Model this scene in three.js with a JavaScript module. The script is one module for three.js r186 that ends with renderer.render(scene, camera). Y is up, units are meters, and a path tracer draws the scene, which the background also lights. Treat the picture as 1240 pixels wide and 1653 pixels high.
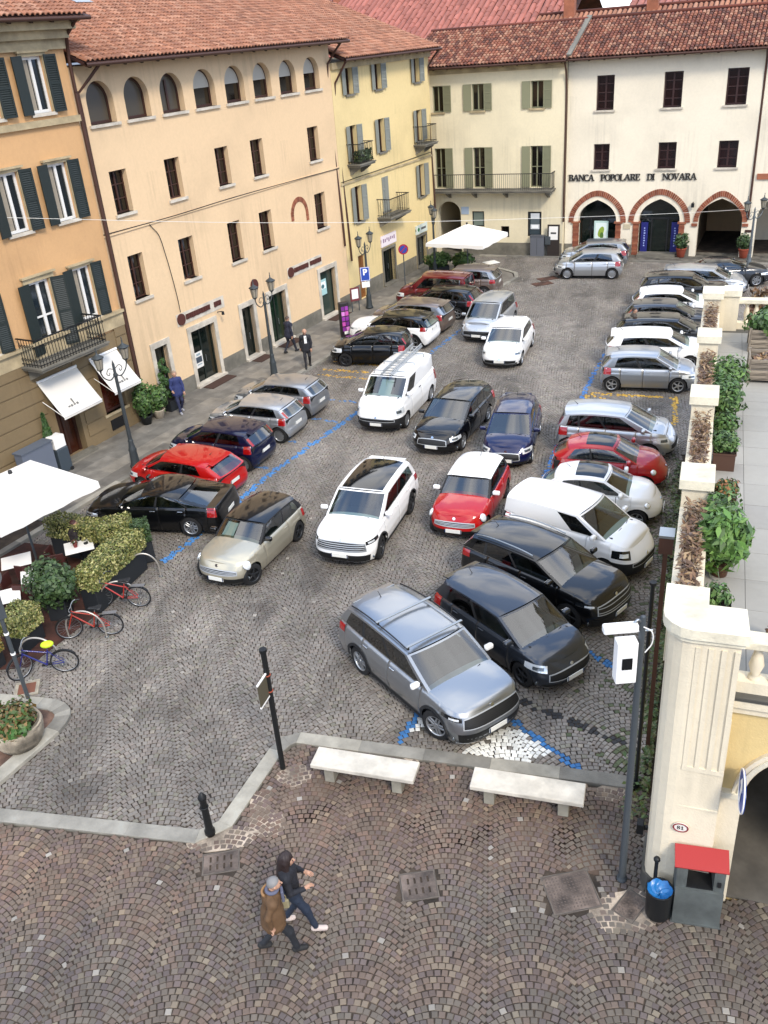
import * as THREE from 'three';
import { mergeGeometries, mergeVertices, toCreasedNormals } from 'three/addons/utils/BufferGeometryUtils.js';
import { RoundedBoxGeometry } from 'three/addons/geometries/RoundedBoxGeometry.js';
import { MarchingCubes } from 'three/addons/objects/MarchingCubes.js';
import { FontLoader } from 'three/addons/loaders/FontLoader.js';
import { TextGeometry } from 'three/addons/geometries/TextGeometry.js';

// ---------------------------------------------------------------- camera, sky, sun, exposure
const scene = new THREE.Scene();
const camera = new THREE.PerspectiveCamera(60.11, 768 / 1024, 0.1, 600);
camera.position.set(0, 13, 0);
camera.rotation.set(-0.4951, 0, -0.08204, 'XYZ');
const renderer = new THREE.WebGLRenderer({ antialias: true });
renderer.setSize(768, 1024);
renderer.toneMapping = THREE.LinearToneMapping;
renderer.toneMappingExposure = 2.2;
renderer.shadowMap.enabled = true;
const sun = new THREE.DirectionalLight(0xfff3e2, 1.5);
sun.position.set(26, 60, 34);
sun.target.position.set(2, 0, -28);
sun.castShadow = true; sun.shadow.radius = 24;
sun.shadow.mapSize.set(4096, 4096);
Object.assign(sun.shadow.camera, { left: -45, right: 45, top: 45, bottom: -45, near: 1, far: 160 });
scene.add(sun, sun.target);

// seeded random numbers and noise
function rng(seed) { let a = seed >>> 0; return () => { a = (a + 0x6D2B79F5) >>> 0; let t = a; t = Math.imul(t ^ (t >>> 15), t | 1); t ^= t + Math.imul(t ^ (t >>> 7), t | 61); return ((t ^ (t >>> 14)) >>> 0) / 4294967296; }; }
const hash = (x, y, s = 0) => { let h = Math.imul(x | 0, 374761393) ^ Math.imul(y | 0, 668265263) ^ Math.imul(s | 0, 362437); h = Math.imul(h ^ (h >>> 13), 1274126177); return ((h ^ (h >>> 16)) >>> 0) / 4294967296; };
const sm = t => t * t * (3 - 2 * t), lerp = (a, b, t) => a + (b - a) * t, clamp = (v, a = 0, b = 1) => Math.min(b, Math.max(a, v));
function vnoise(x, y, s = 0, per = 0) { const xi = Math.floor(x), yi = Math.floor(y), fx = sm(x - xi), fy = sm(y - yi), w = v => per ? ((v % per) + per) % per : v; return lerp(lerp(hash(w(xi), w(yi), s), hash(w(xi + 1), w(yi), s), fx), lerp(hash(w(xi), w(yi + 1), s), hash(w(xi + 1), w(yi + 1), s), fx), fy); }
function fbm(x, y, s = 0, oct = 4, per = 0) { let v = 0, a = 0.5, n = 0; for (let o = 0; o < oct; o++) { v += a * vnoise(x, y, s + o * 17, per); n += a; a *= 0.5; x *= 2; y *= 2; per *= 2; } return v / n; }

{ // a bright, broken overcast: white cloud with blue-grey gaps, the same all round
  const W = 1024, H = 512, d = new Float32Array(W * H * 4);
  for (let j = 0; j < H; j++) for (let i = 0; i < W; i++) {
    const el = (j + 0.5) / H * Math.PI - Math.PI / 2, az = (i + 0.5) / W * 2 * Math.PI, k = (j * W + i) * 4;
    const y = Math.sin(el), r = Math.cos(el) / (Math.max(y, 0) + 0.25), cx = Math.cos(az) * r * 3.1, cz = Math.sin(az) * r * 3.1;
    const n = clamp((fbm(cx + 40, cz + 40, 5, 6) - 0.43) * 4.6), m = 0.8 + 0.4 * fbm(cx * 2 + 9, cz * 2 + 70, 91, 4);
    const c = [lerp(0.3, 1.2 * m, n), lerp(0.46, 1.2 * m, n), lerp(0.78, 1.22 * m, n)];
    const g = y < 0 ? 0.25 : 1;
    d[k] = c[0] * g; d[k + 1] = c[1] * g; d[k + 2] = c[2] * g; d[k + 3] = 1;
  }
  const t = new THREE.DataTexture(d, W, H, THREE.RGBAFormat, THREE.FloatType);
  t.mapping = THREE.EquirectangularReflectionMapping; t.magFilter = THREE.LinearFilter; t.minFilter = THREE.LinearFilter; t.needsUpdate = true;
  scene.background = t; scene.environment = t;
}

// ---------------------------------------------------------------- helpers: names, geometry, materials
const names = {};
function numbered(n) { const k = names[n] = (names[n] ?? -1) + 1; return k ? n + '_' + String(k).padStart(3, '0') : n; }
function shade(o) { o.castShadow = o.receiveShadow = true; return o; }
function thing(name, label, category, pos = [0, 0, 0], turn = 0, group) { const o = new THREE.Group(); o.name = numbered(name); o.position.set(...pos); o.rotation.y = turn; o.userData = { label, category }; if (group) o.userData.group = group; scene.add(o); return o; }
function part(parent, name, geo, m, label) { const o = shade(new THREE.Mesh(Array.isArray(geo) ? merge(geo) : geo, m)); o.name = name; if (label) o.userData.label = label; parent.add(o); return o; }
function solo(name, geo, m, label, category, group) { const o = shade(new THREE.Mesh(Array.isArray(geo) ? merge(geo) : geo, m)); o.name = numbered(name); o.userData = { label, category }; if (group) o.userData.group = group; scene.add(o); return o; }
function ground(name, geo, m, label, category) { const o = shade(new THREE.Mesh(Array.isArray(geo) ? merge(geo) : geo, m)); o.name = numbered(name); o.userData = { kind: 'structure', label, category }; scene.add(o); return o; }
function merge(list) { return mergeGeometries(list.map(g => { const q = g.index ? g.toNonIndexed() : g.clone(); for (const k of Object.keys(q.attributes)) if (!['position', 'normal', 'uv'].includes(k)) q.deleteAttribute(k); q.morphAttributes = {}; return q; })); }
const T3 = (g, x = 0, y = 0, z = 0) => g.translate(x, y, z);
const box = (w, h, d, x = 0, y = 0, z = 0) => new THREE.BoxGeometry(w, h, d).translate(x, y, z);
const bx = (x0, x1, y0, y1, z0, z1) => box(x1 - x0, y1 - y0, z1 - z0, (x0 + x1) / 2, (y0 + y1) / 2, (z0 + z1) / 2);
const rbox = (w, h, d, r = 0.02, x = 0, y = 0, z = 0, s = 2) => new RoundedBoxGeometry(w, h, d, s, r).translate(x, y, z);
const cyl = (r0, r1, h, x = 0, y = 0, z = 0, n = 12) => new THREE.CylinderGeometry(r1, r0, h, n).translate(x, y + h / 2, z);
const V = (x, y, z) => new THREE.Vector3(x, y, z);
function rod(a, b, r, r2 = r, n = 6) { const A = V(...a), B = V(...b), d = B.clone().sub(A), g = new THREE.CylinderGeometry(r2, r, d.length(), n); g.applyQuaternion(new THREE.Quaternion().setFromUnitVectors(V(0, 1, 0), d.clone().normalize())); return g.translate((A.x + B.x) / 2, (A.y + B.y) / 2, (A.z + B.z) / 2); }
function tube(pts, r, n = 24, m = 6, closed = false) { return new THREE.TubeGeometry(new THREE.CatmullRomCurve3(pts.map(p => V(...p)), closed), n, r, m, closed); }
const lathe = (prof, n = 20) => new THREE.LatheGeometry(prof.map(p => new THREE.Vector2(...p)), n);
function extr(pts, depth, holes = [], bev = 0) { const s = Array.isArray(pts) ? new THREE.Shape(pts.map(p => new THREE.Vector2(...p))) : pts; for (const h of holes) s.holes.push(h); return new THREE.ExtrudeGeometry(s, { depth, bevelEnabled: bev > 0, bevelSize: bev, bevelThickness: bev, bevelSegments: 1, curveSegments: 14 }); }
// a flat slab lying on the ground from a plan polygon [[x,z],...]
function slab(poly, y0, y1, bev = 0) { const g = extr(poly.map(p => [p[0], -p[1]]), y1 - y0 - bev * 2, [], bev); g.rotateX(-Math.PI / 2); return g.translate(0, y0 + bev, 0); }
function grid(nu, nv, f, flip = false) { // f(u,v)->[x,y,z], indexed grid with uv
  const p = [], uv = [], ix = [];
  for (let j = 0; j <= nv; j++) for (let i = 0; i <= nu; i++) { p.push(...f(i / nu, j / nv)); uv.push(i / nu, j / nv); }
  for (let j = 0; j < nv; j++) for (let i = 0; i < nu; i++) { const a = j * (nu + 1) + i, b = a + 1, c = a + nu + 1, d = c + 1; flip ? ix.push(a, c, b, b, c, d) : ix.push(a, b, c, b, d, c); }
  const g = new THREE.BufferGeometry(); g.setAttribute('position', new THREE.Float32BufferAttribute(p, 3)); g.setAttribute('uv', new THREE.Float32BufferAttribute(uv, 2)); g.setIndex(ix); g.computeVertexNormals(); return g;
}
function uvm(g) { // uv in metres from the face's own plane
  if (g.index) g = g.toNonIndexed(); const p = g.attributes.position, n = g.attributes.normal, u = new Float32Array(p.count * 2);
  for (let i = 0; i < p.count; i++) { const ax = Math.abs(n.getX(i)), ay = Math.abs(n.getY(i)), az = Math.abs(n.getZ(i)); if (az >= ax && az >= ay) { u[2 * i] = p.getX(i); u[2 * i + 1] = p.getY(i); } else if (ax >= ay) { u[2 * i] = p.getZ(i); u[2 * i + 1] = p.getY(i); } else { u[2 * i] = p.getX(i); u[2 * i + 1] = p.getZ(i); } }
  g.setAttribute('uv', new THREE.BufferAttribute(u, 2)); return g;
}
function dataTex(n, f, srgb = true, rep = 1) { const d = new Uint8Array(n * n * 4); for (let j = 0; j < n; j++) for (let i = 0; i < n; i++) { const c = f(i / n, j / n), k = (j * n + i) * 4; d[k] = clamp(c[0]) * 255; d[k + 1] = clamp(c[1]) * 255; d[k + 2] = clamp(c[2]) * 255; d[k + 3] = 255; } const t = new THREE.DataTexture(d, n, n); t.wrapS = t.wrapT = THREE.RepeatWrapping; t.magFilter = THREE.LinearFilter; t.minFilter = THREE.LinearMipmapLinearFilter; t.generateMipmaps = true; t.repeat.set(1 / rep, 1 / rep); if (srgb) t.colorSpace = THREE.SRGBColorSpace; t.needsUpdate = true; return t; }
const grey = (n, f, rep) => dataTex(n, (u, v) => { const g = f(u, v); return [g, g, g]; }, false, rep);
const mat = (color, roughness = 0.8, o = {}) => new THREE.MeshPhysicalMaterial({ color, roughness, ...o });
// stucco and stone: mottled colour multiplied on the base, fine relief
const mottle = (seed, lo, hi, rep, f1 = 6, f2 = 40) => dataTex(512, (u, v) => { const a = fbm(u * f1, v * f1, seed, 5, f1), b = fbm(u * f2, v * f2, seed + 3, 3, f2), g = lerp(lo, hi, clamp(a * 0.75 + b * 0.25 + (a - 0.5) * 0.7)); return [g, g * 0.99, g * 0.975]; }, true, rep);
const bumpFine = grey(512, (u, v) => fbm(u * 48, v * 48, 7, 4, 48), 1.1);
// plaster with rain streaks and blotches: streaks are narrow, ragged, and stay put
const plasterTex = dataTex(1024, (u, v) => { const a = fbm(u * 5, v * 5, 31, 5, 5), st = fbm(u * 90, v * 4, 37, 3, 0), k = clamp((fbm(u * 7, v * 3, 41, 4, 0) - 0.52) * 5), g = 0.99 - 0.06 * clamp((a - 0.42) * 2.2) - 0.05 * k * clamp((st - 0.42) * 3) - 0.03 * fbm(u * 120, v * 120, 43, 2, 120); return [g, g * 0.992, g * 0.975]; }, true, 9);
const plaster = (c, o = {}) => mat(c, 0.92, { map: plasterTex, bumpMap: bumpFine, bumpScale: 0.004, ...o });
const stoneTex = mottle(51, 0.78, 1.02, 2.2), stoneTex2 = mottle(57, 0.5, 1.1, 1.4, 5, 60);
const stone = (c, o = {}) => mat(c, 0.85, { map: stoneTex, bumpMap: bumpFine, bumpScale: 0.004, ...o });
const M = {
  black: mat(0x111214, 0.55), iron: mat(0x1d1f20, 0.5, { metalness: 0.4 }), ironGrey: mat(0x4a5054, 0.5, { metalness: 0.3 }), steel: mat(0x9aa0a4, 0.35, { metalness: 0.9 }), chrome: mat(0xd8dadc, 0.15, { metalness: 1 }),
  white: mat(0xe9e8e4, 0.5), rubber: mat(0x131314, 0.9), trim: mat(0x17181a, 0.7), glassDark: mat(0x0c1013, 0.06, { ior: 1.6 }), glassGreen: mat(0x0b1512, 0.06, { ior: 1.6 }),
  lantern: mat(0xb9b3a2, 0.3, { transmission: 0.5, thickness: 0 }),
};
// leaf clouds: n small folded leaves spread by place(r) -> [x,y,z,nx,ny,nz]; colours vary from leaf to leaf
function leaves(n, seed, size, place, cols, long = 1.7) {
  const r = rng(seed), p = [], c = [], nn = [], col = new THREE.Color(), a = V(0, 0, 0), b = V(0, 0, 0), nrm = V(0, 0, 0);
  for (let i = 0; i < n; i++) {
    const [x, y, z, nx = 0, ny = 1, nz = 0] = place(r); nrm.set(nx + (r() - 0.5) * 1.6, ny + (r() - 0.3) * 1.2, nz + (r() - 0.5) * 1.6).normalize();
    a.set(r() - 0.5, r() - 0.5, r() - 0.5).cross(nrm).normalize(); b.copy(nrm).cross(a); const s = size * (0.6 + 0.8 * r()), l = s * long * 0.5, w = s * 0.5;
    const P = [[-l, 0, 0], [l, 0, 0], [0, w, s * 0.12], [-l, 0, 0], [0, -w, s * 0.12], [l, 0, 0]];
    const k = cols[Math.floor(r() * cols.length)], v = 0.7 + 0.6 * r(); col.setRGB(k[0] * v, k[1] * v, k[2] * v);
    for (const q of P) { p.push(x + a.x * q[0] + b.x * q[1] + nrm.x * q[2], y + a.y * q[0] + b.y * q[1] + nrm.y * q[2], z + a.z * q[0] + b.z * q[1] + nrm.z * q[2]); nn.push(nrm.x, nrm.y, nrm.z); c.push(col.r, col.g, col.b); }
  }
  const g = new THREE.BufferGeometry(); g.setAttribute('position', new THREE.Float32BufferAttribute(p, 3)); g.setAttribute('normal', new THREE.Float32BufferAttribute(nn, 3)); g.setAttribute('color', new THREE.Float32BufferAttribute(c, 3)); g.setAttribute('uv', new THREE.Float32BufferAttribute(new Float32Array(p.length / 3 * 2), 2)); return g;
}
const leafMat = mat(0xffffff, 0.6, { vertexColors: true, transmission: 0.25, thickness: 0, side: THREE.DoubleSide }), twigMat = mat(0x3a2b1d, 0.9), soilMat = mat(0x2a1d14, 1);
const ballPlace = (rx, ry, rz, cx = 0, cy = 0, cz = 0, lump = 0.25, seed = 1) => r => { const t = Math.acos(2 * r() - 1), f = r() * 6.2832, k = Math.pow(r(), 0.28) * (1 - lump + 2 * lump * fbm(f * 1.6 + 5, t * 2.2 + seed, seed, 3)), x = Math.sin(t) * Math.cos(f), y = Math.cos(t), z = Math.sin(t) * Math.sin(f); return [cx + x * rx * k, cy + y * ry * k, cz + z * rz * k, x, y, z]; };
const boxPlace = (w, h, d, cx = 0, cy = 0, cz = 0, seed = 1) => r => { const s = Math.floor(r() * 6), q = [r() - 0.5, r() - 0.5, r() - 0.5], ax = s % 3, dep = 0.5 - 0.28 * r() * r() + 0.16 * (fbm(q[0] * 5 + 9, q[2] * 5 + q[1] * 7 + 9, seed, 3) - 0.5); q[ax] = (s < 3 ? 1 : -1) * dep; const n = [0, 0, 0]; n[ax] = s < 3 ? 1 : -1; if (q[1] < -0.42) q[1] = -0.42; return [cx + q[0] * w, cy + q[1] * h, cz + q[2] * d, ...n]; };
const canvasTex = (w, h, draw) => { const c = document.createElement('canvas'); c.width = w; c.height = h; const x = c.getContext('2d'); draw(x, w, h); const t = new THREE.CanvasTexture(c); t.colorSpace = THREE.SRGBColorSpace; return t; };

// ---------------------------------------------------------------- ground, kerbs, cobbles
const inPoly = (x, z, P) => { let c = false; for (let i = 0, j = P.length - 1; i < P.length; j = i++) if ((P[i][1] > z) !== (P[j][1] > z) && x < (P[j][0] - P[i][0]) * (z - P[i][1]) / (P[j][1] - P[i][1]) + P[i][0]) c = !c; return c; };
const segD = (x, z, a, b) => { const dx = b[0] - a[0], dz = b[1] - a[1], t = clamp(((x - a[0]) * dx + (z - a[1]) * dz) / (dx * dx + dz * dz)); return Math.hypot(x - a[0] - dx * t, z - a[1] - dz * t); };
const LF = (s, w) => [-9.86 + 0.5111 * s + 0.8595 * w, -32.74 - 0.8595 * s + 0.5111 * w]; // left facade frame: s along the wall, w out from it
const BF = (s, w) => [8.9 + 0.9018 * s - 0.4321 * w, -57.11 + 0.4321 * s + 0.9018 * w];   // bank frame
const TF = (s, w) => [3.8 + 0.365 * s + 0.931 * w, -10.1 - 0.931 * s + 0.365 * w];        // terrace frame: s away from the camera, w inwards
const jointMat = mat(0x463c32, 0.95, { map: stoneTex2 });
{ const g = new THREE.PlaneGeometry(500, 500).rotateX(-Math.PI / 2).translate(0, -0.035, -60); const u = g.attributes.uv; for (let i = 0; i < u.count; i++) u.setXY(i, u.getX(i) * 500, u.getY(i) * 500); ground('ground', g, jointMat, 'dark earth and joints under the paving', 'ground'); }
// polygons in plan [x, z]
const kerbL = [LF(-16, 3.4), LF(21.3, 3.4), LF(22.0, 3.7), LF(22.6, 5.9), LF(23.2, 6.6), LF(25.2, 6.75), LF(26.2, 6.3), LF(26.9, 5.2), LF(28.2, 2.2)];
const roadPoly = [[-14, -14.36], [-8.09, -13.0], [-3.95, -12.03], [-3.66, -12.2], [-2.82, -14.05], [-2.55, -14.36], [-2.15, -14.47], [4.4, -12.47], TF(2.2, -0.15), TF(17.4, -0.15), TF(17.4, 6), [30, -40], BF(20, 0.9), BF(4.2, 0.9), BF(3.9, 0.4), BF(-3.3, 0.4), ...kerbL.slice().reverse()];
const islandPoly = [[-13, -17.2], [-9.3, -16.55], [-8.2, -16.28], [-7.85, -16.17], [-7.62, -16.02], [-7.46, -15.82], [-7.4, -15.6], [-7.42, -15.35], [-7.52, -15.08], [-8.33, -13.65], [-9.6, -11.2], [-13, -11.2]];
const fgOuter = [[-14, -14.3], [-8.08, -12.95], [-3.95, -11.98], [-3.62, -12.15], [-2.78, -14.02], [-2.52, -14.32], [-2.15, -14.42], [4.35, -12.42]];
const fgPoly = [[-14, -13.7], [-8.0, -12.55], [-3.72, -11.62], [-3.35, -11.95], [-2.5, -13.85], [-2.12, -14.08], [4.3, -12.06], TF(2, 0.6), TF(0.1, 0.1), TF(-0.2, 1), [5.6, -9.6], [12, -7.2], [12, -4], [-14, -4]];
const near = (x, z, pts, w) => { for (let i = 0; i + 1 < pts.length; i++) if (segD(x, z, pts[i], pts[i + 1]) < w) return true; return false; };
const r2 = rng(11);
const marks = [ // painted marks on the cobbles: [name, label, linear colour, wear, test]
  ['bay_line', 'bright blue parking bay line beside front wheel of silver SUV', [0.03, 0.13, 0.31], 0.06, (x, z) => segD(x, z, [2.25, -14.5], [3.42, -12.78]) < 0.075],
  ['bay_line', 'short blue parking bay line left of the silver SUV front wheel', [0.03, 0.13, 0.31], 0.06, (x, z) => segD(x, z, [0.55, -15.2], [-0.05, -13.96]) < 0.075],
  ['bay_line', 'blue parking bay line by the grey camera post', [0.03, 0.13, 0.31], 0.1, (x, z) => segD(x, z, [4.3, -16.7], [5.26, -15.31]) < 0.075],
  ['bay_line', 'long blue parking line along the left row of cars', [0.05, 0.17, 0.38], 0.22, (x, z) => near(x, z, [[-6.49, -22.21], [-5.5, -23.9], [-3.9, -27.3], [-0.65, -32.6], [1.3, -36.4]], 0.11)],
  ['bay_line', 'blue parking line between the white hatchback and far left cars', [0.06, 0.16, 0.34], 0.35, (x, z) => near(x, z, [[1.3, -36.4], [4.4, -42]], 0.11)],
  ['bay_line', 'worn blue bay dividers between the left parked cars', [0.07, 0.16, 0.33], 0.45, (x, z) => [[-5.0, -25.2], [-3.74, -27.9], [-2.5, -29.8], [-1.3, -31.6], [-0.4, -33.4]].some(p => segD(x, z, p, [p[0] - 3.6, p[1] - 1.9]) < 0.07)],
  ['bay_line', 'blue parking line behind the right row of cars', [0.05, 0.17, 0.42], 0.25, (x, z) => near(x, z, [[4.7, -24], [6.39, -28.33], [9.3, -35], [14.6, -46]], 0.09)],
  ['bay_number', 'white painted box under the front of the silver SUV', [0.62, 0.62, 0.58], 0.03, (x, z) => inPoly(x, z, [[1.1, -13.5], [2.2, -14.2], [2.62, -13.85], [2.98, -13.32], [2.43, -13.1]]) || inPoly(x, z, [[0.25, -14.7], [0.75, -14.9], [0.55, -14.35], [0.1, -14.25]])],
  ['loading_line', 'worn yellow loading bay lines by the silver small car', [0.5, 0.3, 0.05], 0.3, (x, z) => near(x, z, [[7.7, -30.2], [8.35, -32.5], [11.4, -31.3], [10.6, -28.9], [7.7, -30.2]], 0.1) || segD(x, z, [8.35, -32.5], [10.6, -28.9]) < 0.09],
  ['loading_line', 'worn yellow loading bay lines in front of the black small car', [0.42, 0.25, 0.05], 0.42, (x, z) => near(x, z, [[-2.1, -37.9], [1.0, -36.5], [1.9, -38.2]], 0.13) || segD(x, z, [-1.6, -38.8], [1.3, -37.4]) < 0.12 || segD(x, z, [-2.3, -37.2], [0.6, -35.9]) < 0.12],
  ['tar_strip', 'dark tar strip across the cobbles by the camera post', [0.018, 0.018, 0.02], 0.15, (x, z) => segD(x, z, [2.4, -15.1], [4.6, -13.3]) < 0.09],
];
const stoneGeo = (() => { // one set: a block with worn, chamfered top; unit footprint, top at 0
  const p = [], ix = [], ring = (s, y) => [[-s, y, -s], [s, y, -s], [s, y, s], [-s, y, s]]; p.push(...ring(0.4, 0).flat(), ...ring(0.48, -0.01).flat(), ...ring(0.5, -0.06).flat());
  ix.push(0, 2, 1, 0, 3, 2); for (let k = 0; k < 2; k++) for (let i = 0; i < 4; i++) { const a = k * 4 + i, b = k * 4 + (i + 1) % 4, c = a + 4, d = b + 4; ix.push(a, b, c, b, d, c); }
  const g = new THREE.BufferGeometry(); g.setAttribute('position', new THREE.Float32BufferAttribute(p, 3)); g.setIndex(ix); const q = g.toNonIndexed(); q.computeVertexNormals(); q.setAttribute('uv', new THREE.Float32BufferAttribute(new Float32Array(q.attributes.position.count * 2), 2)); return q; })();
const cobMat = mat(0xffffff, 0.72, { bumpMap: bumpFine, bumpScale: 0.003 });
const cobbles = { road: [], pave: [], marks: marks.map(() => []) };
function layFans(poly, y, dir, w, kind, dead) { // segmental arcs of setts: columns w wide running along dir
  const R = w / Math.SQRT2, d = 0.112, cx = Math.cos(dir), sz = Math.sin(dir); let x0 = 1e9, x1 = -1e9, z0 = 1e9, z1 = -1e9; for (const [x, z] of poly) { x0 = Math.min(x0, x); x1 = Math.max(x1, x); z0 = Math.min(z0, z); z1 = Math.max(z1, z); }
  const mx = (x0 + x1) / 2, mz = (z0 + z1) / 2, ext = Math.hypot(x1 - x0, z1 - z0) / 2 + 2, n = Math.round(R * Math.PI / 2 / d);
  for (let j = Math.floor(-ext / w); j <= ext / w; j++) for (let k = Math.floor(-ext / d); k <= ext / d; k++) for (let i = 0; i < n; i++) {
    const th = ((i + 0.5 + (k % 2 ? 0.25 : -0.25) * (1 - Math.abs(i + 0.5 - n / 2) / n * 2) + (r2() - 0.5) * 0.16) / n - 0.5) * Math.PI / 2, p = j * w + R * Math.sin(th), q = k * d - R * (1 - Math.cos(th)) * -1 + (r2() - 0.5) * 0.012;
    const x = mx + p * cx - q * sz, z = mz + p * sz + q * cx; if (!inPoly(x, z, poly) || dead(x, z)) continue;
    const dist = Math.hypot(x, z); if (z > 0 || Math.abs(x) > -z * 0.66 + 6) continue;
    const lo = fbm(x * 0.45 + 50, z * 0.45 + 90, 61, 4), mid = fbm(x * 1.7 + 50, z * 1.7 + 90, 67, 2), t = r2(), v = (0.82 + 0.34 * r2()) * (0.7 + 0.62 * lo) * (0.85 + 0.3 * mid); let c;
    if (kind === 'road') c = t < 0.06 ? [0.2, 0.178, 0.145] : t < 0.35 ? [0.168, 0.145, 0.125] : t < 0.42 ? [0.156, 0.146, 0.114] : [0.172, 0.156, 0.136];
    else c = t < 0.04 ? [0.175, 0.14, 0.1] : t < 0.25 ? [0.122, 0.086, 0.066] : t < 0.5 ? [0.103, 0.078, 0.07] : [0.115, 0.092, 0.072];
    if (kind === 'road') { const q = x * 0.9 + z * 0.25, st = clamp((fbm(q * 1.1 + 20, (z * 0.9 - x * 0.25) * 0.22 + 40, 73, 3) - 0.5) * 5) * 0.3 + clamp((fbm(x * 0.9 + 7, z * 0.9 + 3, 79, 3) - 0.62) * 8) * 0.25; c = c.map(k => k * (1.06 - st)); const wd = (x - 3.8) * 0.931 + (z + 10.1) * 0.365; if (z > -26.5 && wd > -1.5 - 0.9 * lo && r2() < 0.3 * clamp((wd + 2.0) / 1.8) * clamp(mid * 3 - 0.8)) c = [0.07, 0.085, 0.04]; }
    if (kind !== 'road') { const br = clamp((lo - 0.4) * 3 + clamp((-z - 10.6) / 2) * 0.6); c = [c[0] * lerp(0.95, 1.05, br), c[1] * lerp(1.0, 0.95, br), c[2] * lerp(1.02, 0.88, br)]; }
    if (t > 0.992) c = [0.24, 0.22, 0.19];
    let list = kind === 'road' ? cobbles.road : cobbles.pave;
    if (kind === 'road') for (let m = 0; m < marks.length; m++) if (marks[m][4](x, z)) { if (r2() > marks[m][3] * (0.5 + lo)) { c = marks[m][2]; list = cobbles.marks[m]; } break; }
    list.push({ x, z, y: y + (r2() - 0.5) * 0.008, ry: -dir - th + (r2() - 0.5) * 0.12, tx: (r2() - 0.5) * 0.07, tz: (r2() - 0.5) * 0.07, sx: R * Math.PI / 2 / n * (0.965 - 0.1 * r2()), sz: d * Math.cos(th) * (0.965 - 0.08 * r2()), c: [c[0] * v, c[1] * v, c[2] * v], dist });
  }
}
const coverSpots = [[-3.46, -11.2, 0.62, 0.42, -0.1], [0.07, -10.36, 0.58, 0.52, -0.08], [2.62, -9.99, 0.78, 0.72, -0.12], [3.53, -9.63, 0.5, 0.34, -0.75]];
const dead1 = (x, z) => coverSpots.some(([cx, cz, w, d, a]) => { const dx = x - cx, dz = z - cz, u = dx * Math.cos(a) - dz * Math.sin(a), v = dx * Math.sin(a) + dz * Math.cos(a); return Math.abs(u) < w / 2 + 0.06 && Math.abs(v) < d / 2 + 0.06; });
layFans(roadPoly, 0, -0.25, 1.36, 'road', (x, z) => inPoly(x, z, islandPoly));
layFans(fgPoly, 0.05, 0.15, 1.36, 'pave', dead1);
const dummy = new THREE.Object3D(), tmpC = new THREE.Color();
const setStone = (o, s) => { o.position.set(s.x, s.y, s.z); o.rotation.set(s.tx, s.ry, s.tz, 'YXZ'); o.scale.set(s.sx, 1, s.sz); };
function stoneField(name, label, category, list, kind, parent) {
  const im = new THREE.InstancedMesh(stoneGeo, cobMat, list.length); list.forEach((s, i) => { setStone(dummy, s); dummy.updateMatrix(); im.setMatrixAt(i, dummy.matrix); im.setColorAt(i, tmpC.setRGB(...s.c)); });
  im.name = parent ? name : numbered(name); im.userData = parent ? { kind } : { kind, label, category }; shade(im); (parent || scene).add(im); return im;
}
{
  const rd = ground('roadway', slab(roadPoly, -0.034, -0.016), jointMat, 'grey cobbled roadway of the square laid in arcs', 'roadway'); stoneField('sett', '', '', cobbles.road, 'stuff', rd);
  const fg = ground('pavement', slab(fgPoly, -0.034, 0.034), jointMat, 'brown cobbled pavement in the foreground laid in arcs', 'pavement');
  cobbles.pave.sort((a, b) => a.dist - b.dist); const vis = cobbles.pave.filter(s => s.z < -8.3 && Math.abs(s.x) < 4.6), first = new Set(vis.slice(0, 300));
  const tone = [[0.13, 0.095, 0.075], [0.1, 0.075, 0.066], [0.16, 0.125, 0.09], [0.085, 0.062, 0.052], [0.115, 0.082, 0.062]].map(c => mat(new THREE.Color().setRGB(...c), 0.72, { bumpMap: bumpFine, bumpScale: 0.003 }));
  for (const s of first) { const o = part(fg, 'cobble', stoneGeo, tone[Math.floor(r2() * tone.length)]); setStone(o, s); }
  stoneField('cobble', '', '', cobbles.pave.filter(s => !first.has(s)), 'stuff', fg);
  marks.forEach((m, i) => cobbles.marks[i].length && stoneField(m[0], m[1], 'road marking', cobbles.marks[i], 'structure'));
}
// pale mortar smeared between the setts near the bollard, the post and the bench feet
for (const [x, z, rx, rz, k] of [[-3.5, -11.75, 0.7, 0.28, 1], [-2.2, -13.2, 0.35, 0.3, 2], [-2.6, -12.3, 0.5, 0.6, 3], [3.4, -9.55, 0.5, 0.4, 4], [0.1, -13.3, 0.2, 0.15, 5], [3.9, -12.1, 0.35, 0.2, 6], [-0.9, -11.9, 1.6, 0.5, 17], [1.7, -11.1, 1.4, 0.55, 18], [-1.9, -12.6, 0.7, 0.7, 19], [0.6, -11.5, 0.9, 0.5, 20], [3.2, -10.9, 0.7, 0.6, 21]]) {
  const pts = []; for (let i = 0; i < 26; i++) { const a = i / 26 * 6.2832, q = 0.7 + 0.6 * fbm(Math.cos(a) * 1.5 + 9 * k, Math.sin(a) * 1.5 + 5, 71, 3); pts.push([x + Math.cos(a) * rx * q, z + Math.sin(a) * rz * q]); }
  const o = ground('mortar_patch', slab(pts, 0.03, k > 10 ? 0.0445 : k < 3 || k === 4 ? 0.046 : 0.039), mat(k < 7 ? 0xb3a594 : 0x5c4c40, 0.95, { map: stoneTex2 }), k < 7 ? 'pale mortar worked into the cobble joints' : 'brown dirt filling the cobble joints', k < 7 ? 'mortar' : 'dirt'); o.userData.group = k < 7 ? 'mortar patches' : 'dirt patches';
}
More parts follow.
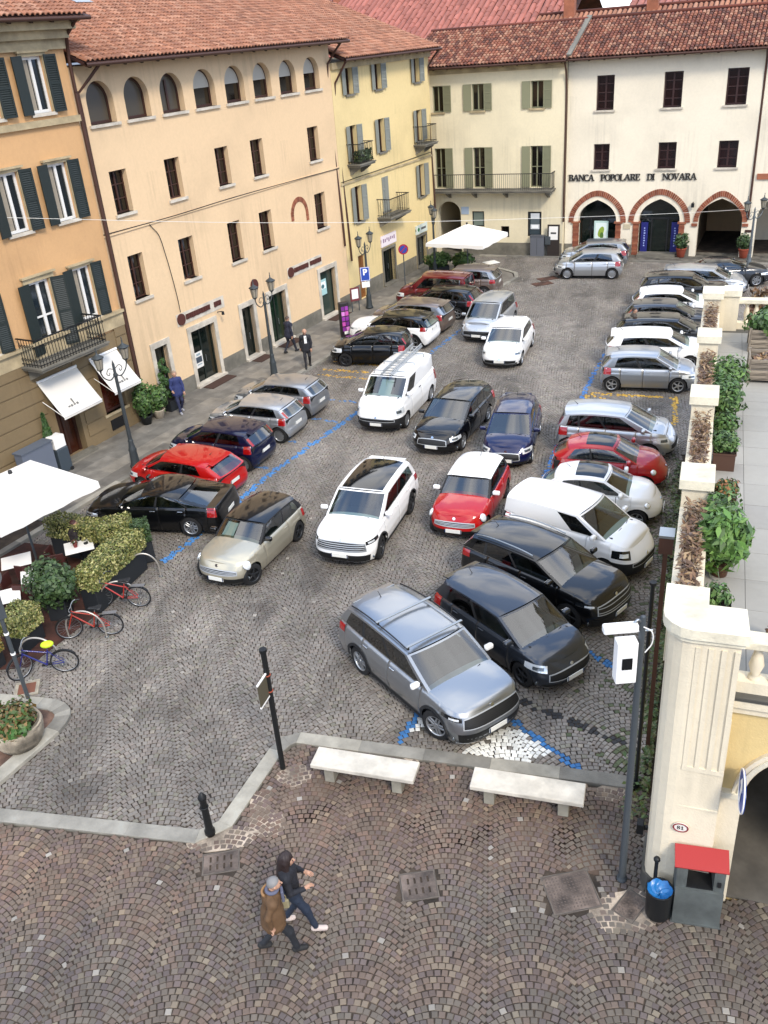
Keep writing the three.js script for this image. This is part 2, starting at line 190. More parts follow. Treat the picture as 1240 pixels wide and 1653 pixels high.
// kerb stones: a band between two polylines cut into stones
const kerbMat = stone(0x8f8d85), kerbMat2 = stone(0x7d7b74), kerbMat3 = stone(0xa09d92);
function kerb(name, label, pts, width, y0, y1, len, inward = 1) {
  const root = new THREE.Group(); root.name = numbered(name); root.userData = { kind: 'structure', label, category: 'kerb' }; scene.add(root); const r = rng(pts.length * 7 + Math.round(width * 100));
  const off = pts.map((p, i) => { const a = pts[Math.max(0, i - 1)], b = pts[Math.min(pts.length - 1, i + 1)], l = Math.hypot(b[0] - a[0], b[1] - a[1]); return [p[0] - (b[1] - a[1]) / l * width * inward, p[1] + (b[0] - a[0]) / l * width * inward]; });
  for (let i = 0; i + 1 < pts.length; i++) { const L = Math.hypot(pts[i + 1][0] - pts[i][0], pts[i + 1][1] - pts[i][1]), n = Math.max(1, Math.round(L / len)); for (let k = 0; k < n; k++) { const g = 0.006 / L, a = k / n + g, b = (k + 1) / n - g, P = (A, t) => [lerp(A[i][0], A[i + 1][0], t), lerp(A[i][1], A[i + 1][1], t)]; part(root, 'kerb_stone', uvm(slab([P(pts, a), P(pts, b), P(off, b), P(off, a)], y0, y1 + (r() - 0.5) * 0.006, 0.008)), [kerbMat, kerbMat2, kerbMat3][Math.floor(r() * 3)]); } }
  return root;
}
kerb('kerb', 'pale granite kerb round the foreground pavement', fgOuter, 0.3, -0.05, 0.075, 1.3);
kerb('kerb', 'granite kerb along the left pavement', kerbL, 0.22, -0.05, 0.11, 1.1, 1 > 0 ? -1 : 1);
kerb('kerb', 'rounded granite kerb of the small island with planter', islandPoly.slice(1, 11), 0.34, -0.05, 0.085, 0.9, 1);
kerb('kerb', 'white edged kerb in front of the bank', [BF(-3.2, 0.42), BF(3.9, 0.42), BF(4.3, 0.95), BF(20, 0.95)], 0.14, -0.05, 0.09, 1.6, -1);
{ const g = ground('island', slab(islandPoly, -0.034, 0.05), mat(0x6d5548, 0.95, { map: stoneTex2 }), 'small traffic island with brown paving at left', 'island'); void g; }
// left pavement: large stone slabs in rows along the facades
{
  const base = ground('pavement', slab([LF(-16, -0.3), LF(28.5, -0.3), LF(28.2, 2.2), ...kerbL.slice(1, 8).reverse().map((p, i, a) => p), LF(-16, 3.4)], -0.034, 0.06), jointMat, 'grey stone slab pavement along the left facades', 'pavement');
  const sm3 = [0x77746d, 0x827e76, 0x8a857b, 0x6f6c66].map(c => mat(c, 0.7, { map: stoneTex, bumpMap: bumpFine, bumpScale: 0.003 })), r = rng(5); let n = 0;
  for (let k = 0; k < 5; k++) { const w0 = 0.02 + k * 0.64, w1 = w0 + 0.63; for (let s = -8 + r(); s < 27.5;) { const l = 0.8 + 0.9 * r(), s1 = s + l; part(base, 'slab', uvm(slab([LF(s + 0.005, w0), LF(s1 - 0.005, w0), LF(s1 - 0.005, w1), LF(s + 0.005, w1)], 0.03, 0.1 + (r() - 0.5) * 0.006, 0.004)), sm3[Math.floor(r() * 4)]); s = s1; n++; } }
  const bulb = [LF(21.6, 3.25), LF(21.9, 3.9), LF(22.8, 5.8), LF(23.4, 6.35), LF(25.1, 6.5), LF(25.9, 6.1), LF(26.6, 5.1), LF(27.5, 3.25)];
  part(base, 'slab', uvm(slab(bulb, 0.03, 0.1)), mat(0x77736c, 0.8, { map: stoneTex }));
  ground('pavement', uvm(slab([BF(-6, -1.5), BF(20, -1.5), BF(20, 0.95), BF(4.3, 0.95), BF(3.9, 0.42), BF(-3.2, 0.42), BF(-6, 0.42)], -0.034, 0.07)), mat(0x6f6b62, 0.85, { map: stoneTex2 }), 'narrow grey pavement in front of the bank', 'pavement');
}
// iron covers and grates let into the foreground pavement
{
  const irn = mat(0x74675e, 0.65, { metalness: 0.2, map: stoneTex2 }), frm = mat(0x6a625a, 0.85, { map: stoneTex2 });
  const lab = ['rectangular iron drain grate by the black bollard', 'iron drain grate between the two benches', 'large square iron cover in front of the bin', 'small tilted iron cover beside the bin'];
  coverSpots.forEach(([x, z, w, d, a], i) => {
    const o = thing(i < 2 ? 'drain_grate' : 'manhole_cover', lab[i], i < 2 ? 'grate' : 'cover', [x, 0.03, z], -a);
    part(o, 'frame', [box(w + 0.06, 0.03, 0.03, 0, 0.008, d / 2 + 0.015), box(w + 0.06, 0.03, 0.03, 0, 0.008, -d / 2 - 0.015), box(0.03, 0.03, d, w / 2 + 0.015, 0.008, 0), box(0.03, 0.03, d, -w / 2 - 0.015, 0.008, 0)], frm);
    if (i < 2) { const s = new THREE.Shape([[-w / 2, -d / 2], [w / 2, -d / 2], [w / 2, d / 2], [-w / 2, d / 2]].map(p => new THREE.Vector2(...p))), holes = []; for (let r = 0; r < 2; r++) for (let c = 0; c < 4; c++) { const hx = (c - 1.5) * w * 0.2, hz = (r - 0.5) * d * 0.42; holes.push(new THREE.Path([[hx - 0.018, hz - 0.06], [hx + 0.018, hz - 0.06], [hx + 0.018, hz + 0.06], [hx - 0.018, hz + 0.06]].map(p => new THREE.Vector2(...p)))); } part(o, 'grate', extr(s, 0.03, holes).rotateX(-Math.PI / 2).translate(0, -0.008, 0), irn); part(o, 'pit', box(w, 0.01, d, 0, -0.03, 0), M.black); }
    else { part(o, 'plate', box(w, 0.03, d, 0, 0.004, 0), irn); const nub = []; for (let u = -w / 2 + 0.05; u < w / 2 - 0.04; u += 0.06) for (let v = -d / 2 + 0.05; v < d / 2 - 0.04; v += 0.06) nub.push(box(0.025, 0.006, 0.025, u, 0.021, v)); part(o, 'tread', nub, irn).userData.kind = 'stuff'; }
  });
}

// ---------------------------------------------------------------- buildings
const turnL = 1.0343, turnB = -0.4468, posL = [-9.86, 0, -32.74], posB = [8.9, 0, -57.11];
const BM = {
  orange: plaster(0xcba274), peach: plaster(0xdcc09b), yellow: plaster(0xddc894), pale: plaster(0xe2d8bb), cream: plaster(0xe7dfcc), tan: plaster(0x7d6c50), trimStone: stone(0xb9a987), white: stone(0xcfc8ba), plinth: stone(0x77746a), brick: stone(0x96583f), brick2: stone(0xa1654a), brick3: stone(0x8a4e38),
  shutterGreen: mat(0x18221f, 0.55), shutterGrey: mat(0x7d8078, 0.6), shutterOlive: mat(0x7b7b60, 0.65), wood: mat(0x3a2016, 0.55), woodRed: mat(0x2e120e, 0.55), woodLight: mat(0x7a4d24, 0.6), winWhite: mat(0xd8d6d0, 0.5), blind: mat(0xa9a59a, 0.8), curtain: mat(0x8f8676, 0.9), pane: mat(0x14110f, 0.05, { ior: 1.55 }), paneBlue: mat(0x1a2226, 0.05, { ior: 1.6 }), dark: mat(0x0b0a09, 0.95), gutter: mat(0x4a3127, 0.5, { metalness: 0.3 }), soffit: mat(0x3a2a20, 0.9), rust: mat(0x4a2119, 0.8), ridge: mat(0x6a3526, 0.9, { map: stoneTex2 }), mat1: mat(0x3f2a20, 0.95),
};
const tileGeo = (() => { const p = [], ix = [], n = 7, L = 0.44; for (let j = 0; j < 2; j++) for (let i = 0; i <= n; i++) { const a = Math.PI * (0.08 + 0.84 * i / n), r = j ? 0.082 : 0.1; p.push(Math.cos(a) * r, Math.sin(a) * r * 1.05 + (j ? 0.0 : 0.035), j ? -L / 2 : L / 2); } for (let i = 0; i <= n; i++) { const a = Math.PI * (0.08 + 0.84 * i / n), r = 0.083; p.push(Math.cos(a) * r, Math.sin(a) * r * 1.05 + 0.025, L / 2); } const w = n + 1; for (let i = 0; i < n; i++) { ix.push(i, i + 1, w + i, i + 1, w + i + 1, w + i, 2 * w + i, 2 * w + i + 1, i, 2 * w + i + 1, i + 1, i); } const g = new THREE.BufferGeometry(); g.setAttribute('position', new THREE.Float32BufferAttribute(p, 3)); g.setIndex(ix); const q = toCreasedNormals(g, 0.8); q.setAttribute('uv', new THREE.Float32BufferAttribute(new Float32Array(q.attributes.position.count * 2), 2)); return q; })();
const tileMat = mat(0xffffff, 0.9, { side: THREE.DoubleSide });
const wallHole = (x0, x1, y0, y1, arch) => { const p = new THREE.Path(), r = (x1 - x0) / 2; if (!arch) { p.moveTo(x0, y0); p.lineTo(x1, y0); p.lineTo(x1, y1); p.lineTo(x0, y1); p.closePath(); } else if (arch === 'pointed') { const ys = y1 - r * 1.08; p.moveTo(x0, y0); p.lineTo(x1, y0); p.lineTo(x1, ys); p.quadraticCurveTo(x1, ys + r * 0.75, x0 + r, y1); p.quadraticCurveTo(x0, ys + r * 0.75, x0, ys); p.closePath(); } else { p.moveTo(x0, y0); p.lineTo(x1, y0); p.lineTo(x1, y1 - r); p.absarc(x0 + r, y1 - r, r, 0, Math.PI, false); p.lineTo(x0, y0); } return p; };
const wall = (b, name, x0, x1, y0, y1, holes, m, z = 0, th = 0.42) => part(b, name, uvm(extr([[x0, y0], [x1, y0], [x1, y1], [x0, y1]], th, holes).translate(0, 0, z - th)), m);
function win(b, x0, x1, y0, y1, o = {}) {
  const d = o.depth ?? 0.22, f = o.f ?? 0.06, z = (o.z ?? 0) - d, g = [], fm = o.frame || BM.wood, arch = o.arch, r = (x1 - x0) / 2;
  if (arch) { const s = new THREE.Shape(wallHole(x0, x1, y0, y1, arch).getPoints(12)); g.push(extr(s, 0.05, [wallHole(x0 + f, x1 - f, y0 + f, y1 - f, arch)]).translate(0, 0, z - 0.03)); }
  else g.push(bx(x0, x0 + f, y0, y1, z - 0.03, z + 0.03), bx(x1 - f, x1, y0, y1, z - 0.03, z + 0.03), bx(x0 + f, x1 - f, y1 - f, y1, z - 0.03, z + 0.03), bx(x0 + f, x1 - f, y0, y0 + f, z - 0.03, z + 0.03));
  const mf = f * 0.6; for (let i = 1; i <= (o.v ?? 1); i++) { const x = lerp(x0, x1, i / ((o.v ?? 1) + 1)), k = i * 2 === (o.v ?? 1) + 1 ? mf : mf * 0.6; g.push(bx(x - k, x + k, y0 + f, y1 - f - (arch ? r * 0.2 : 0), z - 0.025, z + 0.035)); } for (let i = 1; i <= (o.h ?? 0); i++) { const y = lerp(y0, arch ? y1 - r : y1, i / ((o.h ?? 0) + (arch ? 0 : 1))); g.push(bx(x0 + f, x1 - f, y - mf * 0.5, y + mf * 0.5, z - 0.022, z + 0.028)); }
  const w = part(b, 'window', g, fm); const cut = arch ? (arch ? r * 0.35 : 0) : 0; void cut;
  if (arch) part(w, 'pane', extr(new THREE.Shape(wallHole(x0 + 0.02, x1 - 0.02, y0 + 0.02, y1 - 0.02, arch).getPoints(12)), 0.01).translate(0, 0, z - 0.02), o.pane || BM.pane); else part(w, 'pane', box(x1 - x0 - 0.02, y1 - y0 - 0.02, 0.01, (x0 + x1) / 2, (y0 + y1) / 2, z - 0.015), o.pane || BM.pane);
  if (o.blind) { const y = lerp(y1, y0, o.blind), s = arch ? extr(new THREE.Shape([...wallHole(x0 + 0.06, x1 - 0.06, y1 - r - 0.01, y1 - 0.06, arch).getPoints(10).filter(p => p.y >= y - 0.001), new THREE.Vector2(x0 + 0.06, y)]), 0.02).translate(0, 0, z + 0.005) : bx(x0 + f, x1 - f, y, y1 - f, z + 0.002, z + 0.02); part(w, 'blind', s, BM.blind); }
  if (o.curtain) part(w, 'curtain', [grid(16, 1, (u, v) => [lerp(x0 + f, x0 + f + (x1 - x0) * 0.28, u), lerp(y0 + f, y1 - f, v), z - 0.006 + 0.004 * Math.sin(u * 30)])], BM.curtain);
  if (o.sill) part(w, 'sill', uvm(bx(x0 - 0.1, x1 + 0.1, y0 - 0.1, y0, z + 0.03, (o.z ?? 0) + 0.09)), o.sill);
  if (o.surround) { const sm2 = o.surround, t = o.sw ?? 0.17, zz = o.z ?? 0; part(w, 'surround', [uvm(bx(x0 - t, x0, y0, y1, zz + 0.002, zz + 0.06)), uvm(bx(x1, x1 + t, y0, y1, zz + 0.002, zz + 0.06)), uvm(bx(x0 - t - 0.04, x1 + t + 0.04, y1, y1 + t, zz + 0.002, zz + 0.08)), uvm(bx(x0 - t - 0.1, x1 + t + 0.1, y1 + t, y1 + t + 0.06, zz + 0.002, zz + 0.16))], sm2); }
  return w;
}
const shutterCache = {};
function shutter(b, hinge, y0, y1, w, dir, m, z = 0.03, ang = 0, rows = 2) {
  const h = y1 - y0, key = [w.toFixed(2), h.toFixed(2), rows].join(); const g = shutterCache[key] ||= (() => { const q = [bx(0, 0.06, 0, h, 0, 0.035), bx(w - 0.06, w, 0, h, 0, 0.035)]; for (let i = 0; i <= rows; i++) { const y = lerp(0, h - 0.07, i / rows); q.push(bx(0.06, w - 0.06, y, y + 0.07, 0, 0.035)); } const n = Math.round(h / 0.065); for (let i = 1; i < n; i++) q.push(box(w - 0.12, 0.05, 0.008).rotateX(-0.6).translate(w / 2, h * i / n, 0.018)); q.push(bx(0.06, w - 0.06, 0.05, h - 0.05, 0.001, 0.005)); return merge(q); })();
  const o = part(b, 'shutter', g, m); o.position.set(hinge, y0, z); o.rotation.y = dir > 0 ? -ang : Math.PI + ang; if (dir < 0) o.position.z += 0.035; return o;
}
function roof(b, s0, s1, wE, hE, depth, slope, seed, colors, o = {}) { // mono slope rising from the eaves at z=wE back to z=wE-depth, with a plain back slope
  const t = Math.tan(slope), len = depth / Math.cos(slope), r = rng(seed), th = 0.1;
  const sl = part(b, 'roof', [uvm(box(s1 - s0, th, len).rotateX(slope).translate((s0 + s1) / 2, hE + depth * t / 2 - th * 0.5, wE - depth / 2)), uvm(box(s1 - s0, th, len).rotateX(-slope).translate((s0 + s1) / 2, hE + depth * t / 2 - th * 0.5, wE - depth * 1.5))], mat(0x40201a, 0.95, { map: stoneTex2 }));
  const ex = o.ex ?? 0.34, cw = o.cw ?? 0.215, rows = Math.floor(len / ex), cols = Math.floor((s1 - s0) / cw), n = rows * cols, im = new THREE.InstancedMesh(tileGeo, tileMat, n); let k = 0; const k2 = cw / 0.215;
  for (let j = 0; j < rows; j++) for (let i = 0; i < cols; i++) { const q = (j + 0.5) * ex - 0.06, x = s0 + (i + 0.5) * cw + (r() - 0.5) * 0.02; dummy.position.set(x, hE + q * Math.sin(slope) + 0.012 + (r() - 0.5) * 0.012, wE - q * Math.cos(slope)); dummy.rotation.set(slope + 0.03 + (r() - 0.5) * 0.03, (r() - 0.5) * 0.08, 0, 'YXZ'); dummy.scale.set(k2 * (0.98 + 0.08 * r()), k2, k2 * ex / 0.34); dummy.updateMatrix(); im.setMatrixAt(k, dummy.matrix); const c = colors[Math.floor(r() * colors.length)], v = (0.8 + 0.36 * r()) * (0.86 + 0.28 * fbm(x * 0.6 + 9, q * 0.6, seed, 3)); im.setColorAt(k++, tmpC.setRGB(c[0] * v, c[1] * v, c[2] * v)); }
  im.name = 'roof_tile'; im.userData.kind = 'stuff'; shade(im); sl.add(im);
  part(b, 'gutter', tube([[s0 + 0.02, hE - 0.08, wE + 0.07], [s1 - 0.02, hE - 0.08, wE + 0.07]], 0.07, 2, 8), BM.gutter);
  for (let x = s0 + 0.3; x < s1; x += o.raft ?? 0.85) part(b, 'rafter', box(0.11, 0.13, 0.95).rotateX(slope).translate(x, hE - 0.12 + 0.42 * t, wE - 0.45), BM.soffit);
  part(b, 'ridge', tube([[s0, hE + depth * t + 0.05, wE - depth], [s1, hE + depth * t + 0.05, wE - depth]], 0.11, 2, 8), BM.ridge);
  return sl;
}
const pipe = (b, pts, r = 0.055) => part(b, 'downpipe', tube(pts, r, pts.length * 4, 8), BM.gutter);
function block(b, x0, x1, y1, depth, m, y0 = 0) { part(b, 'rear_wall', uvm(bx(x0 + 0.01, x1 - 0.01, y0 + 0.01, y1 - 0.02, -depth, -0.55)), m); }
function balcony(b, x0, x1, y, d, o = {}) {
  const z0 = o.z ?? 0, B = part(b, 'balcony', [uvm(bx(x0, x1, y - 0.12, y, z0 + 0.002, z0 + d)), uvm(bx(x0 - 0.04, x1 + 0.04, y - 0.04, y + 0.02, z0 + 0.004, z0 + d + 0.04))], o.slab || BM.plinth), h = 0.95, im = o.iron || M.iron;
  for (const x of o.br || [x0 + 0.25, x1 - 0.25]) part(B, 'bracket', extr([[0, 0], [d * 0.8, 0], [d * 0.75, -0.1], [0.1, -0.38], [0, -0.42]], 0.14).rotateY(-Math.PI / 2).translate(x + 0.07, y - 0.122, z0 + 0.004), o.slab || BM.plinth);
  const zr2 = z0 + d - 0.05; part(B, 'handrail', [bx(x0 + 0.03, x1 - 0.03, y + h, y + h + 0.04, zr2 - 0.025, zr2 + 0.025), bx(x0 + 0.03, x0 + 0.08, y + h, y + h + 0.04, z0, zr2 - 0.03), bx(x1 - 0.08, x1 - 0.03, y + h, y + h + 0.04, z0, zr2 - 0.03), bx(x0 + 0.03, x1 - 0.03, y + 0.1, y + 0.125, zr2 - 0.012, zr2 + 0.012), bx(x0 + 0.045, x0 + 0.07, y + 0.1, y + 0.125, z0, zr2 - 0.012), bx(x1 - 0.07, x1 - 0.045, y + 0.1, y + 0.125, z0, zr2 - 0.012)], im);
  const bar = balGeo[o.fancy ? 1 : 0], st = o.step ?? 0.12; const put = (x, z, ry) => { const m = part(B, 'baluster', bar, im); m.position.set(x, y + 0.02, z); m.rotation.y = ry; }; for (let x = x0 + 0.06; x < x1 - 0.03; x += st) put(x, zr2, 0); for (let z = z0 + 0.08; z < zr2 - 0.05; z += st) { put(x0 + 0.055, z, Math.PI / 2); put(x1 - 0.055, z, Math.PI / 2); }
  return B;
}
const balGeo = [box(0.016, 0.94, 0.016, 0, 0.47, 0), merge([box(0.016, 0.94, 0.016, 0, 0.47, 0), new THREE.TorusGeometry(0.05, 0.009, 5, 12).translate(0, 0.72, 0), new THREE.TorusGeometry(0.05, 0.009, 5, 12).translate(0, 0.25, 0)])];
function portal(b, x0, x1, y1, o = {}) { // stone framed ground floor opening with a dark glazed door or shop window
  const t = o.t ?? 0.2, st = o.stone || BM.white, y0 = o.y0 ?? 0.1; const d = part(b, o.name || 'door', [bx(x0, x0 + 0.07, y0, y1, -0.27, -0.2), bx(x1 - 0.07, x1, y0, y1, -0.27, -0.2), bx(x0 + 0.07, x1 - 0.07, y1 - 0.07, y1, -0.27, -0.2), bx(x0 + 0.07, x1 - 0.07, y0, y0 + 0.1, -0.27, -0.2), ...(o.mid === false ? [] : [bx((x0 + x1) / 2 - 0.04, (x0 + x1) / 2 + 0.04, y0 + 0.1, y1 - 0.07, -0.265, -0.2)])], o.frame || mat(0x0f1a15, 0.5));
  part(d, 'pane', box(x1 - x0 - 0.1, y1 - y0 - 0.12, 0.01, (x0 + x1) / 2, (y0 + y1) / 2, -0.24), o.pane || M.glassGreen);
  part(d, 'surround', [uvm(bx(x0 - t, x0, 0.1, y1, -0.2, 0.05)), uvm(bx(x1, x1 + t, 0.1, y1, -0.2, 0.05)), uvm(bx(x0 - t, x1 + t, y1, y1 + t * 1.15, -0.2, 0.053))], st); part(d, 'threshold', uvm(bx(x0 - t, x1 + t, 0.09, 0.19, -0.19, 0.2)), st);
  if (o.handle !== false) part(d, 'handle', rod([(x0 + x1) / 2 + 0.12, y0 + 0.85, -0.15], [(x0 + x1) / 2 + 0.12, y0 + 1.15, -0.15], 0.015), M.steel);
  if (o.poster) { const [px, py, pw2, ph, pm] = o.poster; part(d, 'poster', box(pw2, ph, 0.01, px, py, -0.19), pm); } return d;
}
const terra = [[0.28, 0.118, 0.063], [0.3, 0.134, 0.075], [0.25, 0.102, 0.054], [0.32, 0.158, 0.095], [0.215, 0.092, 0.052]], terraRed = [[0.19, 0.062, 0.032], [0.23, 0.087, 0.047], [0.13, 0.038, 0.02], [0.28, 0.14, 0.085], [0.09, 0.032, 0.019]];
const posterMat = (fn, w = 128, h = 192) => mat(0xffffff, 0.6, { map: canvasTex(w, h, fn) });
// --- orange house at the far left
{
  const b = thing('town_house', 'orange rendered town house with dark green shutters and white shop awnings', 'building', posL, turnL), z = 0.15, holes = [], cols = [[-1.05, -0.2], [-3.15, -2.3], [-5.6, -4.75], [-8, -7.15]];
  for (const [a, c] of cols) holes.push(wallHole(a, c, 11.5, 13.15), wallHole(a, c, 8.1, 9.95)); holes.push(wallHole(-1.05, -0.2, 4.65, 6.5), wallHole(-3.0, -2.1, 4.1, 6.5), wallHole(-5.6, -4.75, 4.65, 6.5), wallHole(-8, -7.15, 4.65, 6.5));
  wall(b, 'wall', -14, 0.82, 3.9, 13.6, holes, BM.orange, z);
  wall(b, 'ground_floor_wall', -14, 0.82, 0, 3.9, [wallHole(-3.3, -2.25, 0.1, 3.0), wallHole(-1.0, 0.1, 1.0, 2.85), wallHole(-7.8, -6.2, 0.1, 3.0)], BM.tan, z + 0.05, 0.47);
  for (let y = 0.55; y < 3.7; y += 0.52) for (const [a, c] of [[-14, -7.9], [-6.1, -3.6], [-2.05, -1.2], [0.25, 0.82]]) part(b, 'rustication', uvm(bx(a, c, y, y + 0.46, z + 0.052, z + 0.085)), BM.tan);
  part(b, 'string_course', [uvm(bx(-14, 0.84, 4.0, 4.5, z + 0.002, z + 0.1)), uvm(bx(-14, 0.84, 4.5, 4.6, z + 0.002, z + 0.2))], BM.trimStone); part(b, 'string_course', uvm(bx(-14, 0.84, 11.1, 11.3, z + 0.002, z + 0.12)), BM.trimStone);
  part(b, 'cornice', [uvm(bx(-14, 0.86, 13.3, 13.6, z + 0.002, z + 0.12)), uvm(bx(-14, 0.92, 13.6, 13.85, z - 0.3, z + 0.3)), uvm(bx(-14, 1.05, 13.85, 14.05, z - 0.3, z + 0.55)), uvm(bx(-14, 1.2, 14.05, 14.15, z - 0.3, z + 0.65))], BM.trimStone); block(b, -14, 0.82, 13.6, 10, BM.orange);
  cols.forEach(([a, c], i) => { for (const [y0, y1] of i === 1 ? [[11.5, 13.15], [8.1, 9.95]] : [[11.5, 13.15], [8.1, 9.95], [4.65, 6.5]]) { win(b, a, c, y0, y1, { z, depth: 0.1, frame: BM.winWhite, f: 0.09, v: 1, sill: BM.white, surround: BM.trimStone, pane: BM.paneBlue, curtain: true, sw: 0.1 }); shutter(b, a - 0.02, y0 - 0.02, y1 + 0.03, 0.47, -1, BM.shutterGreen, z + 0.07, 0.12 + 0.1 * (i % 2)); shutter(b, c + 0.02, y0 - 0.02, y1 + 0.03, 0.47, 1, BM.shutterGreen, z + 0.07, 0.12 + 0.06 * i); } });
  win(b, -3.0, -2.1, 4.1, 6.5, { z, depth: 0.1, frame: BM.winWhite, f: 0.1, v: 1, h: 1, surround: BM.trimStone, pane: BM.paneBlue }); shutter(b, -3.02, 4.12, 6.5, 0.5, -1, BM.shutterGreen, z + 0.07, 0.15); shutter(b, -2.08, 4.12, 6.5, 0.5, 1, BM.shutterGreen, z + 0.07, 0.5);
  balcony(b, -4.15, -1.05, 3.98, 0.95, { z: z + 0.1, fancy: true, step: 0.13, br: [-3.9, -2.6, -1.3] });
  const dr = part(b, 'shop_door', [bx(-3.3, -3.2, 0.1, 3.0, -0.2, -0.1), bx(-2.35, -2.25, 0.1, 3.0, -0.2, -0.1), bx(-3.2, -2.35, 2.88, 3.0, -0.2, -0.1), bx(-2.85, -2.75, 0.1, 2.88, -0.2, -0.12)], BM.wood); part(dr, 'pane', box(0.95, 2.8, 0.01, -2.78, 1.5, -0.16), mat(0x3a1c12, 0.15)); part(dr, 'doorstep', uvm(bx(-3.5, -2.05, 0.09, 0.2, z + 0.06, z + 0.4)), BM.plinth);
  part(b, 'shop_door', [bx(-7.8, -7.02, 0.1, 3.0, -0.2, -0.1), bx(-6.98, -6.2, 0.1, 3.0, -0.2, -0.1)], BM.wood); win(b, -1.0, 0.1, 1.0, 2.85, { z, depth: 0.15, frame: BM.wood, f: 0.08, v: 0, sill: BM.trimStone, pane: mat(0x3a140c, 0.1) });
  part(b, 'vent', bx(-0.9, -0.1, 0.32, 0.72, z + 0.03, z + 0.087), BM.dark);
  roof(b, -14, 1.45, 0.95, 14.22, 8, 0.35, 3, terra); pipe(b, [[0.92, 14.1, 0.9], [0.9, 13.6, 0.3], [0.9, 13.0, 0.24], [0.9, 6, 0.24], [0.9, 0.2, 0.24]], 0.06);
  for (const y of [3, 6, 9, 12]) part(b, 'pipe_clip', new THREE.TorusGeometry(0.07, 0.012, 5, 12).rotateX(Math.PI / 2).translate(0.9, y, 0.24), BM.gutter);
}
// shop awnings of the orange house
{
  const cloth = mat(0xdedad0, 0.9, { transmission: 0.15, thickness: 0, side: THREE.DoubleSide }), print = mat(0x6b6a66, 0.9);
  for (const [x0, x1, lab] of [[-3.75, -1.93, 'white shop awning below the iron balcony'], [-1.28, 0.12, 'smaller white awning beside the drainpipe']]) {
    const b = thing('awning', lab, 'awning', posL, turnL, 'white shop awnings'), f = (u, v) => [lerp(x0, x1, u), lerp(3.25, 2.12, v) - 0.03 * Math.sin(Math.PI * v), lerp(0.26, 1.18, v)];
    part(b, 'fabric', [grid(12, 8, f), grid(12, 1, (u, v) => [lerp(x0, x1, u), 2.12 - 0.1 * v, 1.19])], cloth); part(b, 'roller', rod([x0, 3.28, 0.26], [x1, 3.28, 0.26], 0.05), M.white); part(b, 'front_bar', rod([x0, 2.12, 1.18], [x1, 2.12, 1.18], 0.022), M.white); for (const x of [x0 + 0.04, x1 - 0.04]) part(b, 'arm', rod([x, 2.55, 0.24], [x, 2.1, 1.16], 0.014), M.white);
    const cx = lerp(x0, x1, x0 < -2 ? 0.36 : 0.5); part(b, 'print', [...[-0.18, -0.06, 0.07, 0.2].map((q, i) => box(0.08, 0.004, 0.05 + 0.03 * (i % 2)).rotateX(0.89).translate(cx + q, 2.33, 1.02)), box(0.05, 0.004, 0.2).rotateX(0.89).translate(cx + 0.08, 2.44, 0.93)], print).userData.kind = 'stuff';
  }
}
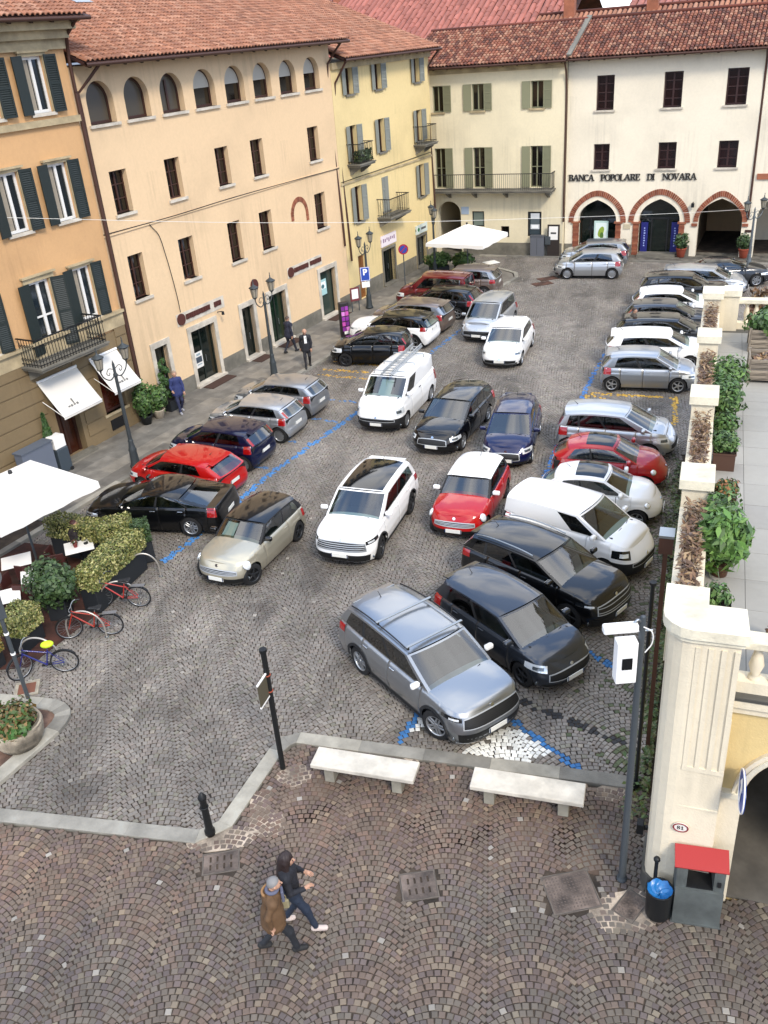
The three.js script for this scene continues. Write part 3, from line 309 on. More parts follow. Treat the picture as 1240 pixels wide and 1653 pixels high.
// --- long peach palazzo
{
  const b = thing('palazzo', 'long peach palazzo with a row of arched top windows and bank doors', 'building', posL, turnL), holes = [];
  const arc = [[1.5, 2.8], [3.36, 4.66], [5.3, 6.62], [7.28, 8.62], [9.3, 10.62], [11.28, 12.6], [13.26, 14.6], [15.26, 16.6]], r3 = [[1.85, 2.73], [4.84, 5.72], [7.99, 8.87], [10.48, 11.4], [15.07, 16]], r2w = [[1.9, 2.72], [4.83, 5.75], [8.08, 8.97], [10.42, 11.37], [15.09, 16.05]];
  const gd = [[2.3, 3.05], [4.57, 6.15], [8.15, 9.05], [10.28, 11.65], [14.8, 16.28]];
  for (const [a, c] of arc) holes.push(wallHole(a, c, 10.88, 12.26, true)); for (const [a, c] of r3) holes.push(wallHole(a, c, 7.8, 9.3)); for (const [a, c] of r2w) holes.push(wallHole(a, c, 4.6, 6.27)); for (const [a, c] of gd) holes.push(wallHole(a, c, 0.1, 2.55));
  wall(b, 'wall', 0.83, 17.62, 0, 12.75, holes, BM.peach, 0, 0.5); block(b, 0.83, 17.62, 12.75, 9, BM.peach);
  arc.forEach(([a, c], i) => win(b, a, c, 10.88, 12.26, { arch: true, depth: 0.28, f: 0.09, v: i === 2 ? 1 : 0, frame: BM.wood, sill: BM.white, pane: i < 3 ? mat(0x4a443a, 0.25) : BM.pane, blind: i > 2 ? 0.55 + 0.08 * (i % 3) : 0 }));
  for (const [a, c] of r3) win(b, a, c, 7.8, 9.3, { depth: 0.25, v: 1, h: 2, sill: BM.white }); for (const [a, c] of r2w) win(b, a, c, 4.6, 6.27, { depth: 0.25, v: 1, h: 2, sill: BM.white });
  part(b, 'string_course', uvm(bx(0.84, 17.6, 7.16, 7.22, 0.002, 0.05)), BM.peach); part(b, 'cable', tube([[0.9, 7.27, 0.04], [4.5, 7.22, 0.05], [9, 7.24, 0.05], [17.6, 7.14, 0.04]], 0.018, 40, 5), M.iron); part(b, 'cable', tube([[3.35, 7.2, 0.04], [3.5, 7.0, 0.05], [3.75, 6.7, 0.05], [3.95, 5.8, 0.05], [4.15, 4.2, 0.05], [4.18, 3.5, 0.05]], 0.016, 40, 5), M.iron);
  for (const [a, c] of [[0.84, 2.08], [3.27, 4.35], [6.37, 7.93], [9.27, 10.06], [11.87, 14.58], [16.5, 17.6]]) part(b, 'plinth', uvm(bx(a, c, 0.1, 0.75, 0.002, 0.05)), BM.plinth);
  gd.forEach(([a, c], i) => { portal(b, a, c, 2.52, { name: i === 4 ? 'shop_window' : 'door', mid: i === 1 || i === 3, handle: i !== 4, pane: i === 4 ? mat(0x2c3a35, 0.08) : i === 3 ? mat(0x0e2418, 0.1) : M.glassGreen, poster: i === 1 ? [5.05, 1.15, 0.5, 0.7, posterMat((x, w, h) => { x.fillStyle = '#d8d6cf'; x.fillRect(0, 0, w, h); x.fillStyle = '#3c4650'; x.fillRect(14, 60, w - 28, 70); x.fillStyle = '#8a9aa0'; x.fillRect(30, 20, w - 60, 26); x.fillRect(24, 146, w - 48, 14); })] : i === 4 ? [15.3, 1.65, 0.7, 0.8, posterMat((x, w, h) => { x.fillStyle = '#9fc4c4'; x.fillRect(0, 0, w, h); x.fillStyle = '#e8eeee'; x.fillRect(14, 30, w - 28, h * 0.45); x.fillStyle = '#3f6a70'; x.beginPath(); x.arc(w / 2, h * 0.45, 26, 0, 7); x.fill(); })] : null }); if (i && i < 5) part(b, 'door_mat', box(c - a + 0.1, 0.02, 0.55, (a + c) / 2, 0.118, 0.52), BM.mat1); });
  const ring = []; for (let i = 0; i < 17; i++) { const a0 = Math.PI * (i / 17) + 0.01, a1 = Math.PI * ((i + 1) / 17) - 0.01, P = (a, r) => [13.67 + Math.cos(a) * r * 0.9, 5.6 + Math.sin(a) * r]; ring.push([P(a0, 0.6), P(a0, 0.82), P(a1, 0.82), P(a1, 0.6)]); } ring.forEach((q, i) => part(b, 'brick', uvm(extr(q.map(p => p).reverse(), 0.03).translate(0, 0, 0.003)), [BM.brick, BM.brick2, BM.brick3][i % 3])); for (const sx of [-1, 1]) for (let i = 0; i < 4; i++) part(b, 'brick', uvm(bx(13.67 + sx * 0.64 - 0.1, 13.67 + sx * 0.64 + 0.1, 5.22 + i * 0.1 - (sx > 0 ? 0 : -0.2), 5.31 + i * 0.1 - (sx > 0 ? 0 : -0.2), 0.003, 0.033)), [BM.brick, BM.brick2, BM.brick3][i % 3]);
  for (const [a, c, y] of [[4.45, 6.95, 3.22], [12.6, 15.05, 3.18]]) { const s = part(b, 'sign', uvm(bx(a - 0.55, c + 0.1, y - 0.28, y + 0.22, 0.002, 0.02)), BM.white); part(s, 'emblem', cyl(0.24, 0.24, 0.05, 0, 0, 0, 16).rotateX(Math.PI / 2).translate(a - 0.3, y - 0.02, 0.03), BM.rust); const rr = rng(Math.round(a * 10)); for (let x = a + 0.02; x < c;) { const w = 0.09 + 0.07 * rr(); if (rr() > 0.1) part(s, 'lettering', bx(x, Math.min(x + w, c), y - 0.1 - 0.02 * rr(), y + 0.1, 0.022, 0.06), BM.rust); x += w + 0.03; } }
  const em = part(b, 'emblem', cyl(0.27, 0.27, 0.06, 0, 0, 0, 16).rotateX(Math.PI / 2).translate(9.35, 3.3, 0.003), BM.rust); void em; const em2 = part(b, 'wall_lamp', [rod([6.5, 2.85, 0.02], [6.5, 2.9, 0.3], 0.02), cyl(0.07, 0.05, 0.14, 6.5, 2.76, 0.32, 8)], M.iron); void em2;
  roof(b, 0.95, 18.2, 0.8, 12.86, 9, 0.37, 7, terra); pipe(b, [[1.6, 12.75, 0.85], [1.5, 12.4, 0.5], [1.15, 12.1, 0.12], [1.12, 11.5, 0.1], [1.12, 0.2, 0.1]]); pipe(b, [[17.45, 12.75, 0.85], [17.4, 12.3, 0.4], [17.4, 12.0, 0.08], [17.42, 3.3, 0.08]]); part(b, 'skylight', box(0.9, 0.06, 0.7).rotateX(0.37).translate(6.5, 15.0, -4.4), M.steel);
}
// --- yellow house with grey shutters
{
  const b = thing('town_house', 'yellow town house with grey shutters and three small iron balconies', 'building', posL, turnL), holes = [], W3 = [[18.95, 19.65], [21.95, 22.65], [26.5, 27.2]];
  for (const [a, c] of W3) holes.push(wallHole(a, c, 10.4, 11.6), wallHole(a, c, 7.3, 8.95), wallHole(a, c, 4.2, 6.0)); holes.push(wallHole(18.75, 19.5, 0.1, 2.45), wallHole(21.5, 22.9, 0.1, 2.2), wallHole(25.8, 27.05, 0.1, 2.0));
  wall(b, 'wall', 17.64, 28.45, 0, 11.9, holes, BM.yellow, 0, 0.5); block(b, 17.64, 28.45, 11.9, 9, BM.yellow);
  W3.forEach(([a, c], i) => { for (const [y0, y1] of [[10.4, 11.6], [7.3, 8.95], [4.2, 6.0]]) { const closed = i === 1 && y0 === 4.2; win(b, a, c, y0, y1, { depth: 0.25, frame: BM.wood, v: 1, sill: BM.plinth }); if (closed) { shutter(b, a, y0 - 0.1, y1, 0.35, 1, BM.shutterGrey, 0.0, 0, 3); shutter(b, c, y0 - 0.1, y1, 0.35, -1, BM.shutterGrey, 0.0, 0, 3); } else { shutter(b, a - 0.01, y0, y1, 0.42, -1, BM.shutterGrey, 0.02, 0.15, 3); shutter(b, c + 0.01, y0, y1, 0.42, 1, BM.shutterGrey, 0.02, 0.2, 3); } } });
  part(b, 'string_course', [uvm(bx(17.66, 28.44, 6.25, 6.35, 0.002, 0.06))], BM.trimStone); part(b, 'cable', tube([[17.7, 6.42, 0.03], [23, 6.46, 0.05], [28.4, 6.5, 0.03]], 0.018, 20, 5), M.iron);
  balcony(b, 18.5, 20.1, 7.15, 0.75, { step: 0.14 }); balcony(b, 26.05, 27.7, 7.15, 0.75, { step: 0.14 }); balcony(b, 21.2, 23.6, 4.0, 0.85, { step: 0.14 });
  const gb = rng(8); for (const [x0, y] of [[18.7, 7.2]]) part(b, 'balcony_plants', leaves(260, 77, 0.12, boxPlace(1.3, 0.5, 0.35, x0 + 0.6, y + 0.3, 0.5, 4), [[0.03, 0.06, 0.015], [0.05, 0.08, 0.02]]), leafMat); void gb;
  for (const [a, c] of [[17.66, 18.7], [19.55, 21.3], [23.1, 25.6], [27.25, 28.44]]) part(b, 'plinth', uvm(bx(a, c, 0.1, 0.95, 0.002, 0.04)), BM.plinth);
  const d = part(b, 'door', [bx(18.75, 19.11, 0.1, 2.45, -0.2, -0.14), bx(19.14, 19.5, 0.1, 2.45, -0.2, -0.14)], BM.woodLight); for (const x of [18.93, 19.32]) for (const y of [0.6, 1.35, 2.05]) part(d, 'door_panel', rbox(0.22, 0.5, 0.03, 0.01, x, y, -0.135), BM.woodLight);
  portal(b, 21.5, 22.9, 2.1, { stone: BM.plinth, t: 0.12, frame: M.black }); portal(b, 25.8, 27.05, 1.95, { name: 'shop_window', stone: BM.plinth, t: 0.1, frame: M.black, pane: mat(0x2a3438, 0.1) });
  part(b, 'shop_sign', box(1.75, 0.6, 0.08, 22.2, 2.65, 0.05), posterMat((x, w, h) => { x.fillStyle = '#e3d9dd'; x.fillRect(0, 0, w, h); x.fillStyle = '#8c6f86'; for (let i = 0; i < 7; i++) x.fillRect(22 + i * 31, 24 + (i % 2) * 5, 20, 32 - (i % 3) * 6); }, 256, 88)); part(b, 'shop_sign', box(1.5, 0.5, 0.08, 26.4, 2.4, 0.05), posterMat((x, w, h) => { x.fillStyle = '#c9d2c9'; x.fillRect(0, 0, w, h); x.fillStyle = '#1d6b3a'; x.fillRect(40, 22, 26, 40); x.fillRect(30, 32, 46, 18); x.fillStyle = '#555'; x.fillRect(110, 30, 110, 22); }, 256, 84));
  roof(b, 17.9, 28.75, 0.65, 12.05, 9, 0.37, 9, terra); part(b, 'cornice', uvm(bx(17.64, 28.5, 11.6, 11.9, 0.002, 0.12)), BM.trimStone); pipe(b, [[18.05, 11.95, 0.7], [18.0, 11.5, 0.4], [17.95, 11.2, 0.08], [17.97, 2.4, 0.08]]); pipe(b, [[28.5, 11.95, 0.7], [28.4, 11.5, 0.3], [28.36, 11.3, 0.08], [28.36, 3.2, 0.08]]);
}
// --- pale house with the long balcony
{
  const b = thing('town_house', 'pale yellow house with olive shutters and one long iron balcony', 'building', posB, turnB), holes = [], W3 = [[-4.35, -3.65], [-1.85, -1.1], [1.75, 2.5]];
  for (const [a, c] of W3) holes.push(wallHole(a, c, 8.5, 9.95), wallHole(a, c, 4.1, 6.45)); holes.push(wallHole(-4.3, -2.75, 0.05, 3.3, true), wallHole(-2, -1.2, 1.76, 2.7), wallHole(-0.12, 0.42, 1.12, 1.8), wallHole(1.6, 2.47, 1.2, 2.68));
  wall(b, 'wall', -5.6, 3.78, 0, 10.85, holes, BM.pale, 0, 0.5); part(b, 'rear_wall', [uvm(bx(-5.58, 3.76, 3.6, 10.8, -9, -0.55)), uvm(bx(-2.6, 3.76, 0.01, 3.59, -9, -0.55))], BM.pale); part(b, 'passage', [uvm(bx(-4.6, -2.61, 0.02, 3.58, -6.2, -6)), uvm(bx(-4.8, -4.6, 0.02, 3.58, -6, -0.56))], BM.pale);
  W3.forEach(([a, c], i) => { win(b, a, c, 8.5, 9.95, { depth: 0.2, frame: BM.shutterOlive, v: 1, h: 0, sill: BM.trimStone }); win(b, a, c, 4.1, 6.45, { depth: 0.2, frame: BM.shutterOlive, v: 1, h: 1 }); for (const [y0, y1] of [[8.5, 9.95], [4.12, 6.45]]) { if (i) shutter(b, a - 0.01, y0, y1, 0.5, -1, BM.shutterOlive, 0.02, 0.08, 3); shutter(b, c + 0.01, y0, y1, 0.5, 1, BM.shutterOlive, 0.02, 0.08, 3); } });
  balcony(b, -5.3, 3.3, 4.05, 0.95, { step: 0.13, br: [-3.4, -1.7, 0.3, 2.9], iron: mat(0x2c2a24, 0.6) });
  win(b, -2, -1.2, 1.76, 2.7, { depth: 0.12, v: 0, frame: M.black, pane: mat(0x6e7a72, 0.2) }); win(b, -0.12, 0.42, 1.12, 1.8, { depth: 0.15, v: 0, frame: BM.wood }); const n = win(b, 1.6, 2.47, 1.2, 2.68, { depth: 0.1, v: 0, frame: M.black, f: 0.1, pane: mat(0x39444a, 0.15) }); part(n, 'poster', box(0.55, 0.95, 0.01, 2.05, 2.1, -0.08), posterMat((x, w, h) => { x.fillStyle = '#c9cdd0'; x.fillRect(0, 0, w, h); x.fillStyle = '#4f5a60'; x.fillRect(0, h * 0.35, w, h * 0.35); x.fillStyle = '#e9ecec'; x.fillRect(18, h * 0.75, w - 36, h * 0.18); }));
  part(b, 'plinth', uvm(bx(-2.6, 3.76, 0.06, 0.8, 0.002, 0.06)), BM.plinth); part(b, 'cornice', [uvm(bx(-5.6, 3.8, 10.55, 10.75, 0.002, 0.1)), uvm(bx(-5.6, 3.8, 10.75, 10.88, 0.002, 0.2))], BM.trimStone);
  roof(b, -6, 3.95, 0.6, 10.98, 5.3, 0.33, 13, terraRed); pipe(b, [[3.85, 10.8, 0.6], [3.83, 10.4, 0.2], [3.83, 10.1, 0.08], [3.85, 2.1, 0.08]]);
  part(b, 'street_plate', box(0.5, 0.45, 0.03, -2.45, 2.75, 0.02), mat(0x9fb0c4, 0.5));
}
// --- the bank with arches
const font = await new FontLoader().loadAsync('fonts/droid/droid_serif_bold.typeface.json');
{
  const P = BF(0, -0.45), b = thing('bank_building', 'cream bank building with brick arches and dark wall lettering', 'building', [P[0], 0, P[1]], turnB), holes = [], U = [[5.45, 6.45], [9.15, 10.15], [12.42, 13.5]], D = [[5.42, 6.34], [9.08, 10.08], [12.33, 13.36]];
  for (const [a, c] of U) holes.push(wallHole(a, c, 8.2, 10)); for (const [a, c] of D) holes.push(wallHole(a, c, 5.0, 6.4)); holes.push(wallHole(4.62, 6.92, 0.12, 3.28, 'pointed'), wallHole(8.22, 10.58, 0.12, 3.32, 'pointed'), wallHole(11.6, 14.0, 0.05, 3.34, 'pointed'), wallHole(14.75, 17.4, 0.05, 3.5, true));
  wall(b, 'wall', 3.82, 20, 0, 11.0, holes, BM.cream, 0, 0.55); part(b, 'rear_wall', uvm(bx(3.84, 19.9, 3.7, 10.95, -9, -0.6)), BM.cream); part(b, 'rear_wall', uvm(bx(3.84, 11.2, 0.01, 3.69, -9, -1.6)), BM.cream); part(b, 'rear_wall', uvm(bx(14.3, 19.9, 0.01, 3.69, -9, -5)), BM.cream);
  for (const x of [11.35, 14.15]) part(b, 'passage_wall', uvm(bx(x - 0.12, x + 0.12, 0.02, 3.68, -9, -0.57)), mat(0x8a7a64, 0.95, { map: plasterTex })); part(b, 'passage_end', [uvm(bx(11.47, 14.03, 1.9, 3.68, -9.2, -9)), uvm(bx(11.47, 12.3, 0.02, 1.9, -9.2, -9))], BM.pale);
  for (const [a, c] of U) win(b, a, c, 8.2, 10, { depth: 0.25, frame: BM.woodRed, f: 0.08, v: 1, h: 3, sill: BM.white, pane: mat(0x1c0907, 0.12) }); for (const [a, c] of D) win(b, a, c, 5.0, 6.4, { depth: 0.25, frame: BM.woodRed, f: 0.08, v: 1, h: 2, sill: BM.white, pane: mat(0x1c0907, 0.12) });
  const bm3 = [BM.brick, BM.brick2, BM.brick3]; let bi = 0;
  const ringB = (cx, ys, ri, ro, pt, n) => { for (let i = 0; i < n; i++) { const f = (t, r) => { const a = Math.PI * t, k = 1 + pt * Math.pow(Math.sin(a), 8) * 0.12; return [cx + Math.cos(a) * r, ys + Math.sin(a) * r * k]; }, t0 = i / n + 0.002, t1 = (i + 1) / n - 0.002; part(b, 'brick', uvm(extr([f(t0, ri), f(t0, ro), f(t1, ro), f(t1, ri)], 0.05).translate(0, 0, 0.003)), bm3[(bi++ * 7 + i) % 3]); } };
  ringB(5.77, 1.98, 1.42, 1.72, 0.6, 44); ringB(9.4, 2.0, 1.46, 1.76, 0.6, 44); ringB(12.8, 2.05, 1.2, 1.46, 1.4, 38);
  for (const [x0, x1] of [[4.32, 4.64], [6.9, 7.22], [7.92, 8.24], [10.56, 10.88]]) { for (let y = 0.1, k = 0; y < 1.95; y += 0.155, k++) part(b, 'brick', uvm(bx(x0 + (k % 2) * 0.01, x1 - (k % 2) * 0.01, y, y + 0.145, -0.3, 0.055 - (k % 2) * 0.006)), bm3[(k * 5 + bi) % 3]); part(b, 'impost', uvm(bx(x0 - 0.08, x1 + 0.08, 1.93, 2.03, -0.3, 0.1)), BM.brick2); bi++; }
  for (const x of [11.42, 14.18]) part(b, 'impost', uvm(bx(x - 0.16, x + 0.16, 1.8, 1.96, 0.002, 0.07)), BM.brick);
  for (const [cx, hw] of [[5.77, 1.1], [9.4, 1.12]]) { const d = part(b, 'door', [bx(cx - hw, cx + hw, 2.1, 2.18, -0.62, -0.56), bx(cx - 0.5, cx - 0.42, 0.12, 2.1, -0.62, -0.56), bx(cx + 0.42, cx + 0.5, 0.12, 2.1, -0.62, -0.56)], M.black); part(d, 'pane', box(2.34, 3.3, 0.02, cx, 1.75, -0.64), M.glassGreen); }
  part(b, 'poster', box(0.85, 1.45, 0.03, 5.95, 1.25, -0.5), posterMat((x, w, h) => { x.fillStyle = '#b9d2cb'; x.fillRect(0, 0, w, h); x.fillStyle = '#d9e6e2'; x.fillRect(14, 16, w - 28, h - 32); x.fillStyle = '#8aa23a'; x.beginPath(); x.ellipse(w / 2, h * 0.45, 24, 44, 0.4, 0, 7); x.fill(); x.fillStyle = '#4c6e2e'; x.beginPath(); x.ellipse(w / 2 + 8, h * 0.6, 16, 26, 0, 0, 7); x.fill(); }));
  for (const x of [8.55, 10.3]) part(b, 'banner', box(0.4, 1.75, 0.03, x, 1.05, -0.45), posterMat((c, w, h) => { c.fillStyle = '#151c6a'; c.fillRect(0, 0, w, h); c.fillStyle = '#9fb0e0'; for (let i = 0; i < 8; i++) c.fillRect(w * 0.42, 34 + i * 16, w * 0.16 + (i % 3) * 5, 8); }));
  part(b, 'step', uvm(bx(8.3, 10.5, 0.06, 0.2, -0.5, 0.5)), BM.plinth); for (const [a, c] of [[3.84, 4.3], [7.24, 7.9], [10.9, 11.24], [14.1, 14.7]]) part(b, 'plinth', uvm(bx(a, c, 0.06, 0.7, 0.002, 0.05)), BM.plinth);
  const ink = mat(0x1f1a14, 0.6); const text = 'BANCA POPOLARE DI NOVARA', size = 0.36; { let x = 0; const adv = [], sp = 0.055; for (const ch of text) { if (ch === ' ') { x += 0.52; continue; } const g = new TextGeometry(ch, { font, size, depth: 0.05, curveSegments: 4 }); g.computeBoundingBox(); const bb = g.boundingBox, w = bb.max.x - bb.min.x; adv.push([g, x - bb.min.x]); x += w + sp; } const k = 7.3 / x; for (const [g, q] of adv) part(b, 'letter', g.scale(1, 1, 1).translate(0, 0, 0), ink).position.set(3.98 + q * k, 4.38, 0.02); }
  part(b, 'plaque', box(0.4, 0.28, 0.03, 7.57, 1.75, 0.02), mat(0xb9ae92, 0.6)); part(b, 'plaque', box(0.34, 0.14, 0.03, 14.38, 1.55, 0.02), BM.wood); part(b, 'lantern', [box(0.16, 0.22, 0.16, 11.25, 3.0, 0.2), box(0.04, 0.04, 0.2, 11.25, 3.14, 0.1)], M.iron);
  part(b, 'string_course', uvm(bx(14.5, 19.98, 4.35, 4.65, 0.002, 0.08)), BM.brick2);
  roof(b, 3.95, 20.2, 0.7, 10.98, 5.4, 0.33, 17, terraRed); pipe(b, [[14.3, 10.85, 0.7], [14.3, 10.4, 0.2], [14.3, 10.1, 0.07], [14.3, 2.2, 0.07]], 0.06);
  for (const [x, q] of [[3.95, 0.04]]) part(b, 'verge', box(0.3, 0.12, 5.7).rotateX(0.33).translate(x, 12.02 + q, -1.95), BM.plinth);
}
// --- roofs further back
for (const [s0, s1, w, hE, dep, sl, seed, lab, c, ex] of [[-1, 22, -7.6, 11.3, 4.6, 0.4, 23, 'low brick red roof just behind the bank ridge', terra, 0.5], [-30, -2.5, -26, 11.6, 10, 0.42, 29, 'large plain red roof beyond the corner of the square', [[0.3, 0.105, 0.078], [0.27, 0.095, 0.07]], 0.9], [2, 26, -26, 12.2, 9, 0.3, 31, 'distant red roof with chimneys above the bank', [[0.29, 0.11, 0.085], [0.25, 0.095, 0.07]], 0.9]]) {
  const P = BF(0, w), b = thing('distant_building', lab, 'building', [P[0], 0, P[1]], turnB, 'roofs behind the square'); part(b, 'wall', uvm(bx(s0 + 0.2, s1 - 0.2, 0, hE, -dep * 1.8, -0.4)), BM.peach); roof(b, s0, s1, 0, hE, dep, sl, seed, c, { ex, cw: ex * 0.63, raft: 3 });
  const r = rng(seed); for (let i = 0; i < 4; i++) { const x = lerp(s0 + 2, s1 - 2, (i + 0.5 * r()) / 3.5), ch = part(b, 'chimney', uvm(box(0.7, 1.6, 0.6, x, hE + dep * Math.tan(sl) + 0.2, -dep + 0.6)), BM.brick2); part(ch, 'chimney_cap', box(0.9, 0.1, 0.8, x, hE + dep * Math.tan(sl) + 1.06, -dep + 0.6), BM.plinth); }
}
// thin lighting cable strung across the square
solo('lighting_cable', tube([[-11.5, 8.72, -29.75], [-4.6, 7.3, -33.72], [2.2, 6.05, -37.84], [9, 4.95, -41.97], [15.8, 3.9, -46.1], [22.6, 2.9, -50.5]], 0.008, 60, 5), mat(0xd8d5cc, 0.6), 'thin pale cable strung across the square', 'cable');

// ---------------------------------------------------------------- terrace building on the right
const turnT = 1.1972, posT = [3.8, 0, -10.1], FL = 4.35;
const TM = { cream: plaster(0xe0d6bf), creamCap: stone(0xe2dcc6), wall: plaster(0xdcc48c), tile: [0x94928c, 0x989690, 0x908e89, 0x9b9993].map(c => mat(c, 0.8, { map: plasterTex })), coping: stone(0x565550) };
{
  const b = thing('terrace_building', 'cream and yellow arcade building carrying the roof terrace', 'building', posT, turnT);
  // slab body with portico behind the near arch
  part(b, 'side_wall', uvm(bx(0.7, 17.2, 0, 4.2, 0.1, 0.5)), TM.wall); part(b, 'end_wall', uvm(bx(17.2, 17.6, 0, 4.2, 0.1, 9)), TM.wall); part(b, 'terrace_slab', uvm(bx(0.3, 17.6, 4.2, FL - 0.02, 0.1, 9)), TM.coping);
  const nf = new THREE.Shape([[1.02, 0], [9, 0], [9, 4.18], [1.02, 4.18]].map(p => new THREE.Vector2(...p))); const face = (g) => g.rotateY(-Math.PI / 2); // drawn in (w,h), laid across the near end
  const toNear = g => { g.applyMatrix4(new THREE.Matrix4().set(0, 0, 1, 0, 0, 1, 0, 0, 1, 0, 0, 0, 0, 0, 0, 1)); const p = g.attributes.position, ix = []; for (let i = 0; i < p.count; i += 3) ix.push(i, i + 2, i + 1); g.setIndex(ix); const q = g.toNonIndexed(); q.computeVertexNormals(); return q; }; void face;
  part(b, 'front_wall', uvm(toNear(extr(nf, 0.4, [wallHole(1.38, 3.4, 0.0, 3.42, true), wallHole(4.6, 6.6, 0, 3.42, true)]).translate(0, 0, 0.06))), TM.wall);
  for (const c of [2.39, 5.6]) { const s = new THREE.Shape(); s.absarc(c, 2.41, 1.17, 0, Math.PI, false); s.absarc(c, 2.41, 1.0, Math.PI, 0, true); part(b, 'archivolt', toNear(extr(s, 0.07).translate(0, 0, -0.01)), TM.cream); const s2 = new THREE.Shape(); s2.absarc(c, 2.41, 1.1, 0, Math.PI, false); s2.absarc(c, 2.41, 1.03, Math.PI, 0, true); part(b, 'archivolt', toNear(extr(s2, 0.04).translate(0, 0, -0.035)), TM.creamCap); }
  for (const [w0, w1] of [[1.04, 1.38], [3.4, 4.6], [6.6, 7.2]]) { part(b, 'jamb', uvm(bx(0.0, 0.062, 0.0, 2.36, w0, w1 + 0.002)), TM.cream); part(b, 'impost', uvm(bx(-0.05, 0.48, 2.36, 2.46, w0, w1 + 0.05)), TM.creamCap); }
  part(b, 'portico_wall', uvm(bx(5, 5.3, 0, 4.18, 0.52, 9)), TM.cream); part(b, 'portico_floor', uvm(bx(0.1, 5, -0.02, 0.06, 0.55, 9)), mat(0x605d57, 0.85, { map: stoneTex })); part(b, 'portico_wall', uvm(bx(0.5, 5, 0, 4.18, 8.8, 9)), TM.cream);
  part(b, 'cornice', [uvm(bx(-0.08, 0.3, 4.16, 4.3, 1.0, 9)), uvm(bx(-0.02, 0.28, 4.02, 4.16, 1.0, 9))], TM.cream); part(b, 'flashing', bx(-0.1, 0.3, 4.3, 4.36, 1.02, 9), TM.coping);
  // corner pillar: rounded corner, three flutes on the near face
  const pil = (ins, y0, y1) => { const P = [[0.77 - ins, ins], [0.77 - ins, 0.58 - ins], [0.33 - ins, 0.58 - ins], [0.33 - ins, 1.08 - ins], [-0.3 + ins, 1.12 - ins], [-0.32 + ins, 0.4], [-0.29 + ins * 0.8, 0.25 + ins * 0.5], [-0.2 + ins * 0.7, 0.12 + ins * 0.7], [-0.08, 0.03 + ins], [0.06, ins]]; return slab(P.map(p => [p[0], p[1]]), y0, y1); };
  part(b, 'corner_pillar', uvm(pil(0.07, 0.4, 5.34)), TM.cream); part(b, 'pillar_base', uvm(pil(0.02, 0, 0.4)), TM.coping); part(b, 'pillar_cap', [uvm(pil(0.03, 5.34, 5.42)), uvm(pil(-0.01, 5.42, 5.58))], TM.creamCap);
  for (let i = 0; i < 4; i++) { const w = 0.5 + i * 0.17; part(b, 'fillet', uvm(bx(-0.262, -0.228, 3.05, 5.25, w - 0.035, w + 0.035)), TM.cream); } part(b, 'fillet', uvm(bx(-0.262, -0.228, 2.97, 3.05, 0.46, 1.05)), TM.cream); part(b, 'fillet', uvm(bx(-0.25, -0.228, 2.2, 2.225, 0.42, 1.05)), TM.cream);
  part(b, 'pilaster', uvm(bx(-0.2, 0.06, 0.0, 4.0, 1.02, 1.06)), TM.cream);
  // pillars and caps along the square
  for (const [s0, s1] of [[4.22, 4.98], [8.33, 9.1], [12.58, 13.34]]) { part(b, 'pillar', uvm(bx(s0 + 0.06, s1 - 0.06, 0, 5.4, 0.05, 0.53)), TM.cream); part(b, 'pillar_cap', uvm(rbox(s1 - s0, 0.2, 0.6, 0.015, (s0 + s1) / 2, 5.49, 0.29)), TM.creamCap); }
  part(b, 'pillar', [uvm(bx(16.76, 17.5, 0, 5.4, 0.05, 0.53)), uvm(bx(17.1, 17.6, 0, 5.4, 0.531, 1.05))], TM.cream); part(b, 'pillar_cap', [uvm(bx(16.7, 17.56, 5.4, 5.58, 0.0, 0.6)), uvm(bx(17.05, 17.66, 5.4, 5.581, 0.6, 1.1))], TM.creamCap);
  for (const [a, c] of [[0.72, 4.26], [4.94, 8.38], [9.05, 12.63], [13.29, 16.75]]) { part(b, 'parapet', uvm(bx(a, c, 4.2, 5.02, 0.04, 0.17)), TM.cream); part(b, 'parapet', uvm(bx(a, c, 4.2, 5.0, 0.41, 0.53)), TM.cream); part(b, 'parapet', uvm(bx(a, c, 4.2, 4.72, 0.17, 0.41)), TM.cream); }
  // balustrades at the near and far ends
  const bal = lathe([[0.075, 0], [0.075, 0.05], [0.045, 0.08], [0.085, 0.24], [0.06, 0.4], [0.04, 0.5], [0.07, 0.53], [0.07, 0.58]], 10);
  for (const s of [0.16, 17.4]) { part(b, 'balustrade_base', uvm(bx(s - 0.13, s + 0.13, FL, 4.55, 1.04, 9)), TM.cream); part(b, 'balustrade_rail', uvm(rbox(0.3, 0.13, 7.96, 0.02, s, 5.195, 5.02)), TM.creamCap); for (let w = 1.3; w < (s < 1 ? 6 : 8.6); w += s < 1 ? 0.27 : 0.26) { const m = part(b, 'baluster', bal, TM.cream); m.position.set(s, 4.55, w); m.scale.set(s < 1 ? 1.25 : 1, 1, s < 1 ? 1.25 : 1); } }
  const r = rng(19), fl = part(b, 'terrace_floor', bx(0.3, 17.27, FL - 0.02, FL - 0.004, 0.54, 9), TM.coping); for (let i = 0; i < 18; i++) for (let j = 0; j < 5; j++) { const s0 = 0.32 + i * 0.92, s1 = Math.min(s0 + 0.912, 17.25), w0 = j ? 1.22 + (j - 1) * 0.92 : 0.545, w1 = j ? w0 + 0.912 : 1.212; part(fl, 'floor_tile', uvm(bx(s0, s1, FL - 0.003, FL + 0.008 + 0.003 * r(), w0, w1)), TM.tile[Math.floor(r() * 4)]); }
  part(b, 'floor_skirting', uvm(bx(1, 17, FL, FL + 0.1, 0.531, 0.55)), TM.coping);
}
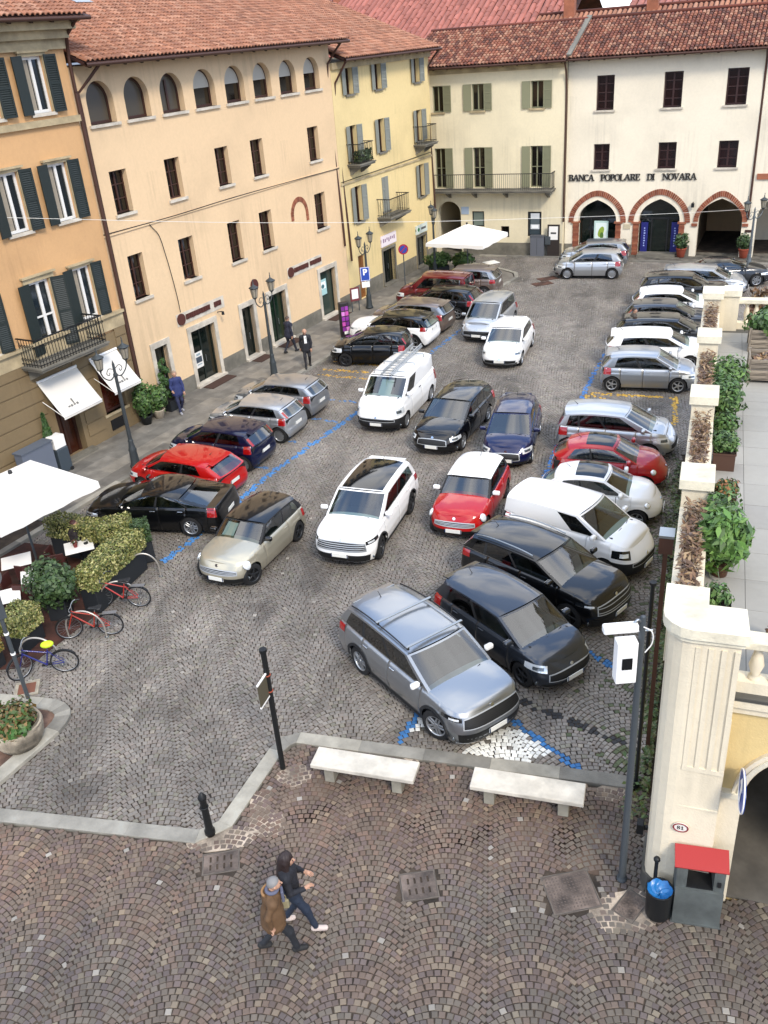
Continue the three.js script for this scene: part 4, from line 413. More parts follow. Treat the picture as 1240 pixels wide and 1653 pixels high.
const dryCols = [[0.16, 0.085, 0.04], [0.22, 0.13, 0.06], [0.1, 0.05, 0.025], [0.3, 0.2, 0.1]], greenCols = [[0.05, 0.12, 0.02], [0.08, 0.17, 0.03], [0.035, 0.08, 0.015], [0.12, 0.2, 0.05]];
const terraPot = mat(0x6a4631, 0.85, { map: stoneTex2 }), brownPot = mat(0x4a3226, 0.8);
{ // troughs set in the parapet, filled with withered plants
  let k = 0; const spots = []; for (const [a, c] of [[0.85, 4.2], [5.05, 8.3], [9.2, 12.55], [13.4, 16.7]]) { const n = 3, l = (c - a) / n; for (let i = 0; i < n; i++) spots.push([a + i * l + 0.05, a + (i + 1) * l - 0.05]); }
  spots.forEach(([a, c], i) => { const where = ['nearest the corner pillar', 'second from the corner pillar', 'third from the corner pillar', 'fourth from the corner pillar', 'fifth from the corner pillar', 'sixth from the corner pillar', 'seventh from the corner pillar', 'eighth from the corner pillar', 'ninth from the corner pillar', 'tenth from the corner pillar', 'eleventh from the corner pillar', 'farthest from the corner pillar'][i]; const t = thing('plant_trough', 'brown trough of withered plants in the parapet, ' + where, 'planter', [TF((a + c) / 2, 0.29)[0], 4.72, TF((a + c) / 2, 0.29)[1]], turnT, 'troughs in the terrace parapet'), L = c - a;
    part(t, 'trough', [bx(-L / 2, L / 2, 0, 0.03, -0.11, 0.11), bx(-L / 2, L / 2, 0, 0.24, -0.115, -0.095), bx(-L / 2, L / 2, 0, 0.24, 0.095, 0.115), bx(-L / 2, -L / 2 + 0.02, 0, 0.24, -0.095, 0.095), bx(L / 2 - 0.02, L / 2, 0, 0.24, -0.095, 0.095)], terraPot); part(t, 'soil', bx(-L / 2 + 0.02, L / 2 - 0.02, 0.03, 0.2, -0.094, 0.094), soilMat);
    part(t, 'plant', leaves(520, 300 + i, 0.04, q => { const x = (q() - 0.5) * L * 0.95; return [x, 0.2 + Math.pow(q(), 1.6) * (0.3 + 0.25 * fbm(x * 3 + i, 1, 5, 2)), (q() - 0.5) * 0.34, 0, 1, 0]; }, dryCols, 3.6), leafMat); k++; });
}
function pot(s, w, r0, h, label, plantGeo, o = {}) { const P = TF(s, w), t = thing('potted_plant', label, 'plant pot', [P[0], FL + 0.01, P[1]], turnT + (o.turn || 0), o.group || 'pots on the terrace'); if (o.square) { part(t, 'pot', [box(r0 * 2, h, r0 * 2, 0, h / 2, 0), box(r0 * 2.15, 0.04, r0 * 2.15, 0, h - 0.02, 0)], o.m || brownPot); part(t, 'soil', box(r0 * 1.8, 0.02, r0 * 1.8, 0, h + 0.005, 0), soilMat); } else { part(t, 'pot', lathe([[0.01, 0], [r0 * 0.72, 0], [r0, h * 0.92], [r0 * 1.08, h * 0.92], [r0 * 1.08, h], [r0 * 0.92, h], [r0 * 0.9, h * 0.9]], 18), o.m || terraPot); part(t, 'soil', cyl(r0 * 0.88, r0 * 0.88, 0.02, 0, h * 0.88, 0, 16), soilMat); } if (plantGeo) { part(t, 'stem', [0, 1, 2].map(i => rod([0, h * 0.8, 0], [Math.cos(i * 2.1) * 0.12, h + 0.3, Math.sin(i * 2.1) * 0.12], 0.012, 0.006, 5)), twigMat); part(t, 'foliage', plantGeo, leafMat); } return t; }
const shrubG = (n, seed, rx, ry, h, size, cols = greenCols, long = 2) => leaves(Math.round(n * 2.1), seed, size * 0.66, ballPlace(rx, ry, rx, 0, h, 0, 0.45, seed), cols, long);
pot(3.15, 0.8, 0.17, 0.34, 'pot with large fresh green leafy plant nearest the corner pillar', shrubG(520, 401, 0.46, 0.5, 0.72, 0.13, [[0.09, 0.2, 0.03], [0.15, 0.28, 0.05], [0.06, 0.13, 0.02]], 2.8)); pot(4.05, 0.75, 0.17, 0.34, 'pot with dark green shrub beside the second pillar cap', shrubG(420, 402, 0.32, 0.42, 0.7, 0.085));
pot(1.7, 0.75, 0.2, 0.38, 'dark square pot by the corner pillar', shrubG(160, 403, 0.22, 0.2, 0.5, 0.07), { square: true, m: M.black }); pot(5.55, 0.84, 0.19, 0.36, 'square brown pot with orange flowering plant', shrubG(320, 404, 0.26, 0.16, 0.46, 0.07, [[0.06, 0.12, 0.02], [0.3, 0.12, 0.03], [0.04, 0.09, 0.02]]), { square: true }); pot(4.6, 0.9, 0.15, 0.3, 'small empty dark pot', null, { m: M.black });
pot(7.5, 0.8, 0.22, 0.4, 'square brown pot with dark bushy plant', shrubG(380, 405, 0.3, 0.26, 0.58, 0.075), { square: true }); pot(9.7, 0.78, 0.19, 0.36, 'pot with bright green bush behind the third pillar cap', shrubG(520, 406, 0.38, 0.42, 0.66, 0.085)); pot(8.9, 0.8, 0.16, 0.3, 'low pot with trailing green plant', shrubG(300, 407, 0.28, 0.24, 0.42, 0.075)); pot(11.3, 0.8, 0.2, 0.36, 'pot with wide light green bush near the fourth cap', shrubG(620, 408, 0.5, 0.46, 0.68, 0.095, [[0.09, 0.18, 0.03], [0.13, 0.24, 0.05], [0.05, 0.1, 0.02]])); pot(10.5, 0.76, 0.17, 0.32, 'pot with thin green shrub', shrubG(320, 409, 0.3, 0.4, 0.62, 0.08)); pot(1.25, 1.62, 0.13, 0.22, 'small brown pot on the near balustrade side', shrubG(90, 410, 0.14, 0.16, 0.34, 0.06, dryCols), { square: true });
for (const [s, w, lab, pl] of [[13.1, 1.95, 'weathered wooden planter box with withered plants', 0], [15.6, 2.0, 'weathered wooden planter box with leafy green shrub', 1]]) {
  const P = TF(s, w), t = thing('planter_box', lab, 'planter', [P[0], FL + 0.01, P[1]], turnT, 'wooden planter boxes on the terrace'), wd = [0x9a8f80, 0xa89c8b, 0x8b8174].map(c => mat(c, 0.9, { map: stoneTex2 })), a = 0.42, d = 0.62, h = 0.62;
  for (const sx of [-1, 1]) for (const sz of [-1, 1]) part(t, 'post', box(0.07, h + 0.04, 0.07, sx * a, (h + 0.04) / 2, sz * d), wd[0]); for (let i = 0; i < 4; i++) { const y = 0.14 + i * 0.14; for (const sx of [-1, 1]) part(t, 'board', box(0.03, 0.125, d * 2 - 0.07, sx * a, y, 0), wd[i % 3]); for (const sz of [-1, 1]) part(t, 'board', box(a * 2 - 0.07, 0.125, 0.03, 0, y, sz * d), wd[(i + 1) % 3]); } part(t, 'soil', box(a * 1.9, 0.05, d * 1.92, 0, pl ? h - 0.1 : h - 0.24, 0), soilMat);
  part(t, 'plant', pl ? leaves(900, 420, 0.09, ballPlace(0.62, 0.36, 0.78, 0, 0.78, 0, 0.4, 3), greenCols) : leaves(260, 421, 0.08, r => [(r() - 0.5) * 0.7, 0.4 + r() * 0.2, (r() - 0.5) * 1.0, 0, 1, 0], dryCols, 2.6), leafMat);
}
{ const P = TF(18.6, 2.6), t = thing('planter_box', 'terracotta planter with dry shrubs beyond the far balustrade', 'planter', [P[0], 4.2, P[1]], turnT); part(t, 'box', [bx(-0.3, 0.3, 0, 0.45, -1.2, 1.2)], terraPot); part(t, 'support', bx(-0.35, 0.35, -4.2, 0, -1.3, 1.3), TM.wall); part(t, 'plant', leaves(420, 431, 0.1, boxPlace(0.6, 0.7, 2.3, 0, 0.7, 0, 7), dryCols, 2), leafMat); }
// small greenery at the foot of the terrace wall
{ const g = leaves(2600, 441, 0.06, r => { const s = 1.2 + r() * 15.5, k = fbm(s * 1.3, 3, 9, 3), P = TF(s, -0.02 - Math.pow(r(), 2) * 0.75 * k); return [P[0], 0.01 + Math.pow(r(), 2.5) * 0.5 * clamp(k * 2.2 - 0.6), P[1], 0, 1, 0]; }, [[0.05, 0.1, 0.02], [0.09, 0.13, 0.03], [0.12, 0.12, 0.05]]); const o = shade(new THREE.Mesh(g, leafMat)); o.name = 'weeds'; o.userData = { kind: 'stuff', label: 'green weeds at the foot of the terrace wall', category: 'weeds' }; scene.add(o); }

// ---------------------------------------------------------------- cars
const paintTex = grey(256, (u, v) => 0.5 + 0.5 * (fbm(u * 16, v * 16, 88, 3, 16) - 0.5), 1.5);
const paint = (c, metal = 0, rough = 0.32) => mat(c, rough, { metalness: metal, clearcoat: 1, clearcoatRoughness: 0.04, specularIntensity: 0.3 });
const CM = {
  lampBlack: mat(0x14171a, 0.1, { clearcoat: 1 }),
  bright: mat(0xa9adb0, 0.3, { metalness: 0.25 }),
  glass: mat(0xa9b8b4, 0.02, { transmission: 1, thickness: 0, ior: 2.0 }), tint: mat(0x3c4444, 0.02, { transmission: 1, thickness: 0, ior: 1.9 }), inner: mat(0x17181a, 0.9), seat: mat(0x2a2b2f, 0.95), seatGrey: mat(0x55555a, 0.95), dash: mat(0x1c1d1f, 0.85),
  lampGlass: mat(0xe9eef0, 0.12, { metalness: 0.35, clearcoat: 1 }), lampDark: mat(0x5c646a, 0.12, { metalness: 0.5, clearcoat: 1 }), tail: mat(0x8e0d0c, 0.15, { clearcoat: 1 }), amber: mat(0xb55a12, 0.2, { clearcoat: 1 }), plate: mat(0xd9d9d2, 0.5), eu: mat(0x16294f, 0.5), rim: mat(0xa6a9ac, 0.35, { metalness: 0.8 }), rimDark: mat(0x3a3c3f, 0.4, { metalness: 0.7 }), grille: mat(0x0d0e0f, 0.5), paper: mat(0xe6e6e2, 0.8),
};
const fan = (n, f) => { const g = grid(n, 1, f); return g; };
const wheelGeos = {};
function wheelParts(R, spokes, style) {
  const key = R + '_' + spokes + style; if (wheelGeos[key]) return wheelGeos[key]; const w = 0.2, r = R * 0.68;
  const tyre = lathe([[r, -w / 2], [R - 0.025, -w / 2], [R - 0.004, -w / 2 + 0.03], [R, -w / 4], [R, w / 4], [R - 0.004, w / 2 - 0.03], [R - 0.025, w / 2], [r, w / 2]], 28).rotateX(Math.PI / 2);
  const rim = [lathe([[r + 0.004, w / 2 - 0.002], [r - 0.012, w / 2 + 0.004], [r - 0.028, w / 2 - 0.015], [r - 0.03, 0]], 28).rotateX(Math.PI / 2), new THREE.CylinderGeometry(0.055, 0.065, 0.03, 12).rotateX(Math.PI / 2).translate(0, 0, w / 2 - 0.022)];
  if (style === 'cap') { rim.push(lathe([[0.001, w / 2 - 0.01], [r * 0.5, w / 2 - 0.004], [r * 0.78, w / 2 - 0.02]], 24).rotateX(Math.PI / 2)); for (let i = 0; i < 9; i++) { const a = i / 9 * 6.2832; rim.push(box(r * 0.26, 0.07, 0.012).translate(r * 0.86, 0, w / 2 - 0.02).rotateZ(a)); } }
  else for (let i = 0; i < spokes; i++) { const a = i / spokes * 6.2832, n = style === 'twin' ? [-0.035, 0.035] : [0]; for (const o of n) { const s = extr([[0.03, -0.022], [r - 0.02, -0.016 - (style === 'wide' ? 0.03 : 0)], [r - 0.02, 0.016 + (style === 'wide' ? 0.03 : 0)], [0.03, 0.022]], 0.022, [], 0.004); s.translate(0, o, w / 2 - 0.042).rotateZ(a); rim.push(s); } }
  const back = new THREE.CylinderGeometry(r - 0.02, r - 0.02, 0.02, 20).rotateX(Math.PI / 2).translate(0, 0, w / 2 - 0.09);
  return wheelGeos[key] = { tyre, rim: merge(rim), back };
}
/* a car in its own axes: x forward, y up, z to its right side, centre of the footprint at the origin.
   Body: columns round the plan outline, each with a height profile; the glasshouse stands on it. */
function makeCar(o, label, pos, az, group) {
  const p = { W: 1.7, H: 1.48, fo: 0.82, R: 0.31, nose: 0.75, cowl: 0.94, belt: 0.98, tailTop: 0.98, cowlX: 0.9, ws: 0.78, roofR: 0.4, tail: 0.14, cf: 0.75, cr: 0.42, nf: 2.7, nr: 5, tumble: 0.83, rake: 1, doors: [0.5, 0.02, -0.98], win: [[0.07, 0.46], [0.5, 0.84]], spokes: 5, style: '', rim: 'rim', glassR: 'glass', cap: null, clad: 0, arch: 0.05, lampY: [0.6, 0.76], lampF: [0.5, 0.98], lamp: 'lampGlass', tailF: [0.72, 1], tailY: [0.72, 0.98], grilleY: [0.42, 0.6], grilleF: 0.45, seat: 'seat', hoodCrown: 0.07, roofCrown: 0.05, roofDrop: 0.075, bF: 0.22, bR: 0.1, cargo: false, mirror: null, ...o };
  const { L, W, H, R } = p, h2 = L / 2, axF = h2 - p.fo, axR = axF - p.wb, ra = R + p.arch, sill = p.sill ?? 0.2, cowlX = h2 - p.cowlX, wsX = cowlX - p.ws, roofR = -h2 + p.roofR, tailX = -h2 + p.tail;
  const root = thing(p.name || 'parked_car', label, p.cat || 'car', [pos[0], 0.004, pos[1]], Math.PI / 2 - az * Math.PI / 180, group);
  const body = p.paint, roofM = p.roofPaint || body, pw = Math.pow;
  // plan outline for the right half: f in [0,1] front centre -> side, side by x, rear side -> centre
  const sideZ = x => W / 2 * (1 - 0.035 * pw(Math.abs(x) / h2, 3));
  const planF = f => { const a = f * Math.PI / 2, x = h2 - p.cf + p.cf * pw(Math.max(0, Math.cos(a)), 2 / p.nf); return [x, sideZ(h2 - p.cf) * pw(Math.sin(a), 2 / (p.nf + 0.4))]; };
  const planR = f => { const a = f * Math.PI / 2, x = -h2 + p.cr - p.cr * pw(Math.max(0, Math.cos(a)), 2 / p.nr); return [x, sideZ(-h2 + p.cr) * pw(Math.sin(a), 2 / (p.nr + 0.4))]; };
  const topY = x => x > cowlX ? lerp(p.cowl, p.nose, pw(clamp((x - cowlX) / (h2 - cowlX)), 1.7)) : x > tailX ? lerp(p.cowl, p.belt, (cowlX - x) / (cowlX - tailX)) : lerp(p.belt, p.tailTop, (tailX - x) / (tailX + h2));
  const prof = (t, nx) => { const s = 0.055 * pw(clamp(1 - t / 0.42), 2) + 0.05 * pw(clamp((t - 0.55) / 0.45), 2) + 0.05 * pw(clamp((t - 0.88) / 0.12), 2) + 0.014 * sm(clamp((t - 0.7) / 0.05)) - 0.012 * sm(clamp((t - 0.3) / 0.08)) * (1 - sm(clamp((t - 0.42) / 0.2))), fr = 0.1 * pw(clamp(1 - t / 0.3), 2) + p.bF * pw(clamp((t - 0.45) / 0.55), 1.7), re = 0.1 * pw(clamp(1 - t / 0.3), 2) + 0.04 * clamp((t - 0.42) / 0.06) + p.bR * pw(clamp((t - 0.5) / 0.5), 1.5); const w = nx * nx; return lerp(s, nx > 0 ? fr : re, w); };
  const col = (kind, f) => { // -> {x,z,nx,nz,y0,y1}
    const P = kind === 'F' ? planF : kind === 'R' ? planR : q => [q, sideZ(q)], e = 0.004, [x, z] = P(f); let a = P(kind === 'S' ? f : clamp(f - e)), b = P(kind === 'S' ? f + e : clamp(f + e)), tx = b[0] - a[0], tz = b[1] - a[1]; if (kind === 'S') { tx = -tx; tz = -tz; } if (kind === 'R') { tx = -tx; tz = -tz; }
    const l = Math.hypot(tx, tz) || 1; let nx = tz / l, nz = -tx / l; if (kind === 'F' && f < 1e-6) { nx = 1; nz = 0; } if (kind === 'R' && f < 1e-6) { nx = -1; nz = 0; }
    let y0 = sill + (Math.abs(nx) > 0.3 ? 0.03 : 0); for (const ax of [axF, axR]) { const dx = x - ax; if (Math.abs(dx) < ra && Math.abs(nz) > 0.5) y0 = Math.max(y0, R + Math.sqrt(ra * ra - dx * dx)); }
    return { x, z, nx, nz, y0, y1: topY(x) };
  };
  const at = (c, y, off = 0) => { const i = prof(clamp((y - sill) / (topY(c.x) - sill)), c.nx) - off; return [c.x - c.nx * i, y, c.z - c.nz * i]; };
  const both = g => { const m = g.clone().scale(1, 1, -1); const ix = m.index.array; for (let i = 0; i < ix.length; i += 3) { const t = ix[i]; ix[i] = ix[i + 1]; ix[i + 1] = t; } m.computeVertexNormals(); return m; };
  const NR = 14, rows = t => t;
  const panel = cols => grid(cols.length - 1, NR, (u, v) => { const c = cols[Math.round(u * (cols.length - 1))]; return at(c, lerp(c.y0, c.y1, rows(v)), c.fold || 0); }, true);
  const sidePanel = (xa, xb) => { const n = Math.max(3, Math.round(Math.abs(xa - xb) / 0.07)), a = xa - 0.008, b = xb + 0.008, cs = []; for (let i = 0; i <= n; i++) cs.push(col('S', lerp(a, b, i / n))); for (const ax of [axF, axR]) for (const s of [-1, 1]) { const e = ax + s * ra * 0.999, e2 = ax + s * ra * 1.001; for (const q of [e, e2]) if (q < a && q > b) cs.push(col('S', q)); } cs.sort((m, k) => k.x - m.x); const f0 = { ...cs[0], fold: -0.03 }, f1 = { ...cs[cs.length - 1], fold: -0.03 }; return panel([f0, ...cs, f1]); };
  const xf = h2 - p.cf, xr = -h2 + p.cr, fc = [], rc = []; for (let i = 0; i <= 14; i++) fc.push(col('F', i / 14)); for (let i = 0; i <= 12; i++) rc.push(col('R', 1 - i / 12));
  const doorX = p.doors.map(d => d * 1), cols = 'side';
  void cols; const fendEnd = doorX[0], quarter = doorX[doorX.length - 1];
  { const cut = (a, b) => grid(fc.length - 1, 6, (u, v) => { const c = fc[Math.round(u * (fc.length - 1))]; return at(c, lerp(a ?? c.y0, b ?? c.y1, v)); }, true); if (p.bumper) { const lo = cut(null, p.bumperY ?? 0.6), up = cut(p.bumperY ?? 0.6, null); part(root, 'front_bumper', merge([lo, both(lo)]), p.bumper); part(root, 'front_panel', merge([up, both(up)]), body); } else { const nose = panel(fc); part(root, 'front_bumper', merge([nose, both(nose)]), body); } const back = panel(rc); part(root, 'rear_panel', merge([back, both(back)]), body); }
  const fen = sidePanel(xf + 0.005, fendEnd), qua = sidePanel(quarter, xr - 0.005);
  for (const sgn of [1, -1]) { part(root, 'fender', sgn > 0 ? fen : both(fen), body); part(root, 'rear_quarter', sgn > 0 ? qua : both(qua), body); }
  for (let i = 0; i + 1 < doorX.length; i++) { const d = sidePanel(doorX[i], doorX[i + 1]); for (const sgn of [1, -1]) { const m = part(root, 'door', sgn > 0 ? d : both(d), body); const hx = doorX[i + 1] + 0.17, c = col('S', hx), q = at(c, c.y1 - 0.12, 0.02); part(m, 'handle', rbox(0.17, 0.03, 0.03, 0.012, q[0], q[1], q[2] * sgn), p.handle || body); } }
  // bonnet and rear shelf: strips across between the two top edges
  const strip = (cs, crown) => grid(cs.length - 1, 14, (u, v) => { const c = cs[Math.round(u * (cs.length - 1))], e = at(c, c.y1), s = 2 * v - 1; return [e[0], e[1] + crown * (1 - pw(Math.abs(s), 2.4)) * clamp(e[2] / (W * 0.35)), e[2] * s]; });
  const hoodC = [...fc]; for (let i = 1; i <= 12; i++) hoodC.push(col('S', lerp(xf, cowlX - 0.12, i / 12))); part(root, 'bonnet', strip(hoodC, p.hoodCrown), body);
  if (tailX > -h2 + 0.05) { const cs = [...rc].reverse(); for (let i = 1; i <= 4; i++) cs.push(col('S', lerp(xr, Math.max(tailX + 0.1, xr + 0.02), i / 4))); const g = strip(cs.reverse(), 0.02); part(root, 'tail_shelf', g, body); }
  // glasshouse
  const yb = x => topY(clamp(x, tailX, cowlX)) - 0.012, rearZ = x => { const k = clamp((-h2 + p.cr - x) / p.cr); return sideZ(-h2 + p.cr) * pw(Math.sqrt(Math.max(0.02, 1 - pw(k, p.nr))), 2 / (p.nr + 0.4)); }, zb = x => (x < -h2 + p.cr ? Math.min(sideZ(x), rearZ(x) - 0.01) : sideZ(x)) - 0.085, zr = W / 2 * p.tumble, xm = (wsX + roofR) / 2;
  const yr = x => H - p.roofCrown - 0.01 - p.roofDrop * pw(Math.abs(x - xm - 0.1) / Math.max(0.6, (wsX - roofR) / 2), 2.2) * (x < xm ? 1 : 0.75);
  const zt = x => zr * (1 - 0.06 * clamp((xm - x) / 1.6));
  const side = (a, t) => { const xB = lerp(cowlX, tailX, a), xT = lerp(wsX, roofR, a), x = lerp(xB, xT, pw(t, p.rake)), B = zb(xB), Tz = zt(xT); return [x, lerp(yb(xB), yr(xT) - 0.035, t), lerp(B, Tz, pw(t, 1.35))]; };
  const endF = 0.2, endR = p.endR ?? 0.1;
  const front = (s, t) => { const e = side(0, t), k = 1 - s * s; return [e[0] + endF * lerp(1, 0.55, t) * k, e[1] + (0.035 * 0 + p.roofCrown) * k * t, e[2] * s]; };
  const rear = (s, t) => { const e = side(1, t), k = 1 - pw(Math.abs(s), 2.5); return [e[0] - endR * k, e[1] + p.roofCrown * k * t, e[2] * s]; };
  const G = (f, u0, u1, t0, t1, nu, nt, flip) => grid(nu, nt, (u, v) => f(lerp(u0, u1, u), lerp(t0, t1, v)), flip);
  const pil = [], sg = [], black = []; const w0 = 0.07, w1 = 0.9, gr = CM[p.glassR];
  const wn = p.win, edges = [0, ...wn.flat(), 1];
  pil.push(G(side, 0, 1, 0, w0, 16, 1, true), G(side, 0, 1, w1, 1, 16, 2, true)); for (let i = 0; i < edges.length; i += 2) { const mid = i > 0 && i < edges.length - 2; (mid ? black : pil).push(G(side, edges[i], edges[i + 1], w0, w1, mid ? 2 : 5, 6, true)); }
  pil.push(G(front, 0.92, 1, 0, 1, 2, 8, true), G(front, 0, 0.92, 0.955, 1, 10, 1, true), G(rear, p.rearS ?? 0.84, 1, 0, 1, 3, 8)); const ra0 = p.rearT?.[0] ?? 0.08, ra1 = p.rearT?.[1] ?? 0.88; pil.push(G(rear, 0, p.rearS ?? 0.84, ra1, 1, 8, 2), G(rear, 0, p.rearS ?? 0.84, 0, ra0, 8, 1));
  const dbl = l => l.flatMap(g => [g, both(g)]);
  const smooth = l => { let g = merge(l); g.deleteAttribute('normal'); g.deleteAttribute('uv'); g = mergeVertices(g, 0.002); g.computeVertexNormals(); g = toCreasedNormals(g, 0.75); g.setAttribute('uv', new THREE.BufferAttribute(new Float32Array(g.attributes.position.count * 2), 2)); return g; };
  part(root, 'pillars', smooth(dbl(pil)), p.pillarPaint || body); for (const g of dbl(black)) part(root, 'door_pillar', g, p.cargo ? body : M.trim);
  part(root, 'roof', grid(18, 16, (u, v) => { const s = 2 * v - 1, k = 1 - s * s, kr = 1 - pw(Math.abs(s), 2.5), xT = lerp(wsX, roofR, u), x = lerp(wsX + endF * 0.55 * k, roofR - endR * kr, u), e = zt(xT); return [x, yr(xT) - 0.035 + 0.035 * (1 - pw(Math.abs(s), 8)) + p.roofCrown * lerp(k, kr, u) * 1 + 0.0, e * s]; }), roofM);
  part(root, 'windscreen', G(front, -0.92, 0.92, 0.02, 0.955, 16, 8, true), CM.glass);
  wn.forEach(([a, b], i) => { const g = G(side, a, b, w0, w1, 8, 6, true); for (const q of [g, both(g)]) part(root, 'side_window', q, i ? gr : CM.glass); });
  part(root, 'rear_window', G(rear, -(p.rearS ?? 0.84), p.rearS ?? 0.84, ra0, ra1, 14, 6), p.cargo ? body : gr);
  // cabin: tub, dash, wheel and seats
  const fl = 0.42, tubA = cowlX + 0.1, tubB = tailX + 0.02, tw = W / 2 - 0.13;
  part(root, 'cabin_floor', [bx(tubB, tubA, fl - 0.05, fl, -tw, tw), bx(tubB, tubA, fl, p.cowl - 0.06, tw - 0.02, tw + 0.02), bx(tubB, tubA, fl, p.cowl - 0.06, -tw - 0.02, -tw + 0.02), bx(tubB - 0.02, tubB + 0.02, fl, p.belt - 0.08, -tw, tw), bx(tubA - 0.02, tubA + 0.02, fl, p.cowl - 0.08, -tw, tw), bx(-h2 + 0.3, h2 - 0.3, sill - 0.04, fl - 0.06, -W / 2 + 0.3, W / 2 - 0.3), bx(axR + ra + 0.02, axF - ra - 0.02, sill - 0.03, fl - 0.06, -W / 2 + 0.1, W / 2 - 0.1)], CM.inner);
  const dx = cowlX - 0.1; part(root, 'dashboard', rbox(0.75, 0.16, W - 0.42, 0.07, dx - 0.1, p.cowl - 0.05, 0), CM.dash);
  part(root, 'steering_wheel', new THREE.TorusGeometry(0.18, 0.018, 6, 18).rotateY(Math.PI / 2).rotateZ(0.45).translate(dx - 0.55, p.cowl - 0.02, -W * 0.22), CM.dash);
  const seatM = CM[p.seat]; for (const s of [-1, 1]) { const sx = dx - 1.05, z = s * W * 0.22; part(root, 'front_seat', [rbox(0.5, 0.16, 0.48, 0.06, sx + 0.05, fl + 0.18, z), rbox(0.16, 0.58, 0.47, 0.07, 0, 0.29, 0).rotateZ(0.28).translate(sx - 0.2, fl + 0.22, z), rbox(0.09, 0.17, 0.25, 0.04, sx - 0.42, Math.min(fl + 0.9, H - 0.27), z)], seatM); }
  if (!p.cargo) { const sx = Math.max(dx - 1.95, tubB + 0.45, roofR + 0.56); part(root, 'rear_seat', [rbox(0.48, 0.16, W - 0.4, 0.06, sx + 0.05, fl + 0.18, 0), rbox(0.15, 0.54, W - 0.42, 0.06, 0, 0.27, 0).rotateZ(0.3).translate(sx - 0.2, fl + 0.2, 0), ...[-0.45, 0.45].map(z => rbox(0.08, 0.14, 0.24, 0.03, sx - 0.4, Math.min(fl + 0.8, H - 0.33), z))], seatM); part(root, 'parcel_shelf', bx(tubB, sx - 0.3, p.belt - 0.14, p.belt - 0.11, -tw, tw), CM.inner); }
  else part(root, 'bulkhead', bx(dx - 1.6, dx - 1.56, fl, H - 0.12, -tw + 0.1, tw - 0.1), CM.seatGrey);
  // wheels
  for (const ax of [axF, axR]) for (const s of [1, -1]) { const wp = wheelParts(R, p.spokes, p.style), m = part(root, 'wheel', wp.back, M.black); m.position.set(ax, R, s * (W / 2 - 0.125)); m.rotation.y = s > 0 ? 0 : Math.PI; if (ax === axF && p.steer) m.rotation.y += p.steer; part(m, 'tyre', wp.tyre, M.rubber); part(m, 'rim', wp.rim, CM[p.rim]); }
  for (const ax of [axF, axR]) for (const s of [1, -1]) { const g = grid(18, 1, (u, v) => { const a = lerp(-0.35, Math.PI + 0.35, u); return [ax + Math.cos(a) * (ra - 0.002), Math.max(sill - 0.02, R + Math.sin(a) * (ra - 0.002)), s * lerp(W / 2 - 0.06, W / 2 - 0.4, v)]; }, s > 0); part(root, 'wheel_arch', g, M.black); }
  if (p.clad) { const cl = []; for (const ax of [axF, axR]) cl.push(grid(24, 2, (u, v) => { const a = lerp(-0.12, Math.PI + 0.12, u), rr = ra + lerp(-0.01, p.clad, v), x = ax + Math.cos(a) * rr, y = Math.max(sill, R + Math.sin(a) * rr), q = at(col('S', x), y, 0.014); return q; }, true)); cl.push(grid(20, 2, (u, v) => at(col('S', lerp(axF - ra, axR + ra, u)), lerp(sill - 0.02, sill + 0.1, v), 0.012), true)); for (const q of dbl(cl)) part(root, 'cladding', q, M.trim); }
  // lamps, grille, plates: patches lying on the body skin
  const patch = (kind, f0, f1, y0, y1, off, nu = 6, nv = 3) => grid(nu, nv, (u, v) => { const f = lerp(f0, f1, u), c = col(kind, f), a = typeof y0 === 'function' ? y0(u) : y0, b = typeof y1 === 'function' ? y1(u) : y1; return at(c, lerp(a, b, v), off); }, kind === 'F');
  const [ly0, ly1] = p.lampY; let hl;
  if (p.roundLamp) { const c = col('F', p.roundLamp), q = at(c, (ly0 + ly1) / 2, 0.01), rr = (ly1 - ly0) / 2; for (const s of [1, -1]) { const an = -Math.atan2(c.nz, c.nx) * s, m = part(root, 'headlight', new THREE.SphereGeometry(rr, 16, 10).scale(0.5, 1, 1).rotateZ(0.45).rotateY(an).translate(q[0], q[1], q[2] * s), CM[p.lamp]); part(m, 'bezel', new THREE.TorusGeometry(rr, 0.012, 6, 20).rotateY(Math.PI / 2).rotateZ(0.45).rotateY(an).translate(q[0], q[1], q[2] * s), M.chrome); } }
  else { hl = patch('F', p.lampF[0], p.lampF[1], u => lerp(ly0, ly0 + 0.02, u), u => ly1 - 0.015 + 0.06 * u - 0.05 * u * u * u, 0.006, 8, 3); const ins = patch('F', lerp(p.lampF[0], p.lampF[1], 0.16), lerp(p.lampF[0], p.lampF[1], 0.66), lerp(ly0, ly1, 0.3), lerp(ly0, ly1, 0.74), 0.013, 6, 2), dk = p.lamp === 'lampDark'; for (const s of [1, -1]) { const m = part(root, 'headlight', s > 0 ? hl : both(hl), dk ? CM.lampBlack : CM[p.lamp]); part(m, 'lens', s > 0 ? ins : both(ins), dk ? CM.lampGlass : CM.lampDark); } }
  const tl = patch('R', p.tailF[0], p.tailF[1], p.tailY[0], p.tailY[1], 0.008, 6, 3); for (const s of [1, -1]) part(root, 'tail_light', s > 0 ? tl : both(tl), CM.tail);
  if (p.tailHigh) { const g = grid(3, 6, (u, v) => { const q = rear(lerp(0.86, 1, u), lerp(0.02, 0.75, v)); return [q[0] - 0.008, q[1], q[2] + 0.004]; }); for (const s of [1, -1]) part(root, 'tail_light', s > 0 ? g : both(g), CM.tail); }
